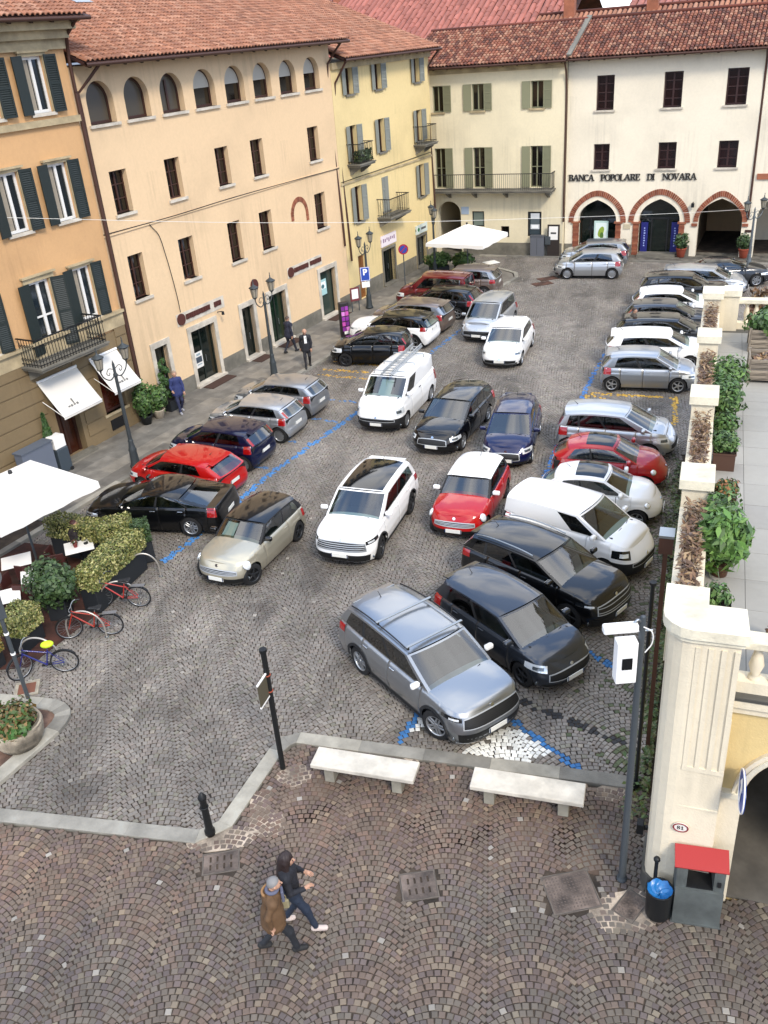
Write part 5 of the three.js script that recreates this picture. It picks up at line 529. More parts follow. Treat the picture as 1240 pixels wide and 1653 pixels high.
  const gl = patch('F', 0, p.grilleF, p.grilleY[0], u => p.grilleY[1] - 0.03 * u * u, 0.005, 8, 3), low = patch('F', 0, 0.62, sill + 0.04, u => Math.max(sill + 0.15, p.grilleY[0] - 0.1) - 0.03 * u, 0.004, 8, 3);
  const gm = part(root, 'grille', merge([gl, both(gl)]), CM.grille); part(root, 'air_intake', merge([low, both(low)]), CM.grille); if (p.skid) { const k = patch('F', 0, 0.7, sill + 0.0, sill + 0.05, 0.014, 8, 1); part(root, 'skid_plate', merge([k, both(k)]), CM.bright); }
  { const bars = []; const nb = p.bars ?? 3; for (let i = 0; i < nb; i++) { const y = lerp(p.grilleY[0], p.grilleY[1] - 0.02, (i + 0.5) / nb), g = patch('F', 0, p.grilleF * 0.96, y - 0.008, y + 0.008, 0.012, 8, 1); bars.push(g, both(g)); } if (nb) part(gm, 'grille_bar', merge(bars), p.barM || M.trim); }
  { const g = patch('F', 0, p.grilleF, u => p.grilleY[1] - 0.03 * u * u - 0.004, u => p.grilleY[1] - 0.03 * u * u + 0.02, 0.01, 8, 1); const gb = patch('F', 0, p.grilleF, p.grilleY[0] - 0.014, p.grilleY[0] + 0.006, 0.011, 8, 1), gs = patch('F', p.grilleF - 0.012, p.grilleF + 0.012, p.grilleY[0] - 0.014, p.grilleY[1] - 0.01, 0.011, 1, 4); part(gm, 'grille_trim', merge([g, both(g), gb, both(gb), gs, both(gs)]), CM.bright); }
  const em = at(col('F', 0), p.emblemY ?? p.grilleY[1] + 0.05, 0.012); part(root, 'emblem', new THREE.CylinderGeometry(0.045, 0.045, 0.012, 14).rotateZ(Math.PI / 2).rotateZ(0.3).translate(...em), M.chrome);
  for (const [k, yy] of [['F', p.plateY ?? sill + 0.2], ['R', p.plateRY ?? 0.62]]) { const q = at(col(k, 0), yy, 0.03), sx = k === 'F' ? 1 : -1, m = part(root, 'number_plate', box(0.015, 0.11, 0.5, q[0], q[1], 0), CM.plate); for (const z of [-0.228, 0.228]) part(m, 'plate_band', box(0.016, 0.11, 0.03, q[0] + sx * 0.001, q[1], z * 1.03), CM.eu); }
  for (const s of [1, -1]) { const fog = at(col('F', 0.72), sill + 0.13, 0.004); part(root, 'fog_light', new THREE.SphereGeometry(0.045, 10, 6).scale(0.4, 1, 1).translate(fog[0], fog[1], fog[2] * s), CM.lampDark); }
  // mirrors, wipers, aerial
  const mx = lerp(cowlX, wsX, 0.16) - 0.12; for (const s of [1, -1]) { const z = zb(mx) + 0.15; const m = part(root, 'wing_mirror', rbox(0.12, 0.13, 0.22, 0.05, mx, p.cowl + 0.1, s * z, 3), p.mirror || body); part(m, 'mirror_arm', rbox(0.06, 0.04, 0.14, 0.015, mx, p.cowl + 0.04, s * (z - 0.12)), M.trim); part(m, 'mirror_glass', box(0.004, 0.09, 0.17, mx - 0.061, p.cowl + 0.1, s * z), M.chrome); }
  for (const [s0, s1] of [[0.15, -0.6], [0.7, 0.05]]) { const a = front(s0, 0.03), b = front(s1, 0.12); part(root, 'wiper', rod([a[0] + 0.02, a[1] + 0.015, a[2]], [b[0] + 0.02, b[1] + 0.02, b[2]], 0.009, 0.007, 5), M.black); }
  if (!p.noAerial) { const ax = roofR + 0.3, ay = yr(ax) + p.roofCrown; part(root, 'aerial', rod([ax, ay - 0.01, 0], [ax - 0.14, ay + 0.11, 0], 0.012, 0.006, 5), M.black); }
  if (p.spoiler) part(root, 'spoiler', rbox(0.2, 0.03, zr * 1.5, 0.014, 0, 0, 0).rotateZ(0.2).translate(roofR - endR - 0.0, yr(roofR) + p.roofCrown * 0.75 - 0.015, 0), roofM);
  if (p.strip) { const g = [grid(20, 1, (u, v) => { const q = side(lerp(0.03, 0.97, u), lerp(0.045, 0.075, v)); return [q[0], q[1], q[2] + 0.006]; })]; for (const q of dbl(g)) part(root, 'window_trim', q, M.chrome); }
  if (p.rails) for (const s of [1, -1]) { const pts = []; for (let i = 0; i <= 8; i++) { const u = i / 8, x = lerp(wsX - 0.12, roofR + 0.1, u); pts.push([x, yr(x) + 0.035 + 0.04 * Math.sin(Math.PI * clamp(u * 0.96 + 0.02)) ** 0.3, s * (zt(x) - 0.06)]); } part(root, 'roof_rail', tube(pts, 0.017, 24, 6), p.rails); }
  if (p.bars2) for (const x of p.bars2) { const y = yr(x) + p.roofCrown + 0.075; const m = part(root, 'crossbar', rbox(0.07, 0.03, zt(x) * 1.94, 0.014, x, y, 0), M.steel); for (const s of [-1, 1]) part(m, 'bar_foot', rbox(0.1, 0.08, 0.05, 0.02, x, y - 0.03, s * (zt(x) - 0.06)), M.black); }
  if (p.pano) part(root, 'sunroof', grid(10, 8, (u, v) => { const s = lerp(-0.82, 0.82, v), k = 1 - s * s, kr = 1 - pw(Math.abs(s), 2.5), uu = lerp(p.pano[0], p.pano[1], u), xT = lerp(wsX, roofR, uu), x = lerp(wsX + endF * 0.55 * k, roofR - endR * kr, uu); return [x, yr(xT) - 0.035 + 0.035 * (1 - pw(Math.abs(s), 8)) + p.roofCrown * lerp(k, kr, uu) + 0.006, zt(xT) * s]; }), M.glassDark);
  if (p.sunshade) { part(root, 'sun_shade', G((s, t) => { const q = front(s, t); return [q[0] - 0.06, q[1] - 0.03, q[2]]; }, p.sunshade[0], p.sunshade[1], 0.1, 0.85, 6, 4, true), CM.paper); }
  if (p.driver) void 0;
  root.userData.info = undefined; delete root.userData.info;
  return { root, at, col, side, front, yr, zt, wsX, roofR, H, W, p };
}
const grpL = 'cars parked along the left kerb', grpR = 'cars parked along the terrace wall', grpC = 'cars standing in the middle of the square';
const pBlack = paint(0x08090b), pNavy = paint(0x0d1330, 0.2), pRed = paint(0xa3100f), pRed2 = paint(0x9c0f18), pWhite = paint(0xe4e4e2), pSilver = paint(0xa3a7ab, 0.85, 0.35), pSilver2 = paint(0xb4b7b9, 0.75, 0.36), pSilverBlue = paint(0x93979b, 0.85, 0.32), pDark = paint(0x353a42, 0.6, 0.3), pGrey = paint(0x33363a, 0.45, 0.3), pBeige = paint(0xb3ad9a, 0.6, 0.34), pDarkRed = paint(0x5d0f14), pNavy2 = paint(0x0f1640, 0.35), pGloss = paint(0x050506), pBronze = paint(0x6f625a, 0.4, 0.35);
const T = { // body types
  hatch: { L: 4.0, W: 1.7, H: 1.48, wb: 2.5, doors: [0.78, -0.28, -1.22], tail: 0.1, roofR: 0.4, spoiler: 1 },
  suv: { L: 4.5, W: 1.85, H: 1.63, wb: 2.67, fo: 0.9, R: 0.355, nose: 0.92, cowl: 1.06, belt: 1.1, tailTop: 1.08, cowlX: 1.16, ws: 0.8, roofR: 0.42, tail: 0.12, doors: [0.95, -0.2, -1.22], win: [[0.06, 0.41], [0.44, 0.74], [0.77, 0.9]], lampY: [0.77, 0.88], grilleY: [0.62, 0.84], grilleF: 0.5, plateY: 0.5, plateRY: 0.85, spoiler: 1, sill: 0.24, tailY: [0.88, 1.06], lampF: [0.52, 0.98], bF: 0.18, hoodCrown: 0.08 },
  mini: { L: 3.68, W: 1.69, H: 1.41, wb: 2.467, fo: 0.62, R: 0.31, nose: 0.79, cowl: 0.92, belt: 0.94, tailTop: 0.93, cowlX: 1.18, ws: 0.52, roofR: 0.36, tail: 0.12, doors: [0.55, -0.75], win: [[0.05, 0.5], [0.53, 0.9]], tumble: 0.79, cf: 0.78, nf: 2.4, roundLamp: 0.74, lampY: [0.58, 0.82], grilleY: [0.52, 0.64], grilleF: 0.42, pillarPaint: M.trim, tailF: [0.78, 0.98], tailY: [0.68, 0.9], roofDrop: 0.06, roofCrown: 0.045, bF: 0.16, hoodCrown: 0.09, plateY: 0.4, barM: CM.bright, emblemY: 0.74, rearS: 0.76 },
  cinq: { L: 3.55, W: 1.63, H: 1.48, wb: 2.3, fo: 0.68, R: 0.295, nose: 0.82, cowl: 0.95, belt: 0.97, tailTop: 0.96, cowlX: 0.9, ws: 0.72, roofR: 0.6, tail: 0.14, doors: [0.5, -0.62], win: [[0.06, 0.52], [0.55, 0.85]], tumble: 0.76, cf: 0.85, nf: 2.2, cr: 0.62, nr: 2.4, roundLamp: 0.66, lampY: [0.64, 0.8], grilleY: [0.3, 0.36], grilleF: 0.4, emblemY: 0.66, tailF: [0.72, 0.9], tailY: [0.72, 0.95], roofDrop: 0.1, hoodCrown: 0.1, roofCrown: 0.06, bF: 0.22, bR: 0.12, rearS: 0.74, bars: 1 },
  wagon: { L: 4.52, W: 1.77, H: 1.46, wb: 2.64, fo: 0.9, R: 0.32, nose: 0.75, cowl: 0.93, belt: 0.96, tailTop: 0.96, cowlX: 1.25, ws: 0.85, roofR: 0.46, tail: 0.12, doors: [0.72, -0.35, -1.25], win: [[0.06, 0.36], [0.39, 0.63], [0.66, 0.92]], lampY: [0.58, 0.72], tailHigh: 1, lampF: [0.45, 0.95], grilleF: 0.32, grilleY: [0.46, 0.64] },
  fast: { L: 4.72, W: 1.84, H: 1.41, wb: 2.82, fo: 0.88, R: 0.335, nose: 0.74, cowl: 0.95, belt: 0.99, tailTop: 0.99, cowlX: 1.32, ws: 0.9, roofR: 1.35, tail: 0.42, doors: [0.78, -0.35, -1.25], win: [[0.06, 0.42], [0.45, 0.78], [0.81, 0.93]], lampY: [0.58, 0.7], roofDrop: 0.1, spokes: 5, style: 'twin', rearS: 0.86, strip: 1 },
  mpv: { L: 4.1, W: 1.72, H: 1.6, wb: 2.6, fo: 0.82, R: 0.31, nose: 0.82, cowl: 0.99, belt: 1.02, tailTop: 1.0, cowlX: 0.76, ws: 0.9, roofR: 0.34, tail: 0.12, doors: [0.72, -0.3, -1.25], win: [[0.12, 0.46], [0.49, 0.76], [0.79, 0.92]], lampY: [0.64, 0.84], tailHigh: 1, bF: 0.3 },
  van: { L: 4.41, W: 1.83, H: 1.84, wb: 2.75, fo: 0.9, R: 0.315, nose: 0.98, cowl: 1.18, belt: 1.22, tailTop: 1.2, cowlX: 0.85, ws: 0.72, roofR: 0.16, tail: 0.06, tumble: 0.86, doors: [0.72, -0.36], win: [[0.06, 0.3]], cargo: true, lampY: [0.72, 0.95], bumper: M.trim, bumperY: 0.62, roofDrop: 0.05, tailF: [0.84, 1], tailY: [0.75, 1.15], grilleY: [0.52, 0.62], endR: 0.05, style: 'cap', bF: 0.26, handle: M.trim, noAerial: 1, cr: 0.3, nr: 5, cf: 0.7 },
};
const car = (type, over, label, x, z, az, group) => makeCar({ ...T[type], ...over }, label, [x, z], az, group);
// left row, from the cafe towards the bank
car('fast', { paint: pBlack, handle: M.chrome, rim: 'rim' }, 'long black fastback with chrome mirror nosed in behind the cafe hedge', -6.92, -24.65, -76, grpL);
car('hatch', { L: 4.06, W: 1.72, H: 1.44, paint: pRed, doors: [0.7, -0.62], win: [[0.06, 0.5], [0.53, 0.78]], roofR: 0.6, tailF: [0.7, 0.92], nf: 2.4 }, 'red three door hatchback beside the long black fastback', -6.5, -26.9, -62, grpL);
car('hatch', { L: 3.82, W: 1.69, H: 1.48, paint: pNavy, tailHigh: 1, style: 'cap' }, 'dark navy hatchback with upright red tail lights beside the red hatchback', -5.6, -29.1, -64, grpL);
car('hatch', { L: 3.77, W: 1.64, H: 1.43, paint: pSilver2, doors: [0.75, -0.25, -1.1], win: [[0.07, 0.44], [0.48, 0.86]], style: 'cap', tailHigh: 1, spoiler: 0 }, 'silver five door hatchback with plastic wheel trims in the left row', -4.55, -31.35, -64, grpL);
car('hatch', { L: 3.84, W: 1.65, H: 1.43, paint: pSilver, doors: [0.75, -0.6], win: [[0.07, 0.5], [0.53, 0.84]], rim: 'rimDark', spoiler: 0 }, 'silver three door hatchback with dark wheels at the lamp post', -3.75, -33.4, -64, grpL);
car('mpv', { L: 3.7, W: 1.68, H: 1.54, wb: 2.4, paint: pBlack, cowlX: 0.85, doors: [0.7, -0.25, -1.1], lamp: 'lampGlass', rim: 'rimDark' }, 'small black upright car with tall red tail lights near the parking machine', 0.05, -38.5, -74, grpL);
car('suv', { L: 4.3, W: 1.79, H: 1.53, wb: 2.62, R: 0.34, cowl: 1.0, belt: 1.04, tailTop: 1.04, paint: pWhite, roofPaint: pGloss, pillarPaint: pGloss, clad: 0.05 }, 'white crossover with black roof behind the small black car', 1.15, -41.0, -63, grpL);
car('hatch', { L: 4.2, W: 1.77, H: 1.48, wb: 2.6, paint: pBronze, pillarPaint: pSilver }, 'dark grey brown hatchback with silver rear pillar in the left row', 2.15, -43.05, -62, grpL);
car('wagon', { L: 4.5, W: 1.8, H: 1.5, paint: pBlack, strip: 1, rim: 'rim' }, 'black estate with bright window trim next to the dark red van', 3.75, -45.15, -62, grpL);
car('mpv', { L: 4.2, W: 1.78, H: 1.8, wb: 2.69, cowl: 1.08, belt: 1.1, tailTop: 1.1, ws: 0.75, cowlX: 0.95, roofR: 0.2, endR: 0.04, paint: pDarkRed, roofDrop: 0.05 }, 'dark red boxy van parked near the far parasol', 3.65, -46.75, -63, grpL);
car('suv', { L: 4.3, W: 1.8, H: 1.63, paint: pBronze, pillarPaint: pSilver, tailF: [0.55, 1], style: 'wide' }, 'bronze grey crossover with pale rear pillar last in the left row', 5.3, -48.4, -68, grpL);
// cars in the middle
car('mpv', { L: 4.1, W: 1.74, H: 1.62, paint: pSilver2, pano: null }, 'silver people carrier driving ahead of the white hatchback', 5.8, -41.5, 206, grpC);
car('hatch', { L: 3.95, W: 1.72, H: 1.47, roofR: 0.55, paint: pWhite, grilleY: [0.3, 0.44], grilleF: 0.5, bars: 2, lampF: [0.45, 0.92], nf: 2.4 }, 'white hatchback driving behind the silver people carrier', 6.09, -37.7, 201, grpC);
const vanC = car('van', { paint: pWhite, name: 'delivery_van', cat: 'van', plateY: 0.42, sunshade: [-0.35, 0.25] }, 'white delivery van with a ladder on its roof rack', 0.86, -32.1, 204, grpC);
car('wagon', { paint: pBlack, lamp: 'lampGlass', rim: 'rim', bars: 4, grilleF: 0.3, trimM: M.chrome }, 'black estate with rear side windows beside the ladder van', 2.82, -29.75, 207, grpC);
car('hatch', { L: 3.84, W: 1.68, H: 1.52, wb: 2.39, paint: pNavy2, nf: 2.2, roofPaint: pNavy2, grilleY: [0.4, 0.62], grilleF: 0.3, lampF: [0.42, 0.9], lampY: [0.58, 0.74], tumble: 0.75 }, 'dark blue city car with chrome grille beside the black estate', 4.65, -28.0, 197, grpC);
car('suv', { L: 4.475, W: 1.85, H: 1.65, paint: pWhite, pano: [0.02, 0.9], rim: 'rimDark', style: 'twin', bars: 4, barM: CM.bright, lamp: 'lampDark', clad: 0.05, steer: 0.1 }, 'white SUV with black glass roof in the centre', -0.47, -22.95, 202, grpC);
car('mini', { paint: pRed, roofPaint: pWhite, mirror: pWhite, style: 'wide', rim: 'rimDark', noAerial: 0 }, 'red small car with white roof and round headlights', 2.64, -23.55, 203, grpC);
car('mini', { paint: pBeige, roofPaint: pGloss, mirror: pBlack, rim: 'rimDark', steer: -0.35, sunshade: [0.2, 0.75], trimM: M.chrome }, 'champagne small car with black roof and round headlights', -3.83, -22.0, 207, grpC);
// right row, from the foreground towards the bank
car('suv', { L: 4.7, W: 1.88, H: 1.64, wb: 2.79, fo: 0.93, R: 0.36, paint: pSilverBlue, rails: M.black, bars2: [0.35, -0.75], clad: 0.06, mirror: pWhite, lamp: 'lampDark', rim: 'rim', style: 'twin', bars: 6, strip: 1, handle: M.chrome, grilleY: [0.66, 0.88], grilleF: 0.5, lampF: [0.54, 0.98], lampY: [0.8, 0.9], skid: 1, steer: 0.3, win: [[0.06, 0.38], [0.41, 0.68], [0.71, 0.92]], glassR: 'tint' }, 'silver blue SUV with roof rack bars parked nearest the benches', 0.67, -15.65, 147, grpR);
car('hatch', { L: 4.03, W: 1.69, H: 1.49, paint: pDark, tailHigh: 1, lampF: [0.5, 0.98], lampY: [0.62, 0.78], doors: [0.75, -0.3, -1.2], rim: 'rimDark', strip: 0, glassR: 'tint', nf: 2.4 }, 'charcoal grey hatchback between the silver SUV and the black SUV', 2.74, -16.85, 146, grpR);
car('suv', { L: 4.38, W: 1.81, H: 1.58, wb: 2.65, paint: pBlack, strip: 1, rails: M.steel, lamp: 'lampDark', rim: 'rimDark', bars: 2, barM: CM.bright, glassR: 'tint' }, 'black SUV with chrome window line next to the white van', 3.96, -18.9, 137, grpR);
car('van', { L: 4.0, W: 1.72, H: 1.74, wb: 2.51, fo: 0.82, nose: 0.92, cowl: 1.12, belt: 1.16, tailTop: 1.14, cowlX: 0.88, ws: 0.8, paint: pWhite, name: 'panel_van', cat: 'van', lamp: 'lampDark', doors: [0.62, -0.42] }, 'plain white panel van between the black SUV and the white small car', 5.25, -20.75, 131, grpR);
car('cinq', { paint: pWhite, pano: [0.05, 0.62] }, 'white rounded small car with black glass roof behind the white van', 6.4, -22.95, 111, grpR);
car('cinq', { paint: pRed2, pano: [0.05, 0.62] }, 'red rounded small car with dark glass roof', 7.2, -24.98, 111, grpR);
car('mpv', { L: 3.9, W: 1.7, H: 1.58, paint: pSilver2, doors: [0.7, -0.28, -1.15], glassR: 'tint' }, 'silver high roofed hatchback beside the red rounded car', 8.05, -27.25, 113, grpR);
car('hatch', { L: 3.75, W: 1.69, H: 1.52, wb: 2.46, paint: pSilver, doors: [0.72, -0.25, -1.1] }, 'silver hatchback with alloy wheels beyond the yellow loading bay', 10.85, -32.75, 108, grpR);
car('hatch', { L: 4.2, W: 1.76, H: 1.47, wb: 2.6, paint: pWhite, doors: [0.78, -0.25, -1.2], tailF: [0.55, 1], glassR: 'tint' }, 'white hatchback behind the silver hatchback in the right row', 11.9, -35.2, 107, grpR);
car('hatch', { L: 4.2, W: 1.76, H: 1.45, wb: 2.6, paint: pBlack }, 'black hatchback just beyond the white hatchback in the right row', 12.9, -37.2, 108, grpR);
car('wagon', { L: 4.3, W: 1.76, H: 1.46, paint: pDark, tailHigh: 1 }, 'dark grey estate in front of the white estate in the right row', 13.85, -39.2, 108, grpR);
car('wagon', { L: 4.3, W: 1.78, H: 1.45, paint: pWhite, win: [[0.06, 0.42], [0.45, 0.9]], glassR: 'tint' }, 'white estate seen over the terrace parapet end', 14.8, -41.3, 108, grpR);
car('suv', { L: 4.4, W: 1.8, H: 1.6, paint: pBlack, strip: 1 }, 'black SUV with chrome roof line beyond the white estate', 15.8, -43.3, 108, grpR);
car('hatch', { L: 4.3, W: 1.76, H: 1.48, paint: pSilver2 }, 'pale silver hatchback at the far end of the right row', 17.3, -44.9, 112, grpR);
car('fast', { L: 4.4, W: 1.8, H: 1.42, paint: pGrey, roofR: 1.1, doors: [0.7, -0.35, -1.2] }, 'dark grey car at the far end beside the lamp', 19.0, -46.3, 95, grpR);
car('hatch', { L: 4.0, W: 1.7, H: 1.5, paint: pSilver }, 'grey silver car parked against the bank arches', 13.6, -52.7, -72, 'cars by the bank');
car('hatch', { L: 3.85, W: 1.67, H: 1.52, wb: 2.46, paint: pSilver2, nf: 2.2, doors: [0.72, -0.25, -1.1], style: 'cap' }, 'silver hatchback driving past the bank', 12.7, -50.3, -71, 'cars by the bank');
// ladder and rack on the white delivery van
{
  const v = vanC, W2 = v.W / 2, y = v.yr(0) + 0.05; const rack = [...[0.55, -0.45, -1.5].map(x => rod([x, y + 0.07, -0.62], [x, y + 0.07, 0.62], 0.018)), ...[0.55, -0.45, -1.5].flatMap(x => [-0.62, 0.62].map(z => rod([x, y - 0.06, z], [x, y + 0.07, z], 0.016)))]; void W2;
  part(v.root, 'roof_rack', rack, M.steel);
  const lad = thing('ladder', 'aluminium extension ladder lying on the white van roof', 'ladder', [v.root.position.x, 0, v.root.position.z], v.root.rotation.y);
  const alu = mat(0xb9bcbd, 0.4, { metalness: 0.8 }); for (const z of [-0.2, 0.2]) part(lad, 'rail', rbox(3.4, 0.08, 0.03, 0.008, -0.55, y + 0.14, z - 0.1), alu); for (let i = 0; i < 12; i++) part(lad, 'rung', box(0.03, 0.03, 0.38, -2.1 + i * 0.28, y + 0.14, -0.1), alu);
  for (const z of [-0.17, 0.17]) part(lad, 'rail', rbox(3.2, 0.07, 0.03, 0.008, -0.65, y + 0.225, z - 0.1), alu);
}

// ---------------------------------------------------------------- street furniture
const castIron = mat(0x3d4345, 0.5, { metalness: 0.35 }), lampGrey = mat(0x5d6468, 0.5, { metalness: 0.3 });
function lantern(o, x, y, z) { const r = part(o, 'lantern', lathe([[0.02, 0.62], [0.03, 0.55], [0.1, 0.5], [0.2, 0.44], [0.21, 0.41], [0.17, 0.4], [0.165, 0.38]], 8).translate(x, y, z), castIron); part(r, 'glass', lathe([[0.165, 0.4], [0.1, 0.02]], 6).translate(x, y, z), M.lantern); const bars = []; for (let i = 0; i < 6; i++) { const a = i / 6 * 6.2832; bars.push(rod([x + Math.cos(a) * 0.102, y + 0.02, z + Math.sin(a) * 0.102], [x + Math.cos(a) * 0.168, y + 0.4, z + Math.sin(a) * 0.168], 0.009, 0.009, 4)); } part(r, 'cage', bars, castIron).userData.kind = 'stuff'; part(r, 'holder', lathe([[0.02, -0.14], [0.03, -0.06], [0.1, 0.0], [0.105, 0.03]], 8).translate(x, y, z), castIron); part(r, 'finial', lathe([[0.001, 0.78], [0.02, 0.74], [0.012, 0.68], [0.03, 0.62]], 8).translate(x, y, z), castIron); return r; }
function lampPost(x, z, h, turn, label, m = castIron) {
  const o = thing('street_lamp', label, 'street lamp', [x, 0.1, z], turn, 'twin lantern street lamps'), p = h - 1.0;
  part(o, 'base', lathe([[0.01, 0], [0.2, 0], [0.2, 0.08], [0.16, 0.14], [0.13, 0.6], [0.15, 0.66], [0.12, 0.72], [0.085, 0.95], [0.1, 1.0], [0.075, 1.06]], 16), m); part(o, 'pole', lathe([[0.072, 1.05], [0.055, p - 0.2], [0.08, p - 0.16], [0.08, p - 0.1], [0.05, p - 0.05], [0.045, p + 0.25], [0.001, p + 0.4]], 14), m);
  for (const s of [-1, 1]) { part(o, 'arm', tube([[0, p - 0.1, 0], [s * 0.25, p - 0.22, 0], [s * 0.52, p - 0.05, 0], [s * 0.6, p + 0.12, 0]], 0.022, 20, 6), m); part(o, 'scroll', tube([[s * 0.06, p + 0.1, 0], [s * 0.25, p + 0.16, 0], [s * 0.36, p + 0.02, 0], [s * 0.26, p - 0.06, 0], [s * 0.22, p + 0.03, 0]], 0.014, 20, 5), m); lantern(o, s * 0.6, p + 0.25, 0); }
  return o;
}
lampPost(-8.65, -28.81, 4.55, turnL, 'twin lantern street lamp beside the white awnings'); lampPost(-4.29, -37.14, 4.4, turnL, 'twin lantern street lamp in front of the bank doors'); lampPost(0.13, -46.99, 4.1, turnL, 'twin lantern street lamp carrying the blue parking sign'); lampPost(4.23, -53.25, 4.1, turnL + 0.6, 'twin lantern street lamp behind the far parasol'); lampPost(20.7, -47.6, 4.1, turnB + 0.9, 'pale twin lantern lamp at far right by the bank', lampGrey);
const signBlue = c => posterMat((x, w, h) => { x.fillStyle = '#1b3f9a'; x.fillRect(0, 0, w, h); x.strokeStyle = '#fff'; x.lineWidth = 5; x.strokeRect(6, 6, w - 12, h - 12); x.fillStyle = '#fff'; x.font = 'bold 120px sans-serif'; x.textAlign = 'center'; x.fillText('P', w / 2, h * 0.58); void c; });
{ const o = thing('parking_sign', 'blue parking sign on the lamp post by the yellow house', 'sign', [0.13, 0, -46.99], 0.15); part(o, 'panel', box(0.5, 0.72, 0.02, -0.12, 1.95, 0.12), signBlue()); part(o, 'panel', box(0.42, 0.3, 0.02, -0.12, 1.4, 0.12), M.white); part(o, 'bracket', [rod([-0.12, 2.05, 0.1], [0, 2.05, 0], 0.012), rod([-0.12, 1.8, 0.1], [0, 1.8, 0], 0.012)], M.steel); }
{ const o = thing('no_parking_sign', 'round red and blue sign on a thin grey post', 'sign', [2.26, 0.1, -50.23], 0.1); part(o, 'post', cyl(0.03, 0.03, 2.5, 0, 0, 0, 10), M.ironGrey); part(o, 'disc', cyl(0.28, 0.28, 0.02, 0, 0, 0, 24).rotateX(Math.PI / 2).translate(0, 2.25, 0.04), mat(0x9c1320, 0.5)); part(o, 'disc', cyl(0.21, 0.21, 0.012, 0, 0, 0, 24).rotateX(Math.PI / 2).translate(0, 2.25, 0.052), mat(0x1d3b8f, 0.5)); part(o, 'bar', box(0.44, 0.055, 0.006).rotateZ(0.8).translate(0, 2.25, 0.067), mat(0x9c1320, 0.5)); }
{ const o = thing('parking_machine', 'dark parking machine with purple and pink panels', 'parking machine', [-1.15, 0.1, -42.2], 0.35); part(o, 'body', rbox(0.46, 1.7, 0.3, 0.04, 0, 0.85, 0), mat(0x1a1418, 0.5)); const cs = [0x7c2a86, 0xb54a9c, 0x8a2f92, 0xc97ac0, 0x6a2378]; for (let i = 0; i < 10; i++) part(o, 'panel', box(0.16, 0.2, 0.012, -0.09 + (i % 2) * 0.19, 0.42 + Math.floor(i / 2) * 0.25, 0.155), mat(cs[(i * 3) % 5], 0.5)); part(o, 'ticket_slot', box(0.2, 0.14, 0.014, 0, 0.24, 0.156), M.white); }
{ const o = thing('information_board', 'small white framed notice stand beside the lamp post', 'sign', [-0.6, 0.1, -46.6], 0.4); part(o, 'frame', [box(0.5, 0.7, 0.06, 0, 0.9, 0)], mat(0x6a2a30, 0.6)); part(o, 'notice', box(0.36, 0.5, 0.01, 0, 0.92, 0.036), M.white); for (const x of [-0.2, 0.2]) part(o, 'leg', box(0.04, 0.56, 0.05, x, 0.28, 0), M.ironGrey); }
// stone benches
for (const [x, z, lab] of [[-0.78, -12.9, 'white stone slab bench on the left beside the black sign post'], [2.25, -12.0, 'white stone slab bench on the right near the camera post']]) {
  const o = thing('stone_bench', lab, 'bench', [x, 0.055, z], -0.32, 'white stone benches'), m = stone(0xcfcabe), m2 = stone(0x8d8a7e); part(o, 'seat', uvm(rbox(2.1, 0.1, 0.52, 0.02, 0, 0.41, 0)), m); for (const s of [-0.7, 0.68]) { part(o, 'leg', uvm(rbox(0.2, 0.36, 0.4, 0.015, s, 0.18, 0)), m2); }
}
// bollard, posts
{ const o = thing('bollard', 'black iron bollard at the kerb corner', 'bollard', [-3.74, 0.055, -11.88]); part(o, 'body', lathe([[0.01, 0], [0.1, 0], [0.1, 0.1], [0.075, 0.14], [0.062, 0.86], [0.08, 0.9], [0.08, 0.95], [0.05, 1.0], [0.03, 1.04], [0.001, 1.06]], 16), M.iron); part(o, 'ring', new THREE.TorusGeometry(0.072, 0.012, 6, 20).rotateX(Math.PI / 2).translate(0, 0.7, 0), M.iron); }
{ const o = thing('sign_post', 'tall black post with a small framed sign seen from its edge', 'sign', [-2.47, 0.055, -13.42]); part(o, 'post', [cyl(0.055, 0.055, 2.95, 0, 0, 0, 12), cyl(0.075, 0.075, 0.06, 0, 2.95, 0, 12)], M.iron); const s = part(o, 'sign', box(0.02, 0.5, 0.36).rotateY(-0.35).translate(-0.08, 2.2, 0.23), mat(0x4a4434, 0.7)); part(s, 'sign_edge', [box(0.03, 0.03, 0.38).rotateY(-0.35).translate(-0.08, 2.465, 0.23), box(0.03, 0.03, 0.38).rotateY(-0.35).translate(-0.08, 1.935, 0.23)], M.white); part(o, 'clamp', [new THREE.TorusGeometry(0.06, 0.014, 6, 16).rotateX(Math.PI / 2).translate(0, 2.4, 0), new THREE.TorusGeometry(0.06, 0.014, 6, 16).rotateX(Math.PI / 2).translate(0, 2.02, 0)], mat(0x8a3b22, 0.6)); }
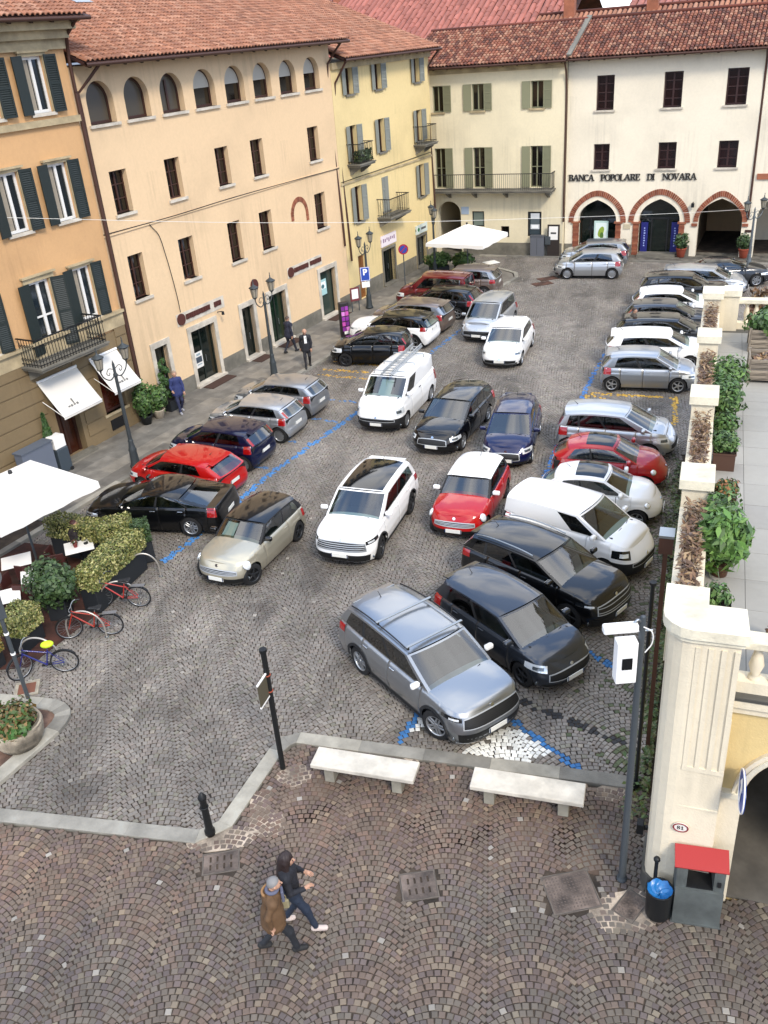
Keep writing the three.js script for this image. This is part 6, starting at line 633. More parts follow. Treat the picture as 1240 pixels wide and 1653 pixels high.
{ const o = thing('camera_post', 'grey steel post with security camera and white control box', 'camera post', [3.53, 0.05, -10.16]); part(o, 'pole', lathe([[0.09, 0], [0.085, 0.06], [0.062, 0.08], [0.055, 2.6], [0.045, 5.45], [0.001, 5.46]], 14), M.ironGrey); const b = part(o, 'control_box', rbox(0.3, 0.72, 0.2, 0.015, -0.22, 4.72, 0.02), M.white); part(b, 'box_window', box(0.15, 0.2, 0.01, -0.22, 4.72, 0.125), M.glassDark); part(b, 'box_strap', [box(0.14, 0.04, 0.03, -0.04, 4.95, 0), box(0.14, 0.04, 0.03, -0.04, 4.5, 0)], M.steel); part(o, 'camera', rbox(0.5, 0.13, 0.14, 0.03, -0.33, 5.32, 0.05).rotateZ(0.0), M.white); part(o, 'camera_bracket', tube([[0, 5.35, 0], [-0.08, 5.42, 0.03], [-0.14, 5.38, 0.05]], 0.02, 8, 6), M.steel); part(o, 'crossarm', rod([-0.28, 5.2, 0.0], [0.15, 5.2, 0.0], 0.018), M.steel); part(o, 'cable', tube([[0, 5.3, 0.04], [0.12, 5.22, 0.06], [0.14, 5.0, 0.05], [0.05, 4.85, 0.05]], 0.01, 16, 5), M.white); }
{ const o = thing('drain_post', 'thin black post at the foot of the terrace wall', 'post', [4.36, 0.03, -12.2]); part(o, 'post', cyl(0.035, 0.035, 4.6, 0, 0, 0, 10), M.iron); part(o, 'foot', cyl(0.075, 0.07, 0.16, 0, 0, 0, 10), M.iron); part(o, 'cap', cyl(0.06, 0.06, 0.05, 0, 4.6, 0, 10), M.iron); }
{ const P = TF(3.4, -0.1), o = thing('drainpipe', 'brown drainpipe with a box head on the terrace wall', 'drainpipe', [P[0], 0, P[1]], turnT); part(o, 'pipe', box(0.09, 4.6, 0.08, 0, 2.3, -0.02), BM.gutter); part(o, 'hopper', box(0.3, 0.34, 0.24, 0, 4.75, -0.02), BM.gutter); part(o, 'hopper_rim', box(0.32, 0.05, 0.26, 0, 4.93, -0.02), M.steel); }
// cabinet with a red lid, litter bin, signs on the pillar
{ const o = thing('grit_cabinet', 'grey street cabinet with a sloping bright red lid', 'cabinet', [4.5, 0.05, -9.4], -0.28), gm = mat(0x565c5b, 0.7, { map: stoneTex }); part(o, 'body', [bx(-0.36, 0.36, 0.03, 0.78, -0.25, 0.22), bx(-0.36, -0.2, 0.78, 1.2, -0.25, 0.17), bx(0.2, 0.36, 0.78, 1.2, -0.25, 0.17), bx(-0.2, 0.2, 0.78, 1.2, -0.25, -0.2), bx(-0.38, 0.38, 0.0, 0.03, -0.27, 0.24)], gm); part(o, 'lid', box(0.8, 0.05, 0.36).rotateX(0.5).translate(0, 1.3, 0.02), mat(0x96120d, 0.5)); part(o, 'recess', bx(-0.199, 0.199, 0.78, 0.8, -0.19, 0.16), M.black); part(o, 'lock', box(0.05, 0.1, 0.02, 0.28, 0.95, 0.18), M.black); }
{ const o = thing('litter_bin', 'black round litter bin with a blue bag', 'bin', [3.9, 0.05, -9.42]); part(o, 'bin', lathe([[0.14, 0.02], [0.19, 0.06], [0.21, 0.62], [0.22, 0.64], [0.2, 0.64], [0.19, 0.5]], 20), M.iron); part(o, 'bag', grid(20, 6, (u, v) => { const a = u * 6.2832, r = lerp(0.2, 0.01, v) * (1 + 0.05 * Math.sin(a * 5 + v * 6)); return [Math.cos(a) * r, 0.63 - 0.13 * Math.sqrt(v) + 0.02 * Math.sin(a * 7 + v * 9), Math.sin(a) * r]; }), mat(0x256ba6, 0.3, { side: THREE.DoubleSide })); part(o, 'post', [cyl(0.03, 0.03, 1.0, 0, 0, -0.24, 10), new THREE.SphereGeometry(0.055, 10, 8).translate(0, 1.03, -0.24)], M.iron); part(o, 'bracket', box(0.05, 0.05, 0.08, 0, 0.55, -0.21), M.iron); }
{ const P = TF(-0.272, 0.55), o = thing('pillar_sign', 'small white oval plate with dark red ring on the pillar', 'sign', [P[0], 1.79, P[1]], turnT - Math.PI / 2); part(o, 'plate', cyl(0.12, 0.12, 0.015, 0, 0, 0, 24).rotateX(Math.PI / 2).scale(1, 0.78, 1), mat(0xdad6cc, 0.5)); part(o, 'ring', new THREE.TorusGeometry(0.108, 0.012, 6, 24).scale(1, 0.78, 1).translate(0, 0, 0.016), mat(0x7a1a22, 0.5)); part(o, 'numeral', new TextGeometry('81', { font, size: 0.07, depth: 0.006, curveSegments: 3 }).translate(-0.058, -0.035, 0.014), M.black); }
{ const P = TF(-0.35, 1.32), o = thing('round_sign', 'round blue road sign fixed to the arcade wall', 'sign', [P[0], 2.85, P[1]], turnT + 0.06); part(o, 'disc', cyl(0.33, 0.33, 0.02, 0, 0, 0, 28).rotateX(Math.PI / 2), mat(0x23489c, 0.45)); part(o, 'rim', new THREE.TorusGeometry(0.325, 0.012, 6, 28), M.white); part(o, 'arrow', [box(0.07, 0.3, 0.006, 0, -0.05, -0.015), extr([[-0.13, 0], [0.13, 0], [0, 0.17]], 0.006).translate(0, 0.08, -0.018)], M.white); part(o, 'bracket', rod([0.0, 0.1, 0.01], [0.35, 0.1, 0.02], 0.014), M.steel); }
{ const P = TF(0.4, -0.06), o = thing('wall_lamp', 'small dark floodlight low on the corner pillar', 'lamp', [P[0], 0.9, P[1]], turnT); part(o, 'housing', rbox(0.16, 0.24, 0.12, 0.02, 0, 0, 0), M.iron); part(o, 'mount', box(0.06, 0.06, 0.1, 0, 0, 0.09), M.iron); }
// pole with the round sign back on the island
{ const o = thing('sign_post', 'grey post with a round sign seen from behind on the island', 'sign', [-8.56, 0.05, -16.3]); part(o, 'post', cyl(0.045, 0.045, 3.6, 0, 0, 0, 12), M.ironGrey); part(o, 'disc', cyl(0.3, 0.3, 0.02, 0, 0, 0, 24).rotateX(Math.PI / 2).rotateY(0.5).translate(0, 3.35, 0.05), M.steel); part(o, 'sign_box', box(0.3, 0.6, 0.05).rotateY(0.5).translate(0, 2.6, 0.06), M.ironGrey); part(o, 'clamp', [cyl(0.055, 0.055, 0.05, 0, 1.3, 0, 10), cyl(0.055, 0.055, 0.05, 0, 1.85, 0, 10)], M.white); }
{ const o = thing('stone_planter', 'round pale concrete planter with a russet and green bush', 'planter', [-8.25, 0.055, -14.85]); part(o, 'bowl', uvm(lathe([[0.01, 0], [0.42, 0], [0.52, 0.2], [0.56, 0.48], [0.54, 0.55], [0.46, 0.56], [0.45, 0.45]], 28)), stone(0xb3a895, { map: stoneTex2 })); part(o, 'soil', cyl(0.45, 0.45, 0.02, 0, 0.46, 0, 20), soilMat); part(o, 'foliage', leaves(1100, 511, 0.07, ballPlace(0.5, 0.34, 0.5, 0, 0.68, 0, 0.4, 9), [[0.16, 0.1, 0.03], [0.07, 0.12, 0.02], [0.22, 0.14, 0.05], [0.04, 0.09, 0.015]]), leafMat); part(o, 'foliage', leaves(300, 512, 0.07, ballPlace(0.4, 0.2, 0.3, 0.05, 0.58, 0.25, 0.3, 4), [[0.05, 0.14, 0.02]]), leafMat); }
{ const o = thing('drain_cover', 'rusty square cover in a pale frame by the island', 'cover', [-8.75, 0.0, -16.75], 0.2); part(o, 'frame', [box(0.56, 0.03, 0.08, 0, 0.01, 0.24), box(0.56, 0.03, 0.08, 0, 0.01, -0.24), box(0.08, 0.03, 0.4, 0.24, 0.01, 0), box(0.08, 0.03, 0.4, -0.24, 0.01, 0)], stone(0xa59e8e)); part(o, 'plate', box(0.4, 0.03, 0.4, 0, 0.006, 0), mat(0x6a4230, 0.8)); }
for (const [x, z, lab] of [[9.9, -49.4, 'rust red cover plate in the far roadway, nearer one'], [10.4, -50.4, 'rust red cover plate in the far roadway, farther one']]) { const o = thing('manhole_cover', lab, 'cover', [x, 0.004, z], 0.3); part(o, 'plate', box(1.1, 0.03, 0.6), mat(0x5d3d30, 0.85, { map: stoneTex2 })); part(o, 'rim', [box(1.14, 0.035, 0.03, 0, 0, 0.32), box(1.14, 0.035, 0.03, 0, 0, -0.32)], BM.mat1); }
// bicycles and hoops
function hoop(x0, z0, x1, z1, label) { const w = Math.hypot(x1 - x0, z1 - z0), o = thing('bike_rack', label, 'bike rack', [(x0 + x1) / 2, 0, (z0 + z1) / 2], -Math.atan2(z1 - z0, x1 - x0), 'hoop bike racks by the cafe'), pts = []; for (let i = 0; i <= 16; i++) { const a = Math.PI * i / 16; pts.push([-Math.cos(a) * w / 2, 0.28 + Math.sin(a) * 0.52, 0]); } part(o, 'hoop', tube([[-w / 2, 0, 0], ...pts, [w / 2, 0, 0]], 0.024, 48, 8), mat(0xb4aea4, 0.35, { metalness: 0.6 })); for (const s of [-1, 1]) part(o, 'foot', cyl(0.06, 0.06, 0.012, s * w / 2, 0.0, 0, 12), M.steel); }
hoop(-7.25, -21.3, -6.42, -21.36, 'metal hoop bike rack left empty by the hedge end'); hoop(-7.72, -19.9, -6.76, -20.03, 'metal hoop bike rack holding the farther red bicycle'); hoop(-8.3, -18.74, -7.3, -18.62, 'metal hoop bike rack holding the nearer orange red bicycle'); hoop(-9.15, -17.75, -8.15, -17.6, 'metal hoop bike rack holding the blue bicycle');
function bicycle(x, z, turn, lean, label, col, extra) {
  const o = thing('bicycle', label, 'bicycle', [x, 0, z], turn, 'bicycles at the racks'); const g = new THREE.Group(); void g; o.rotation.set(lean, turn, 0, 'YXZ'); const R = 0.33, fm = mat(col, 0.35, { clearcoat: 0.6 }), spoke = mat(0x9a9c9e, 0.35, { metalness: 0.8 });
  const wheel = (wx, st) => { const w = part(o, 'wheel', new THREE.TorusGeometry(R - 0.03, 0.012, 6, 40), spoke); w.position.set(wx, R, 0); w.rotation.y = st; part(w, 'tyre', new THREE.TorusGeometry(R - 0.012, 0.02, 8, 40), M.rubber); const sp = []; for (let i = 0; i < 18; i++) { const a = i / 18 * 6.2832; sp.push(rod([0, 0, (i % 2 ? 1 : -1) * 0.02], [Math.cos(a) * (R - 0.03), Math.sin(a) * (R - 0.03), 0], 0.0022, 0.0022, 3)); } part(w, 'spokes', sp, spoke).userData.kind = 'stuff'; part(w, 'hub', cyl(0.025, 0.025, 0.09, 0, 0, 0, 8).translate(0, -0.045, 0).rotateX(Math.PI / 2), spoke); part(w, 'mudguard', grid(16, 2, (u, v) => { const a = lerp(0.3, 2.6, u); return [Math.cos(a) * (R + 0.02), Math.sin(a) * (R + 0.02), lerp(-0.03, 0.03, v)]; }), extra.guard || M.iron); };
  wheel(-0.52, 0); wheel(0.52, extra.steer || 0);
  part(o, 'frame', [rod([-0.1, 0.3, 0], [-0.22, 0.76, 0], 0.017), rod([-0.1, 0.3, 0], [0.36, 0.72, 0], 0.02), rod([-0.19, 0.66, 0], [0.34, 0.82, 0], 0.017), rod([0.33, 0.86, 0], [0.38, 0.66, 0], 0.02), rod([-0.1, 0.3, 0.02], [-0.52, R, 0.05], 0.011), rod([-0.1, 0.3, -0.02], [-0.52, R, -0.05], 0.011), rod([-0.2, 0.7, 0.01], [-0.52, R, 0.05], 0.009), rod([-0.2, 0.7, -0.01], [-0.52, R, -0.05], 0.009)], fm); part(o, 'fork', [rod([0.38, 0.68, 0.04], [0.52, R, 0.05], 0.012), rod([0.38, 0.68, -0.04], [0.52, R, -0.05], 0.012), rod([0.38, 0.67, -0.05], [0.38, 0.67, 0.05], 0.014)], fm);
  part(o, 'saddle', extra.cover ? new THREE.SphereGeometry(0.13, 12, 8).scale(1.2, 0.55, 0.9).translate(-0.25, 0.9, 0) : extr([[-0.14, -0.08], [-0.1, -0.1], [0.0, -0.04], [0.15, -0.02], [0.15, 0.02], [0, 0.04], [-0.1, 0.1], [-0.14, 0.08]], 0.03, [], 0.015).rotateX(-Math.PI / 2).translate(-0.25, 0.86, 0), extra.cover || M.black); part(o, 'seat_post', rod([-0.22, 0.74, 0], [-0.24, 0.87, 0], 0.012), spoke);
  part(o, 'handlebar', tube([[0.18, 0.98, -0.29], [0.3, 1.0, -0.24], [0.34, 0.98, -0.08], [0.33, 0.97, 0], [0.34, 0.98, 0.08], [0.3, 1.0, 0.24], [0.18, 0.98, 0.29]], 0.013, 30, 6), spoke); part(o, 'stem', rod([0.33, 0.84, 0], [0.32, 0.98, 0], 0.014), spoke); for (const s of [-1, 1]) part(o, 'grip', rod([0.17, 0.98, s * 0.29], [0.27, 0.995, s * 0.26], 0.018), M.black);
  part(o, 'chainring', cyl(0.08, 0.08, 0.01, 0, 0, 0, 16).rotateX(Math.PI / 2).translate(-0.1, 0.3, 0.05), spoke); for (const s of [-1, 1]) part(o, 'pedal', [rod([-0.1, 0.3, s * 0.06], [-0.1 + s * 0.12, 0.3 - s * 0.1, s * 0.08], 0.009), box(0.09, 0.02, 0.07, -0.1 + s * 0.12, 0.3 - s * 0.1, s * 0.12)], M.black); if (extra.rack) part(o, 'carrier', [box(0.36, 0.012, 0.12, -0.58, 0.7, 0), rod([-0.7, 0.7, 0.05], [-0.54, R, 0.06], 0.006), rod([-0.7, 0.7, -0.05], [-0.54, R, -0.06], 0.006)], spoke);
}
bicycle(-8.45, -17.25, Math.PI + 0.12, -0.06, 'blue bicycle with a yellow green saddle cover', 0x141a6a, { steer: 0.75, cover: mat(0xb7d021, 0.6) }); bicycle(-7.68, -18.7, Math.PI + 0.02, -0.05, 'orange red bicycle at the middle hoop', 0x9c2d18, { steer: 0.3, rack: 1 }); bicycle(-7.2, -19.95, Math.PI - 0.1, -0.06, 'red folding style bicycle farthest along the hedge', 0xa3271c, { steer: 0.4, rack: 1 });
// parasols
function parasol(cx, cz, ax, az, h, top, label, m, poleX = 0) {
  const o = thing('parasol', label, 'parasol', [cx, 0.02, cz]), C = [[ax, az], [-az, ax], [-ax, -az], [az, -ax]], A = [0, top, 0]; const gs = [], val = [];
  for (let i = 0; i < 4; i++) { const p = C[i], q = C[(i + 1) % 4]; gs.push(grid(10, 8, (u, v) => { const k = v, x = lerp(p[0], q[0], u) * k, z = lerp(p[1], q[1], u) * k; return [x, lerp(top, h, k) - 0.16 * Math.sin(Math.PI * u) * k * -0.0 - 0.1 * Math.sin(Math.PI * u) * Math.sin(Math.PI * k) , z]; }, false)); val.push(grid(10, 1, (u, v) => { const x = lerp(p[0], q[0], u), z = lerp(p[1], q[1], u), s = 1 + 0.008 * v; return [x * s, h - 0.2 * v - 0.02 * Math.sin(u * 18) * v, z * s]; })); }
  part(o, 'canopy', gs, m); for (const g of val) part(o, 'valance', g, m); part(o, 'vent_cap', lathe([[0.001, 0.1], [0.05, 0.08], [0.06, 0.0]], 10).translate(0, top, 0), M.black); for (const p of C) part(o, 'rib', rod([0, top - 0.06, 0], [p[0] * 0.98, h - 0.02, p[1] * 0.98], 0.014), M.steel); part(o, 'pole', cyl(0.035, 0.03, top, poleX, 0, 0, 10), M.ironGrey); part(o, 'base', rbox(0.6, 0.1, 0.6, 0.03, 0, 0.05, 0), M.plinth || BM.plinth); void A;
}
const canvas = mat(0xe7e4dc, 0.9, { transmission: 0.12, thickness: 0, side: THREE.DoubleSide }); parasol(-10.1, -22.2, 2.2, -0.3, 2.55, 3.15, 'large white cafe parasol at left', canvas); parasol(5.97, -51.3, 2.4, -0.57, 2.45, 3.2, 'cream parasol beside the pale house', canvas);
parasol(-12.9, -18.9, 2.1, -0.3, 2.5, 3.05, 'second white cafe parasol mostly outside the left edge', canvas);
// cafe: planters with hedges, tables, chairs
const hedgeY = [[0.22, 0.23, 0.05], [0.33, 0.31, 0.1], [0.14, 0.17, 0.035], [0.42, 0.39, 0.16], [0.08, 0.11, 0.025]], darkG = [[0.025, 0.06, 0.015], [0.04, 0.085, 0.02], [0.06, 0.11, 0.03]], boxDark = mat(0x1c2024, 0.6);
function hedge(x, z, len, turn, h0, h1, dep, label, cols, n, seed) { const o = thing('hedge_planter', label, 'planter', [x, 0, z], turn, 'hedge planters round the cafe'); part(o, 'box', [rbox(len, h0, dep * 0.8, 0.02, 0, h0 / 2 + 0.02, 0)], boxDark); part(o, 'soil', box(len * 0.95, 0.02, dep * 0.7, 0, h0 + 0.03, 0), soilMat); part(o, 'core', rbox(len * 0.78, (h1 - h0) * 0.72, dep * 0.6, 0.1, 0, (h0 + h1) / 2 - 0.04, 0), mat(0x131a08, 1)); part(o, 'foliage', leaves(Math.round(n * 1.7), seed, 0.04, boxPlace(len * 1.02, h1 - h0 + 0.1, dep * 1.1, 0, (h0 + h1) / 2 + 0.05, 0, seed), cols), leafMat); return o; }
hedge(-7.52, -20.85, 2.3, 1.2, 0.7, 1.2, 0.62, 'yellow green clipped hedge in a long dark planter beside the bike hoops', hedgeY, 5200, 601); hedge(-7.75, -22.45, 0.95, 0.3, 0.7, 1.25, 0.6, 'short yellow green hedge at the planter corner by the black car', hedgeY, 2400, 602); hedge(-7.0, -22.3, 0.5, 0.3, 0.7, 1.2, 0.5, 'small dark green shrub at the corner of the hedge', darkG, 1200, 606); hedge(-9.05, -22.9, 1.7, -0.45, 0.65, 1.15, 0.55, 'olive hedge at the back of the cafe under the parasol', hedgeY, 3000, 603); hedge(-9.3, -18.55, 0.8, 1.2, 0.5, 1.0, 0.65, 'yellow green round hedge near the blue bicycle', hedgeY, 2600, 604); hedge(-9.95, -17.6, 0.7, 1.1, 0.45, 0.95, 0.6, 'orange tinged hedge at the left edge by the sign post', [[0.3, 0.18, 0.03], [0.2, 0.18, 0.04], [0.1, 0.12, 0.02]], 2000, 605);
{ const o = thing('bay_shrub', 'dark green loose shrub in a tall dark pot between the hedges', 'shrub', [-8.75, 0, -19.75]); part(o, 'pot', [rbox(0.5, 0.6, 0.5, 0.03, 0, 0.31, 0)], boxDark); part(o, 'stem', [rod([0, 0.55, 0], [0.05, 1.2, 0], 0.03, 0.015), rod([0, 0.8, 0], [-0.2, 1.3, 0.1], 0.018, 0.008), rod([0.02, 0.9, 0], [0.25, 1.35, -0.1], 0.018, 0.008)], twigMat); part(o, 'foliage', leaves(2600, 611, 0.075, ballPlace(0.62, 0.72, 0.62, 0, 1.05, 0, 0.5, 6), darkG), leafMat); }
function cafeTable(x, z, label, stuff) { const o = thing('cafe_table', label, 'table', [x, 0.0, z], 0.35, 'white square cafe tables'); part(o, 'top', rbox(0.8, 0.03, 0.72, 0.01, 0, 0.74, 0), M.white); part(o, 'column', cyl(0.03, 0.03, 0.7, 0, 0.02, 0, 10), M.iron); part(o, 'foot', [box(0.5, 0.03, 0.06, 0, 0.015, 0), box(0.06, 0.03, 0.5, 0, 0.016, 0)], M.iron); void stuff; }
cafeTable(-8.78, -22.15, 'white cafe table with a red pot beside the hedge'); cafeTable(-9.58, -20.76, 'white cafe table behind the dark green shrub'); cafeTable(-10.1, -19.75, 'white cafe table at the left edge'); cafeTable(-10.4, -21.6, 'white cafe table under the parasol'); cafeTable(7.45, -52.3, 'small white table under the far cream parasol');
{ const o = thing('table_pot', 'small dark red pot with plant on the cafe table', 'pot', [-8.85, 0.755, -22.1]); part(o, 'pot', lathe([[0.01, 0], [0.05, 0], [0.07, 0.12], [0.06, 0.12]], 12), mat(0x7a1f1c, 0.5)); part(o, 'plant', leaves(60, 617, 0.05, ballPlace(0.09, 0.08, 0.09, 0, 0.17, 0, 0.3, 2), [[0.2, 0.05, 0.04], [0.05, 0.09, 0.02]]), leafMat); }
solo('ashtray', lathe([[0.01, 0], [0.06, 0], [0.065, 0.03], [0.055, 0.03], [0.05, 0.01]], 14).translate(-8.6, 0.756, -22.25), M.black, 'small black ashtray on the cafe table', 'ashtray');
function cafeChair(x, z, turn, label) { const o = thing('cafe_chair', label, 'chair', [x, 0, z], turn, 'dark red cafe chairs'), m = mat(0x3a1712, 0.6); part(o, 'seat', rbox(0.42, 0.04, 0.42, 0.015, 0, 0.45, 0), m); part(o, 'backrest', rbox(0.42, 0.4, 0.03, 0.015, 0, 0.7, -0.2), m); for (const a of [-0.18, 0.18]) for (const b of [-0.18, 0.18]) part(o, 'leg', rod([a, 0, b * 1.1], [a, 0.44, b], 0.014), M.iron); }
[[-9.4, -21.9, 1.4, 'dark red chair left of the table with the red pot'], [-10.2, -20.6, 1.3, 'dark red chair left of the table behind the shrub'], [-9.2, -21.3, 0.2, 'dark red chair between the two cafe tables'], [-9.75, -20.2, 3.0, 'dark red chair in front of the table behind the shrub'], [-10.6, -19.9, 1.2, 'dark red chair at the leftmost table'], [-10.0, -21.2, 2.8, 'dark red chair under the white parasol']].forEach(a => cafeChair(...a));
{ const o = ground('cafe_floor', slab([[-13, -24.6], [-8.2, -23.0], [-7.0, -22.2], [-7.8, -19.7], [-9.0, -17.6], [-13, -17.5]], 0.005, 0.02), mat(0x4a2a20, 0.9, { map: stoneTex2 }), 'dark red brown floor of the cafe enclosure', 'floor'); void o; }
// far cafe greenery and bank plants
for (const [x, z, r, h, lab, s] of [[4.5, -53.6, 0.75, 0.75, 'leafy green planter left of the far parasol pole', 621], [5.9, -53.3, 0.65, 0.65, 'leafy green planter right of the far parasol pole', 622]]) { const o = thing('planter', lab, 'planter', [x, 0.1, z]); part(o, 'box', rbox(r * 1.6, 0.4, 0.5, 0.02, 0, 0.2, 0), boxDark); part(o, 'foliage', leaves(1300, s, 0.1, ballPlace(r, h * 0.6, 0.5, 0, 0.75, 0, 0.35, s), greenCols), leafMat); }
for (const [x, z, lab, s] of [[18.75, -52.6, 'potted shrub in a terracotta pot left of the dark passage', 631], [21.9, -51.2, 'potted shrub in a terracotta pot right of the dark passage', 632]]) { const o = thing('potted_shrub', lab, 'plant pot', [x, 0.09, z], 0, 'terracotta pots by the passage'); part(o, 'pot', lathe([[0.01, 0], [0.2, 0], [0.28, 0.45], [0.31, 0.45], [0.31, 0.52], [0.27, 0.52]], 16), mat(0x8a3f2a, 0.85)); part(o, 'foliage', leaves(600, s, 0.09, ballPlace(0.42, 0.45, 0.42, 0, 0.9, 0, 0.4, s), darkG), leafMat); }
{ const P = BF(2.3, 0.25), o = thing('utility_cabinet', 'grey utility cabinet against the pale house', 'cabinet', [P[0], 0.07, P[1]], turnB); part(o, 'body', rbox(0.85, 1.2, 0.35, 0.02, 0, 0.6, 0), mat(0x5c5f66, 0.6)); part(o, 'lid', box(0.9, 0.06, 0.4, 0, 1.22, 0), mat(0x4f5258, 0.6)); part(o, 'door_seam', box(0.012, 1.0, 0.01, 0, 0.6, 0.178), M.black); } { const P = BF(3.3, 0.25), o = thing('notice_stand', 'dark notice stand with a white poster beside the bank', 'sign', [P[0], 0.07, P[1]], turnB); part(o, 'frame', [box(0.75, 1.9, 0.06, 0, 0.95, 0)], mat(0x2a221e, 0.6)); part(o, 'poster', box(0.55, 0.8, 0.01, 0, 1.4, 0.036), posterMat((x, w, h) => { x.fillStyle = '#e6e4de'; x.fillRect(0, 0, w, h); x.fillStyle = '#444'; x.fillRect(24, 84, w - 48, 26); })); } { const P = BF(2.95, 0.2), o = thing('waste_bin', 'small grey bin on a post between cabinet and notice stand', 'bin', [P[0], 0.07, P[1]], turnB); part(o, 'bin', rbox(0.35, 0.5, 0.3, 0.03, 0, 0.95, 0), M.ironGrey); part(o, 'post', cyl(0.03, 0.03, 0.75, 0, 0, 0, 8), M.white); }
// plants and boxes by the orange house
{ const o = thing('potted_conifer', 'narrow green conifer in a pot by the shop door', 'plant pot', [-11.55, 0.1, -29.1]); part(o, 'pot', lathe([[0.01, 0], [0.2, 0], [0.26, 0.35], [0.22, 0.35]], 14), M.iron); part(o, 'trunk', cyl(0.03, 0.02, 1.5, 0, 0.3, 0, 6), twigMat); part(o, 'foliage', leaves(1900, 641, 0.08, r => { const y = Math.pow(r(), 0.8), a = r() * 6.2832, k = (1 - y) * 0.34 * (0.6 + 0.4 * r()) * Math.min(1, y * 5 + 0.5); return [Math.cos(a) * k, 0.4 + y * 1.75, Math.sin(a) * k, Math.cos(a), 0.4, Math.sin(a)]; }, [[0.03, 0.08, 0.015], [0.05, 0.12, 0.02]]), leafMat); }
{ const P = LF(2.05, 0.55), o = thing('spiral_topiary', 'spiral clipped topiary in a dark square pot', 'plant pot', [P[0], 0.1, P[1]], turnL); part(o, 'pot', box(0.5, 0.45, 0.5, 0, 0.225, 0), boxDark); part(o, 'trunk', cyl(0.025, 0.015, 1.7, 0, 0.4, 0, 6), twigMat); part(o, 'foliage', leaves(1500, 642, 0.06, r => { const t = r(), a = t * 19, R = 0.26 * (1 - t * 0.7), q = 0.12 * (1 - 0.5 * t), th = r() * 6.28, ph = r() * 6.28; return [Math.cos(a) * R + Math.cos(th) * q, 0.6 + t * 1.5 + Math.sin(ph) * q, Math.sin(a) * R + Math.sin(th) * q, Math.cos(th), 0.5, Math.sin(th)]; }, [[0.03, 0.09, 0.015], [0.05, 0.13, 0.02]]), leafMat); }
for (const [s, w, r, h, lab, k] of [[1.2, 0.7, 0.45, 0.55, 'round green shrub in a pale pot beside the spiral topiary', 643], [0.5, 0.65, 0.4, 0.75, 'leafy green shrub against the drainpipe', 644]]) { const P = LF(s, w), o = thing('potted_shrub', lab, 'plant pot', [P[0], 0.1, P[1]]); part(o, 'pot', lathe([[0.01, 0], [0.17, 0], [0.25, 0.32], [0.27, 0.36], [0.22, 0.36]], 16), k === 643 ? stone(0xb9ae9c) : M.iron); part(o, 'foliage', leaves(900, k, 0.09, ballPlace(r, h, r, 0, 0.3 + h, 0, 0.4, k), greenCols), leafMat); }
{ const P = LF(2.75, 0.5), o = thing('potted_shrub', 'small terracotta pot of red flowers by the first bank door', 'plant pot', [P[0], 0.1, P[1]]); part(o, 'pot', lathe([[0.01, 0], [0.12, 0], [0.17, 0.26], [0.14, 0.26]], 14), terraPot); part(o, 'foliage', leaves(260, 646, 0.06, ballPlace(0.18, 0.14, 0.18, 0, 0.36, 0, 0.3, 2), [[0.35, 0.08, 0.04], [0.06, 0.12, 0.02]]), leafMat); }
{ const P = LF(-5.0, 0.75), o = thing('utility_cabinet', 'blue grey cabinet with a round badge by the orange house', 'cabinet', [P[0], 0.1, P[1]], turnL); part(o, 'body', rbox(1.3, 1.35, 0.4, 0.02, 0, 0.68, 0), mat(0x5f6672, 0.6)); part(o, 'badge', cyl(0.14, 0.14, 0.01, 0, 0, 0, 20).rotateX(Math.PI / 2).translate(-0.35, 0.8, 0.21), mat(0x2440a0, 0.5)); part(o, 'lid', box(1.36, 0.05, 0.46, 0, 1.37, 0), mat(0x555c66, 0.6)); } { const P = LF(-3.95, 0.7), o = thing('waste_container', 'dark bin with a white lid box beside the conifer', 'bin', [P[0], 0.1, P[1]], turnL); part(o, 'body', rbox(0.5, 0.9, 0.45, 0.03, 0, 0.45, 0), mat(0x38424a, 0.6)); part(o, 'lid', rbox(0.5, 0.45, 0.4, 0.03, 0, 1.13, -0.02), M.white); for (const s of [-1, 1]) part(o, 'wheel', cyl(0.07, 0.07, 0.05, 0, 0, 0, 10).rotateX(Math.PI / 2).translate(s * 0.18, 0.06, 0.22), M.rubber); }

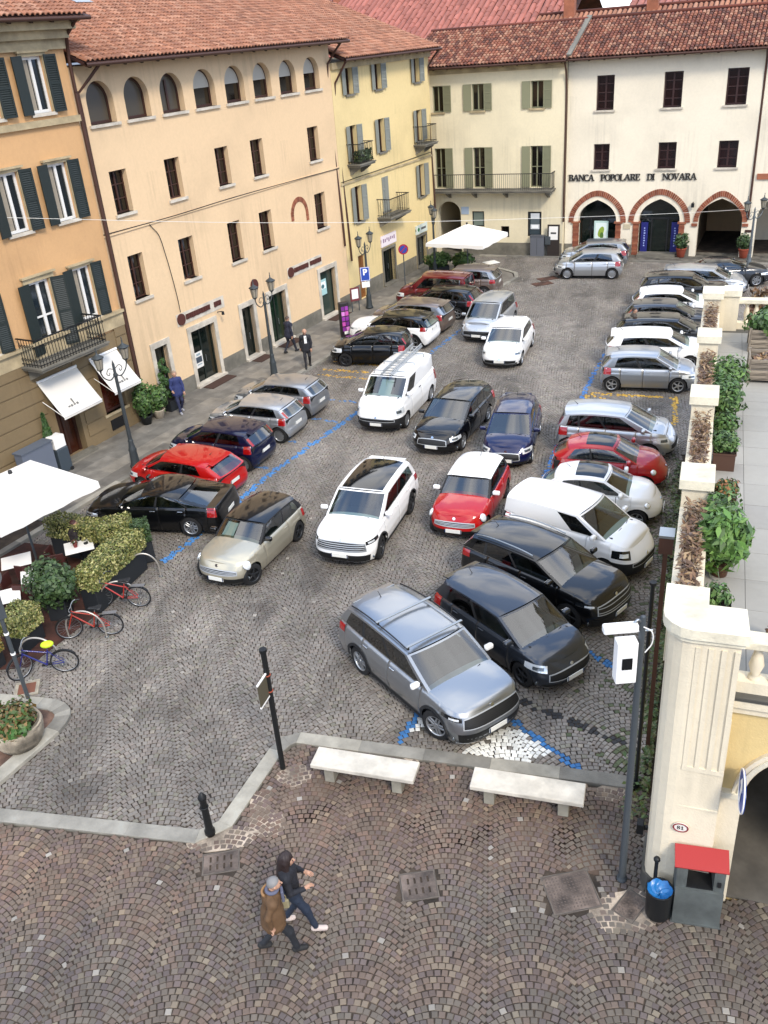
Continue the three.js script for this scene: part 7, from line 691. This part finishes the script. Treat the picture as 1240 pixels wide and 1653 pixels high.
// ---------------------------------------------------------------- people
/* bones: [a, b, ra, rb, colour index]; the body is one skin meshed from tapered capsules joined smoothly */
const skin = [0.42, 0.24, 0.16];
function bodyMesh(bones, cols, cell, blend = 0.035) {
  const lo = V(1e9, 1e9, 1e9), hi = V(-1e9, -1e9, -1e9); for (const [a, b, ra, rb] of bones) for (const [p, r] of [[a, ra], [b, rb]]) { lo.min(V(p[0] - r, p[1] - r, p[2] - r)); hi.max(V(p[0] + r, p[1] + r, p[2] + r)); }
  const c = lo.clone().add(hi).multiplyScalar(0.5), half = Math.max(hi.x - lo.x, hi.y - lo.y, hi.z - lo.z) / 2 * 1.08 + cell * 2, res = Math.min(150, Math.ceil(2 * half / cell)), mc = new MarchingCubes(res, new THREE.MeshStandardMaterial(), false, false, 60000), f = mc.field;
  const dist = (x, y, z, B) => { const [a, b, ra, rb] = B, dx = b[0] - a[0], dy = b[1] - a[1], dz = b[2] - a[2], t = clamp(((x - a[0]) * dx + (y - a[1]) * dy + (z - a[2]) * dz) / (dx * dx + dy * dy + dz * dz + 1e-9)); return Math.hypot(x - a[0] - dx * t, y - a[1] - dy * t, z - a[2] - dz * t) - lerp(ra, rb, t); };
  for (let k = 0; k < res; k++) for (let j = 0; j < res; j++) for (let i = 0; i < res; i++) { const x = c.x + (i / res * 2 - 1) * half, y = c.y + (j / res * 2 - 1) * half, z = c.z + (k / res * 2 - 1) * half; if (x < lo.x - 0.05 || x > hi.x + 0.05 || z < lo.z - 0.05 || z > hi.z + 0.05) { f[i + j * res + k * res * res] = -1; continue; } let d = 1e3; for (const B of bones) { const q = dist(x, y, z, B), bl = B[5] ?? blend, h = clamp(0.5 + 0.5 * (d - q) / bl); d = d > 900 ? q : lerp(d, q, h) - bl * h * (1 - h); } f[i + j * res + k * res * res] = -d; }
  mc.isolation = 0; mc.update(); const n = mc.count, pos = new Float32Array(n * 3), col = new Float32Array(n * 3);
  for (let i = 0; i < n; i++) { const x = c.x + mc.positionArray[3 * i] * half, y = c.y + mc.positionArray[3 * i + 1] * half, z = c.z + mc.positionArray[3 * i + 2] * half; pos[3 * i] = x; pos[3 * i + 1] = y; pos[3 * i + 2] = z; let best = 1e9, bi = 0; for (const B of bones) { const q = dist(x, y, z, B); if (q < best) { best = q; bi = B[4]; } } col.set(cols[bi], 3 * i); }
  let g = new THREE.BufferGeometry(); g.setAttribute('position', new THREE.BufferAttribute(pos, 3)); g.setAttribute('color', new THREE.BufferAttribute(col, 3)); g = mergeVertices(g, 1e-4); g.computeVertexNormals(); { const q = g.attributes.position, nn = g.attributes.normal, cc = g.attributes.color, sk = cols[0]; for (let i = 0; i < q.count; i++) { if (Math.abs(cc.getX(i) - sk[0]) < 1e-4 && cols.length > 1) continue; const x = q.getX(i), y = q.getY(i), z = q.getZ(i), a = Math.atan2(z, x), d = (fbm(a * 3.2 + 40, y * 9 + z * 6 + 60, 133, 3) - 0.5) * 0.028; q.setXYZ(i, x + nn.getX(i) * d, y + nn.getY(i) * d, z + nn.getZ(i) * d); } g.computeVertexNormals(); } return g.toNonIndexed();
}
const personMat = mat(0xffffff, 0.8, { vertexColors: true });
function colored(g, c) { g = g.index ? g.toNonIndexed() : g; const n = g.attributes.position.count, a = new Float32Array(n * 3); for (let i = 0; i < n; i++) a.set(c, 3 * i); g.setAttribute('color', new THREE.BufferAttribute(a, 3)); g.deleteAttribute('uv'); return g; }
/* pose: all joints in the person's own axes, x forward, y up, z right. */
function person(label, pos, az, P, o = {}) {
  const root = thing('person', label, 'person', [pos[0], pos[1] ?? 0, pos[2]], Math.PI / 2 - az * Math.PI / 180), C = P.cols, B = []; // colours: 0 skin 1 top 2 trousers 3 shoes 4 hair
  const add = (a, b, ra, rb, c, bl) => B.push([a, b, ra, rb, c, bl]); const { hip, chest, neck, head } = P;
  add([hip[0], hip[1], -0.075], [hip[0], hip[1], 0.075], 0.125, 0.125, P.coat ? 1 : 2); add(hip, chest, 0.135, 0.15, 1); add([chest[0], chest[1], -0.13], [chest[0], chest[1], 0.13], 0.1, 0.1, 1); add(chest, [neck[0], neck[1], 0], 0.1, 0.055, 1); add(neck, head, 0.052, 0.055, 0, 0.02);
  add([head[0] - 0.012, head[1] + 0.015, 0], [head[0] + 0.012, head[1] - 0.015, 0], 0.096, 0.085, 0, 0.02); add([head[0] + 0.04, head[1] - 0.07, 0], [head[0] + 0.055, head[1] - 0.085, 0], 0.045, 0.03, 0, 0.03); add([head[0] + 0.095, head[1] - 0.005, 0], [head[0] + 0.115, head[1] - 0.03, 0], 0.012, 0.017, 0, 0.015); for (const s of [-1, 1]) add([head[0] - 0.005, head[1] + 0.01, s * 0.092], [head[0], head[1] - 0.025, s * 0.09], 0.02, 0.013, 0, 0.01);
  if (P.coat) { add([hip[0], hip[1] + 0.1, 0], [hip[0] - 0.01, P.coat, 0], 0.18, 0.2, 1, 0.06); add([hip[0], hip[1] + 0.1, -0.06], [hip[0], P.coat, -0.07], 0.15, 0.17, 1); add([hip[0], hip[1] + 0.1, 0.06], [hip[0], P.coat, 0.07], 0.15, 0.17, 1); }
  for (const s of ['L', 'R']) { const sg = s === 'L' ? -1 : 1, l = P['leg' + s], a = P['arm' + s], h0 = [hip[0], hip[1] - 0.04, sg * 0.09]; add(h0, l[0], 0.098, 0.066, 2); add(l[0], l[1], 0.066, 0.045, 2); add([l[1][0] - 0.04, l[1][1] - 0.05, l[1][2]], l[2], 0.052, 0.046, 3, 0.02); const sh = [chest[0], chest[1] + 0.02, sg * 0.185]; add([chest[0], chest[1], sg * 0.12], sh, 0.075, 0.068, 1); add(sh, a[0], 0.066, 0.05, 1); add(a[0], a[1], 0.05, 0.036, 1); add(a[1], a[2], 0.032, 0.034, 0, 0.015); }
  const gs = [bodyMesh(B, C, o.cell || 0.016)];
  const strip0 = g => { g.deleteAttribute('uv'); return g; }; // fingers: four of unequal length and a thumb, curled from the palm
  for (const s of ['L', 'R']) { const a = P['arm' + s], w = V(...a[1]), h = V(...a[2]), d = h.clone().sub(w).normalize(), side = V(0, 0, 1).cross(d).lengthSq() < 0.05 ? V(1, 0, 0) : V(0, 0, 1), n = d.clone().cross(side).normalize(), sd = n.clone().cross(d); [[-0.03, 0.055], [-0.01, 0.065], [0.01, 0.06], [0.03, 0.048]].forEach(([q, L]) => { const b0 = h.clone().addScaledVector(sd, q).addScaledVector(d, 0.015), b1 = b0.clone().addScaledVector(d, L * 0.7).addScaledVector(n, L * 0.3), b2 = b1.clone().addScaledVector(d, L * 0.3).addScaledVector(n, L * 0.6); gs.push(colored(rod(b0.toArray(), b1.toArray(), 0.0095, 0.0085, 6), C[0]), colored(rod(b1.toArray(), b2.toArray(), 0.0085, 0.007, 6), C[0])); }); const t0 = w.clone().lerp(h, 0.55).addScaledVector(sd, 0.03), t1 = t0.clone().addScaledVector(sd, 0.03).addScaledVector(d, 0.035); gs.push(colored(rod(t0.toArray(), t1.toArray(), 0.011, 0.009, 6), C[0])); }
  for (const s of [-1, 1]) gs.push(colored(new THREE.SphereGeometry(0.011, 8, 6).translate(head[0] + 0.089, head[1] + 0.005, s * 0.034), [0.02, 0.015, 0.012])); gs.push(colored(box(0.008, 0.008, 0.045, head[0] + 0.098, head[1] - 0.062, 0), [0.25, 0.09, 0.08]));
  const g = mergeGeometries(gs.map(q => { for (const k of Object.keys(q.attributes)) if (!['position', 'normal', 'color'].includes(k)) q.deleteAttribute(k); return q.index ? q.toNonIndexed() : q; })); void strip0; part(root, 'body', g, personMat);
  const hairM = mat(new THREE.Color().setRGB(...C[4]), 0.6); if (P.hair === 'long') { const h = part(root, 'hair', bodyMesh([[[head[0] - 0.02, head[1] + 0.035, 0], [head[0] - 0.025, head[1] + 0.01, 0], 0.108, 0.108, 0], [[head[0] - 0.05, head[1] - 0.02, 0], [head[0] - 0.11, head[1] - 0.32, 0], 0.105, 0.1, 0], [[head[0] - 0.03, head[1] - 0.02, 0.06], [head[0] - 0.03, head[1] - 0.28, 0.1], 0.06, 0.05, 0], [[head[0] - 0.03, head[1] - 0.02, -0.06], [head[0] - 0.03, head[1] - 0.28, -0.1], 0.06, 0.05, 0]], [[1, 1, 1]], 0.014, 0.03), hairM); h.geometry.deleteAttribute('color'); } else if (P.hair === 'short') part(root, 'hair', new THREE.SphereGeometry(0.104, 16, 10, 0, 6.2832, 0, 1.45).scale(1.02, 1.0, 0.98).rotateZ(0.42).translate(head[0] - 0.014, head[1] + 0.018, 0), hairM);
  return root;
}
const stand = (o = {}) => ({ hip: [0, 0.93, 0], chest: [0.02, 1.36, 0], neck: [0.02, 1.5, 0], head: [0.04, 1.62, 0], legL: [[0.1, 0.5, -0.1], [-0.12, 0.09, -0.1], [0.0, 0.03, -0.11]], legR: [[0.16, 0.52, 0.1], [0.28, 0.09, 0.1], [0.42, 0.04, 0.11]], armL: [[0.08, 1.1, -0.24], [0.2, 0.88, -0.22], [0.24, 0.82, -0.21]], armR: [[-0.08, 1.1, 0.25], [-0.06, 0.86, 0.24], [-0.04, 0.79, 0.24]], hair: 'short', ...o });
// couple walking in the foreground
{
  const man = person('older man in a brown coat with grey hair walking in the foreground', [-2.27, 0.05, -9.36], 78, stand({ cols: [skin, [0.095, 0.05, 0.02], [0.01, 0.012, 0.016], [0.012, 0.012, 0.012], [0.17, 0.165, 0.16]], coat: 0.74, hip: [0, 0.86, 0], chest: [0.03, 1.28, 0], neck: [0.06, 1.42, 0], head: [0.11, 1.54, 0], legL: [[0.08, 0.47, -0.1], [-0.24, 0.13, -0.1], [-0.14, 0.05, -0.11]], legR: [[0.2, 0.5, 0.1], [0.28, 0.09, 0.1], [0.42, 0.04, 0.11]] }), { cell: 0.015 });
  part(man, 'scarf', [new THREE.TorusGeometry(0.085, 0.032, 8, 18).rotateX(Math.PI / 2).translate(0.06, 1.43, 0), rbox(0.05, 0.24, 0.13, 0.02, 0.2, 1.28, 0.02)], mat(0x55586a, 0.9)); part(man, 'collar', new THREE.TorusGeometry(0.12, 0.022, 6, 18, 4.2).rotateX(Math.PI / 2).rotateY(-2.4).translate(0.02, 1.41, 0), mat(0x8a6844, 0.9));
  const wom = person('woman with long dark hair in black top and blue jeans walking beside the man', [-2.0, 0.05, -9.78], 92, stand({ cols: [skin, [0.008, 0.009, 0.014], [0.01, 0.018, 0.036], [0.5, 0.42, 0.38], [0.018, 0.009, 0.008]], hair: 'long', hip: [0, 0.93, 0], chest: [-0.02, 1.34, 0], neck: [-0.01, 1.47, 0], head: [0.02, 1.59, 0], legL: [[0.06, 0.5, -0.1], [-0.17, 0.13, -0.1], [-0.08, 0.05, -0.11]], legR: [[0.2, 0.52, 0.1], [0.32, 0.09, 0.1], [0.48, 0.045, 0.11]], armL: [[0.04, 1.1, -0.25], [0.24, 1.14, -0.12], [0.3, 1.16, -0.08]], armR: [[0.03, 1.09, 0.25], [0.24, 1.05, 0.14], [0.31, 1.07, 0.1]] }), { cell: 0.015 }); void wom;
  solo('handbag', [rbox(0.26, 0.2, 0.1, 0.03, -2.16, 0.86, -9.6), new THREE.TorusGeometry(0.09, 0.01, 6, 16).translate(-2.16, 0.98, -9.6)], mat(0x8f876a, 0.7), 'pale olive handbag carried between the walking couple', 'bag');
}
person('man in a dark blue jacket standing by the first bank door', [-7.88, 0.1, -33.87], 150, stand({ cols: [skin, [0.02, 0.03, 0.11], [0.012, 0.016, 0.05], [0.3, 0.3, 0.32], [0.25, 0.18, 0.13]], coat: 0.82, armR: [[0.05, 1.1, 0.25], [0.24, 1.0, 0.26], [0.3, 1.0, 0.26]] }), { cell: 0.024 });
person('bald man in a black suit and white shirt walking on the left pavement', [-2.85, 0.1, -38.2], 175, stand({ cols: [skin, [0.012, 0.012, 0.016], [0.01, 0.01, 0.014], [0.01, 0.01, 0.01], [0.3, 0.2, 0.15]], hair: 'none', coat: 0.82 }), { cell: 0.024 }).add((() => { const m = shade(new THREE.Mesh(rbox(0.03, 0.34, 0.11, 0.01, 0.155, 1.28, 0), M.white)); m.name = 'shirt'; return m; })());
person('man in dark clothes walking away past the bank door', [-3.75, 0.1, -40.4], 40, stand({ cols: [skin, [0.012, 0.014, 0.028], [0.012, 0.014, 0.024], [0.01, 0.01, 0.01], [0.06, 0.04, 0.03]], coat: 0.85, legL: [[0.0, 0.5, -0.1], [-0.25, 0.15, -0.1], [-0.16, 0.06, -0.11]] }), { cell: 0.024 });
person('person with dark hair between the parked cars of the right row', [11.55, 0, -37.6], 100, stand({ cols: [skin, [0.05, 0.04, 0.03], [0.02, 0.02, 0.02], [0.01, 0.01, 0.01], [0.02, 0.012, 0.01]] }), { cell: 0.028 });
person('person in dark clothes seated at the cafe table behind the red pot', [-9.05, 0.0, -22.65], 60, { cols: [skin, [0.015, 0.01, 0.012], [0.015, 0.015, 0.02], [0.01, 0.01, 0.01], [0.05, 0.012, 0.01]], hip: [0, 0.53, 0], chest: [0.03, 0.95, 0], neck: [0.05, 1.08, 0], head: [0.09, 1.2, 0], legL: [[0.42, 0.5, -0.12], [0.42, 0.1, -0.12], [0.54, 0.04, -0.12]], legR: [[0.42, 0.5, 0.12], [0.4, 0.1, 0.12], [0.52, 0.04, 0.12]], armL: [[0.08, 0.72, -0.25], [0.3, 0.76, -0.14], [0.36, 0.77, -0.12]], armR: [[0.08, 0.72, 0.25], [0.3, 0.76, 0.14], [0.36, 0.77, 0.12]], hair: 'short' }, { cell: 0.024 });
renderer.render(scene, camera);
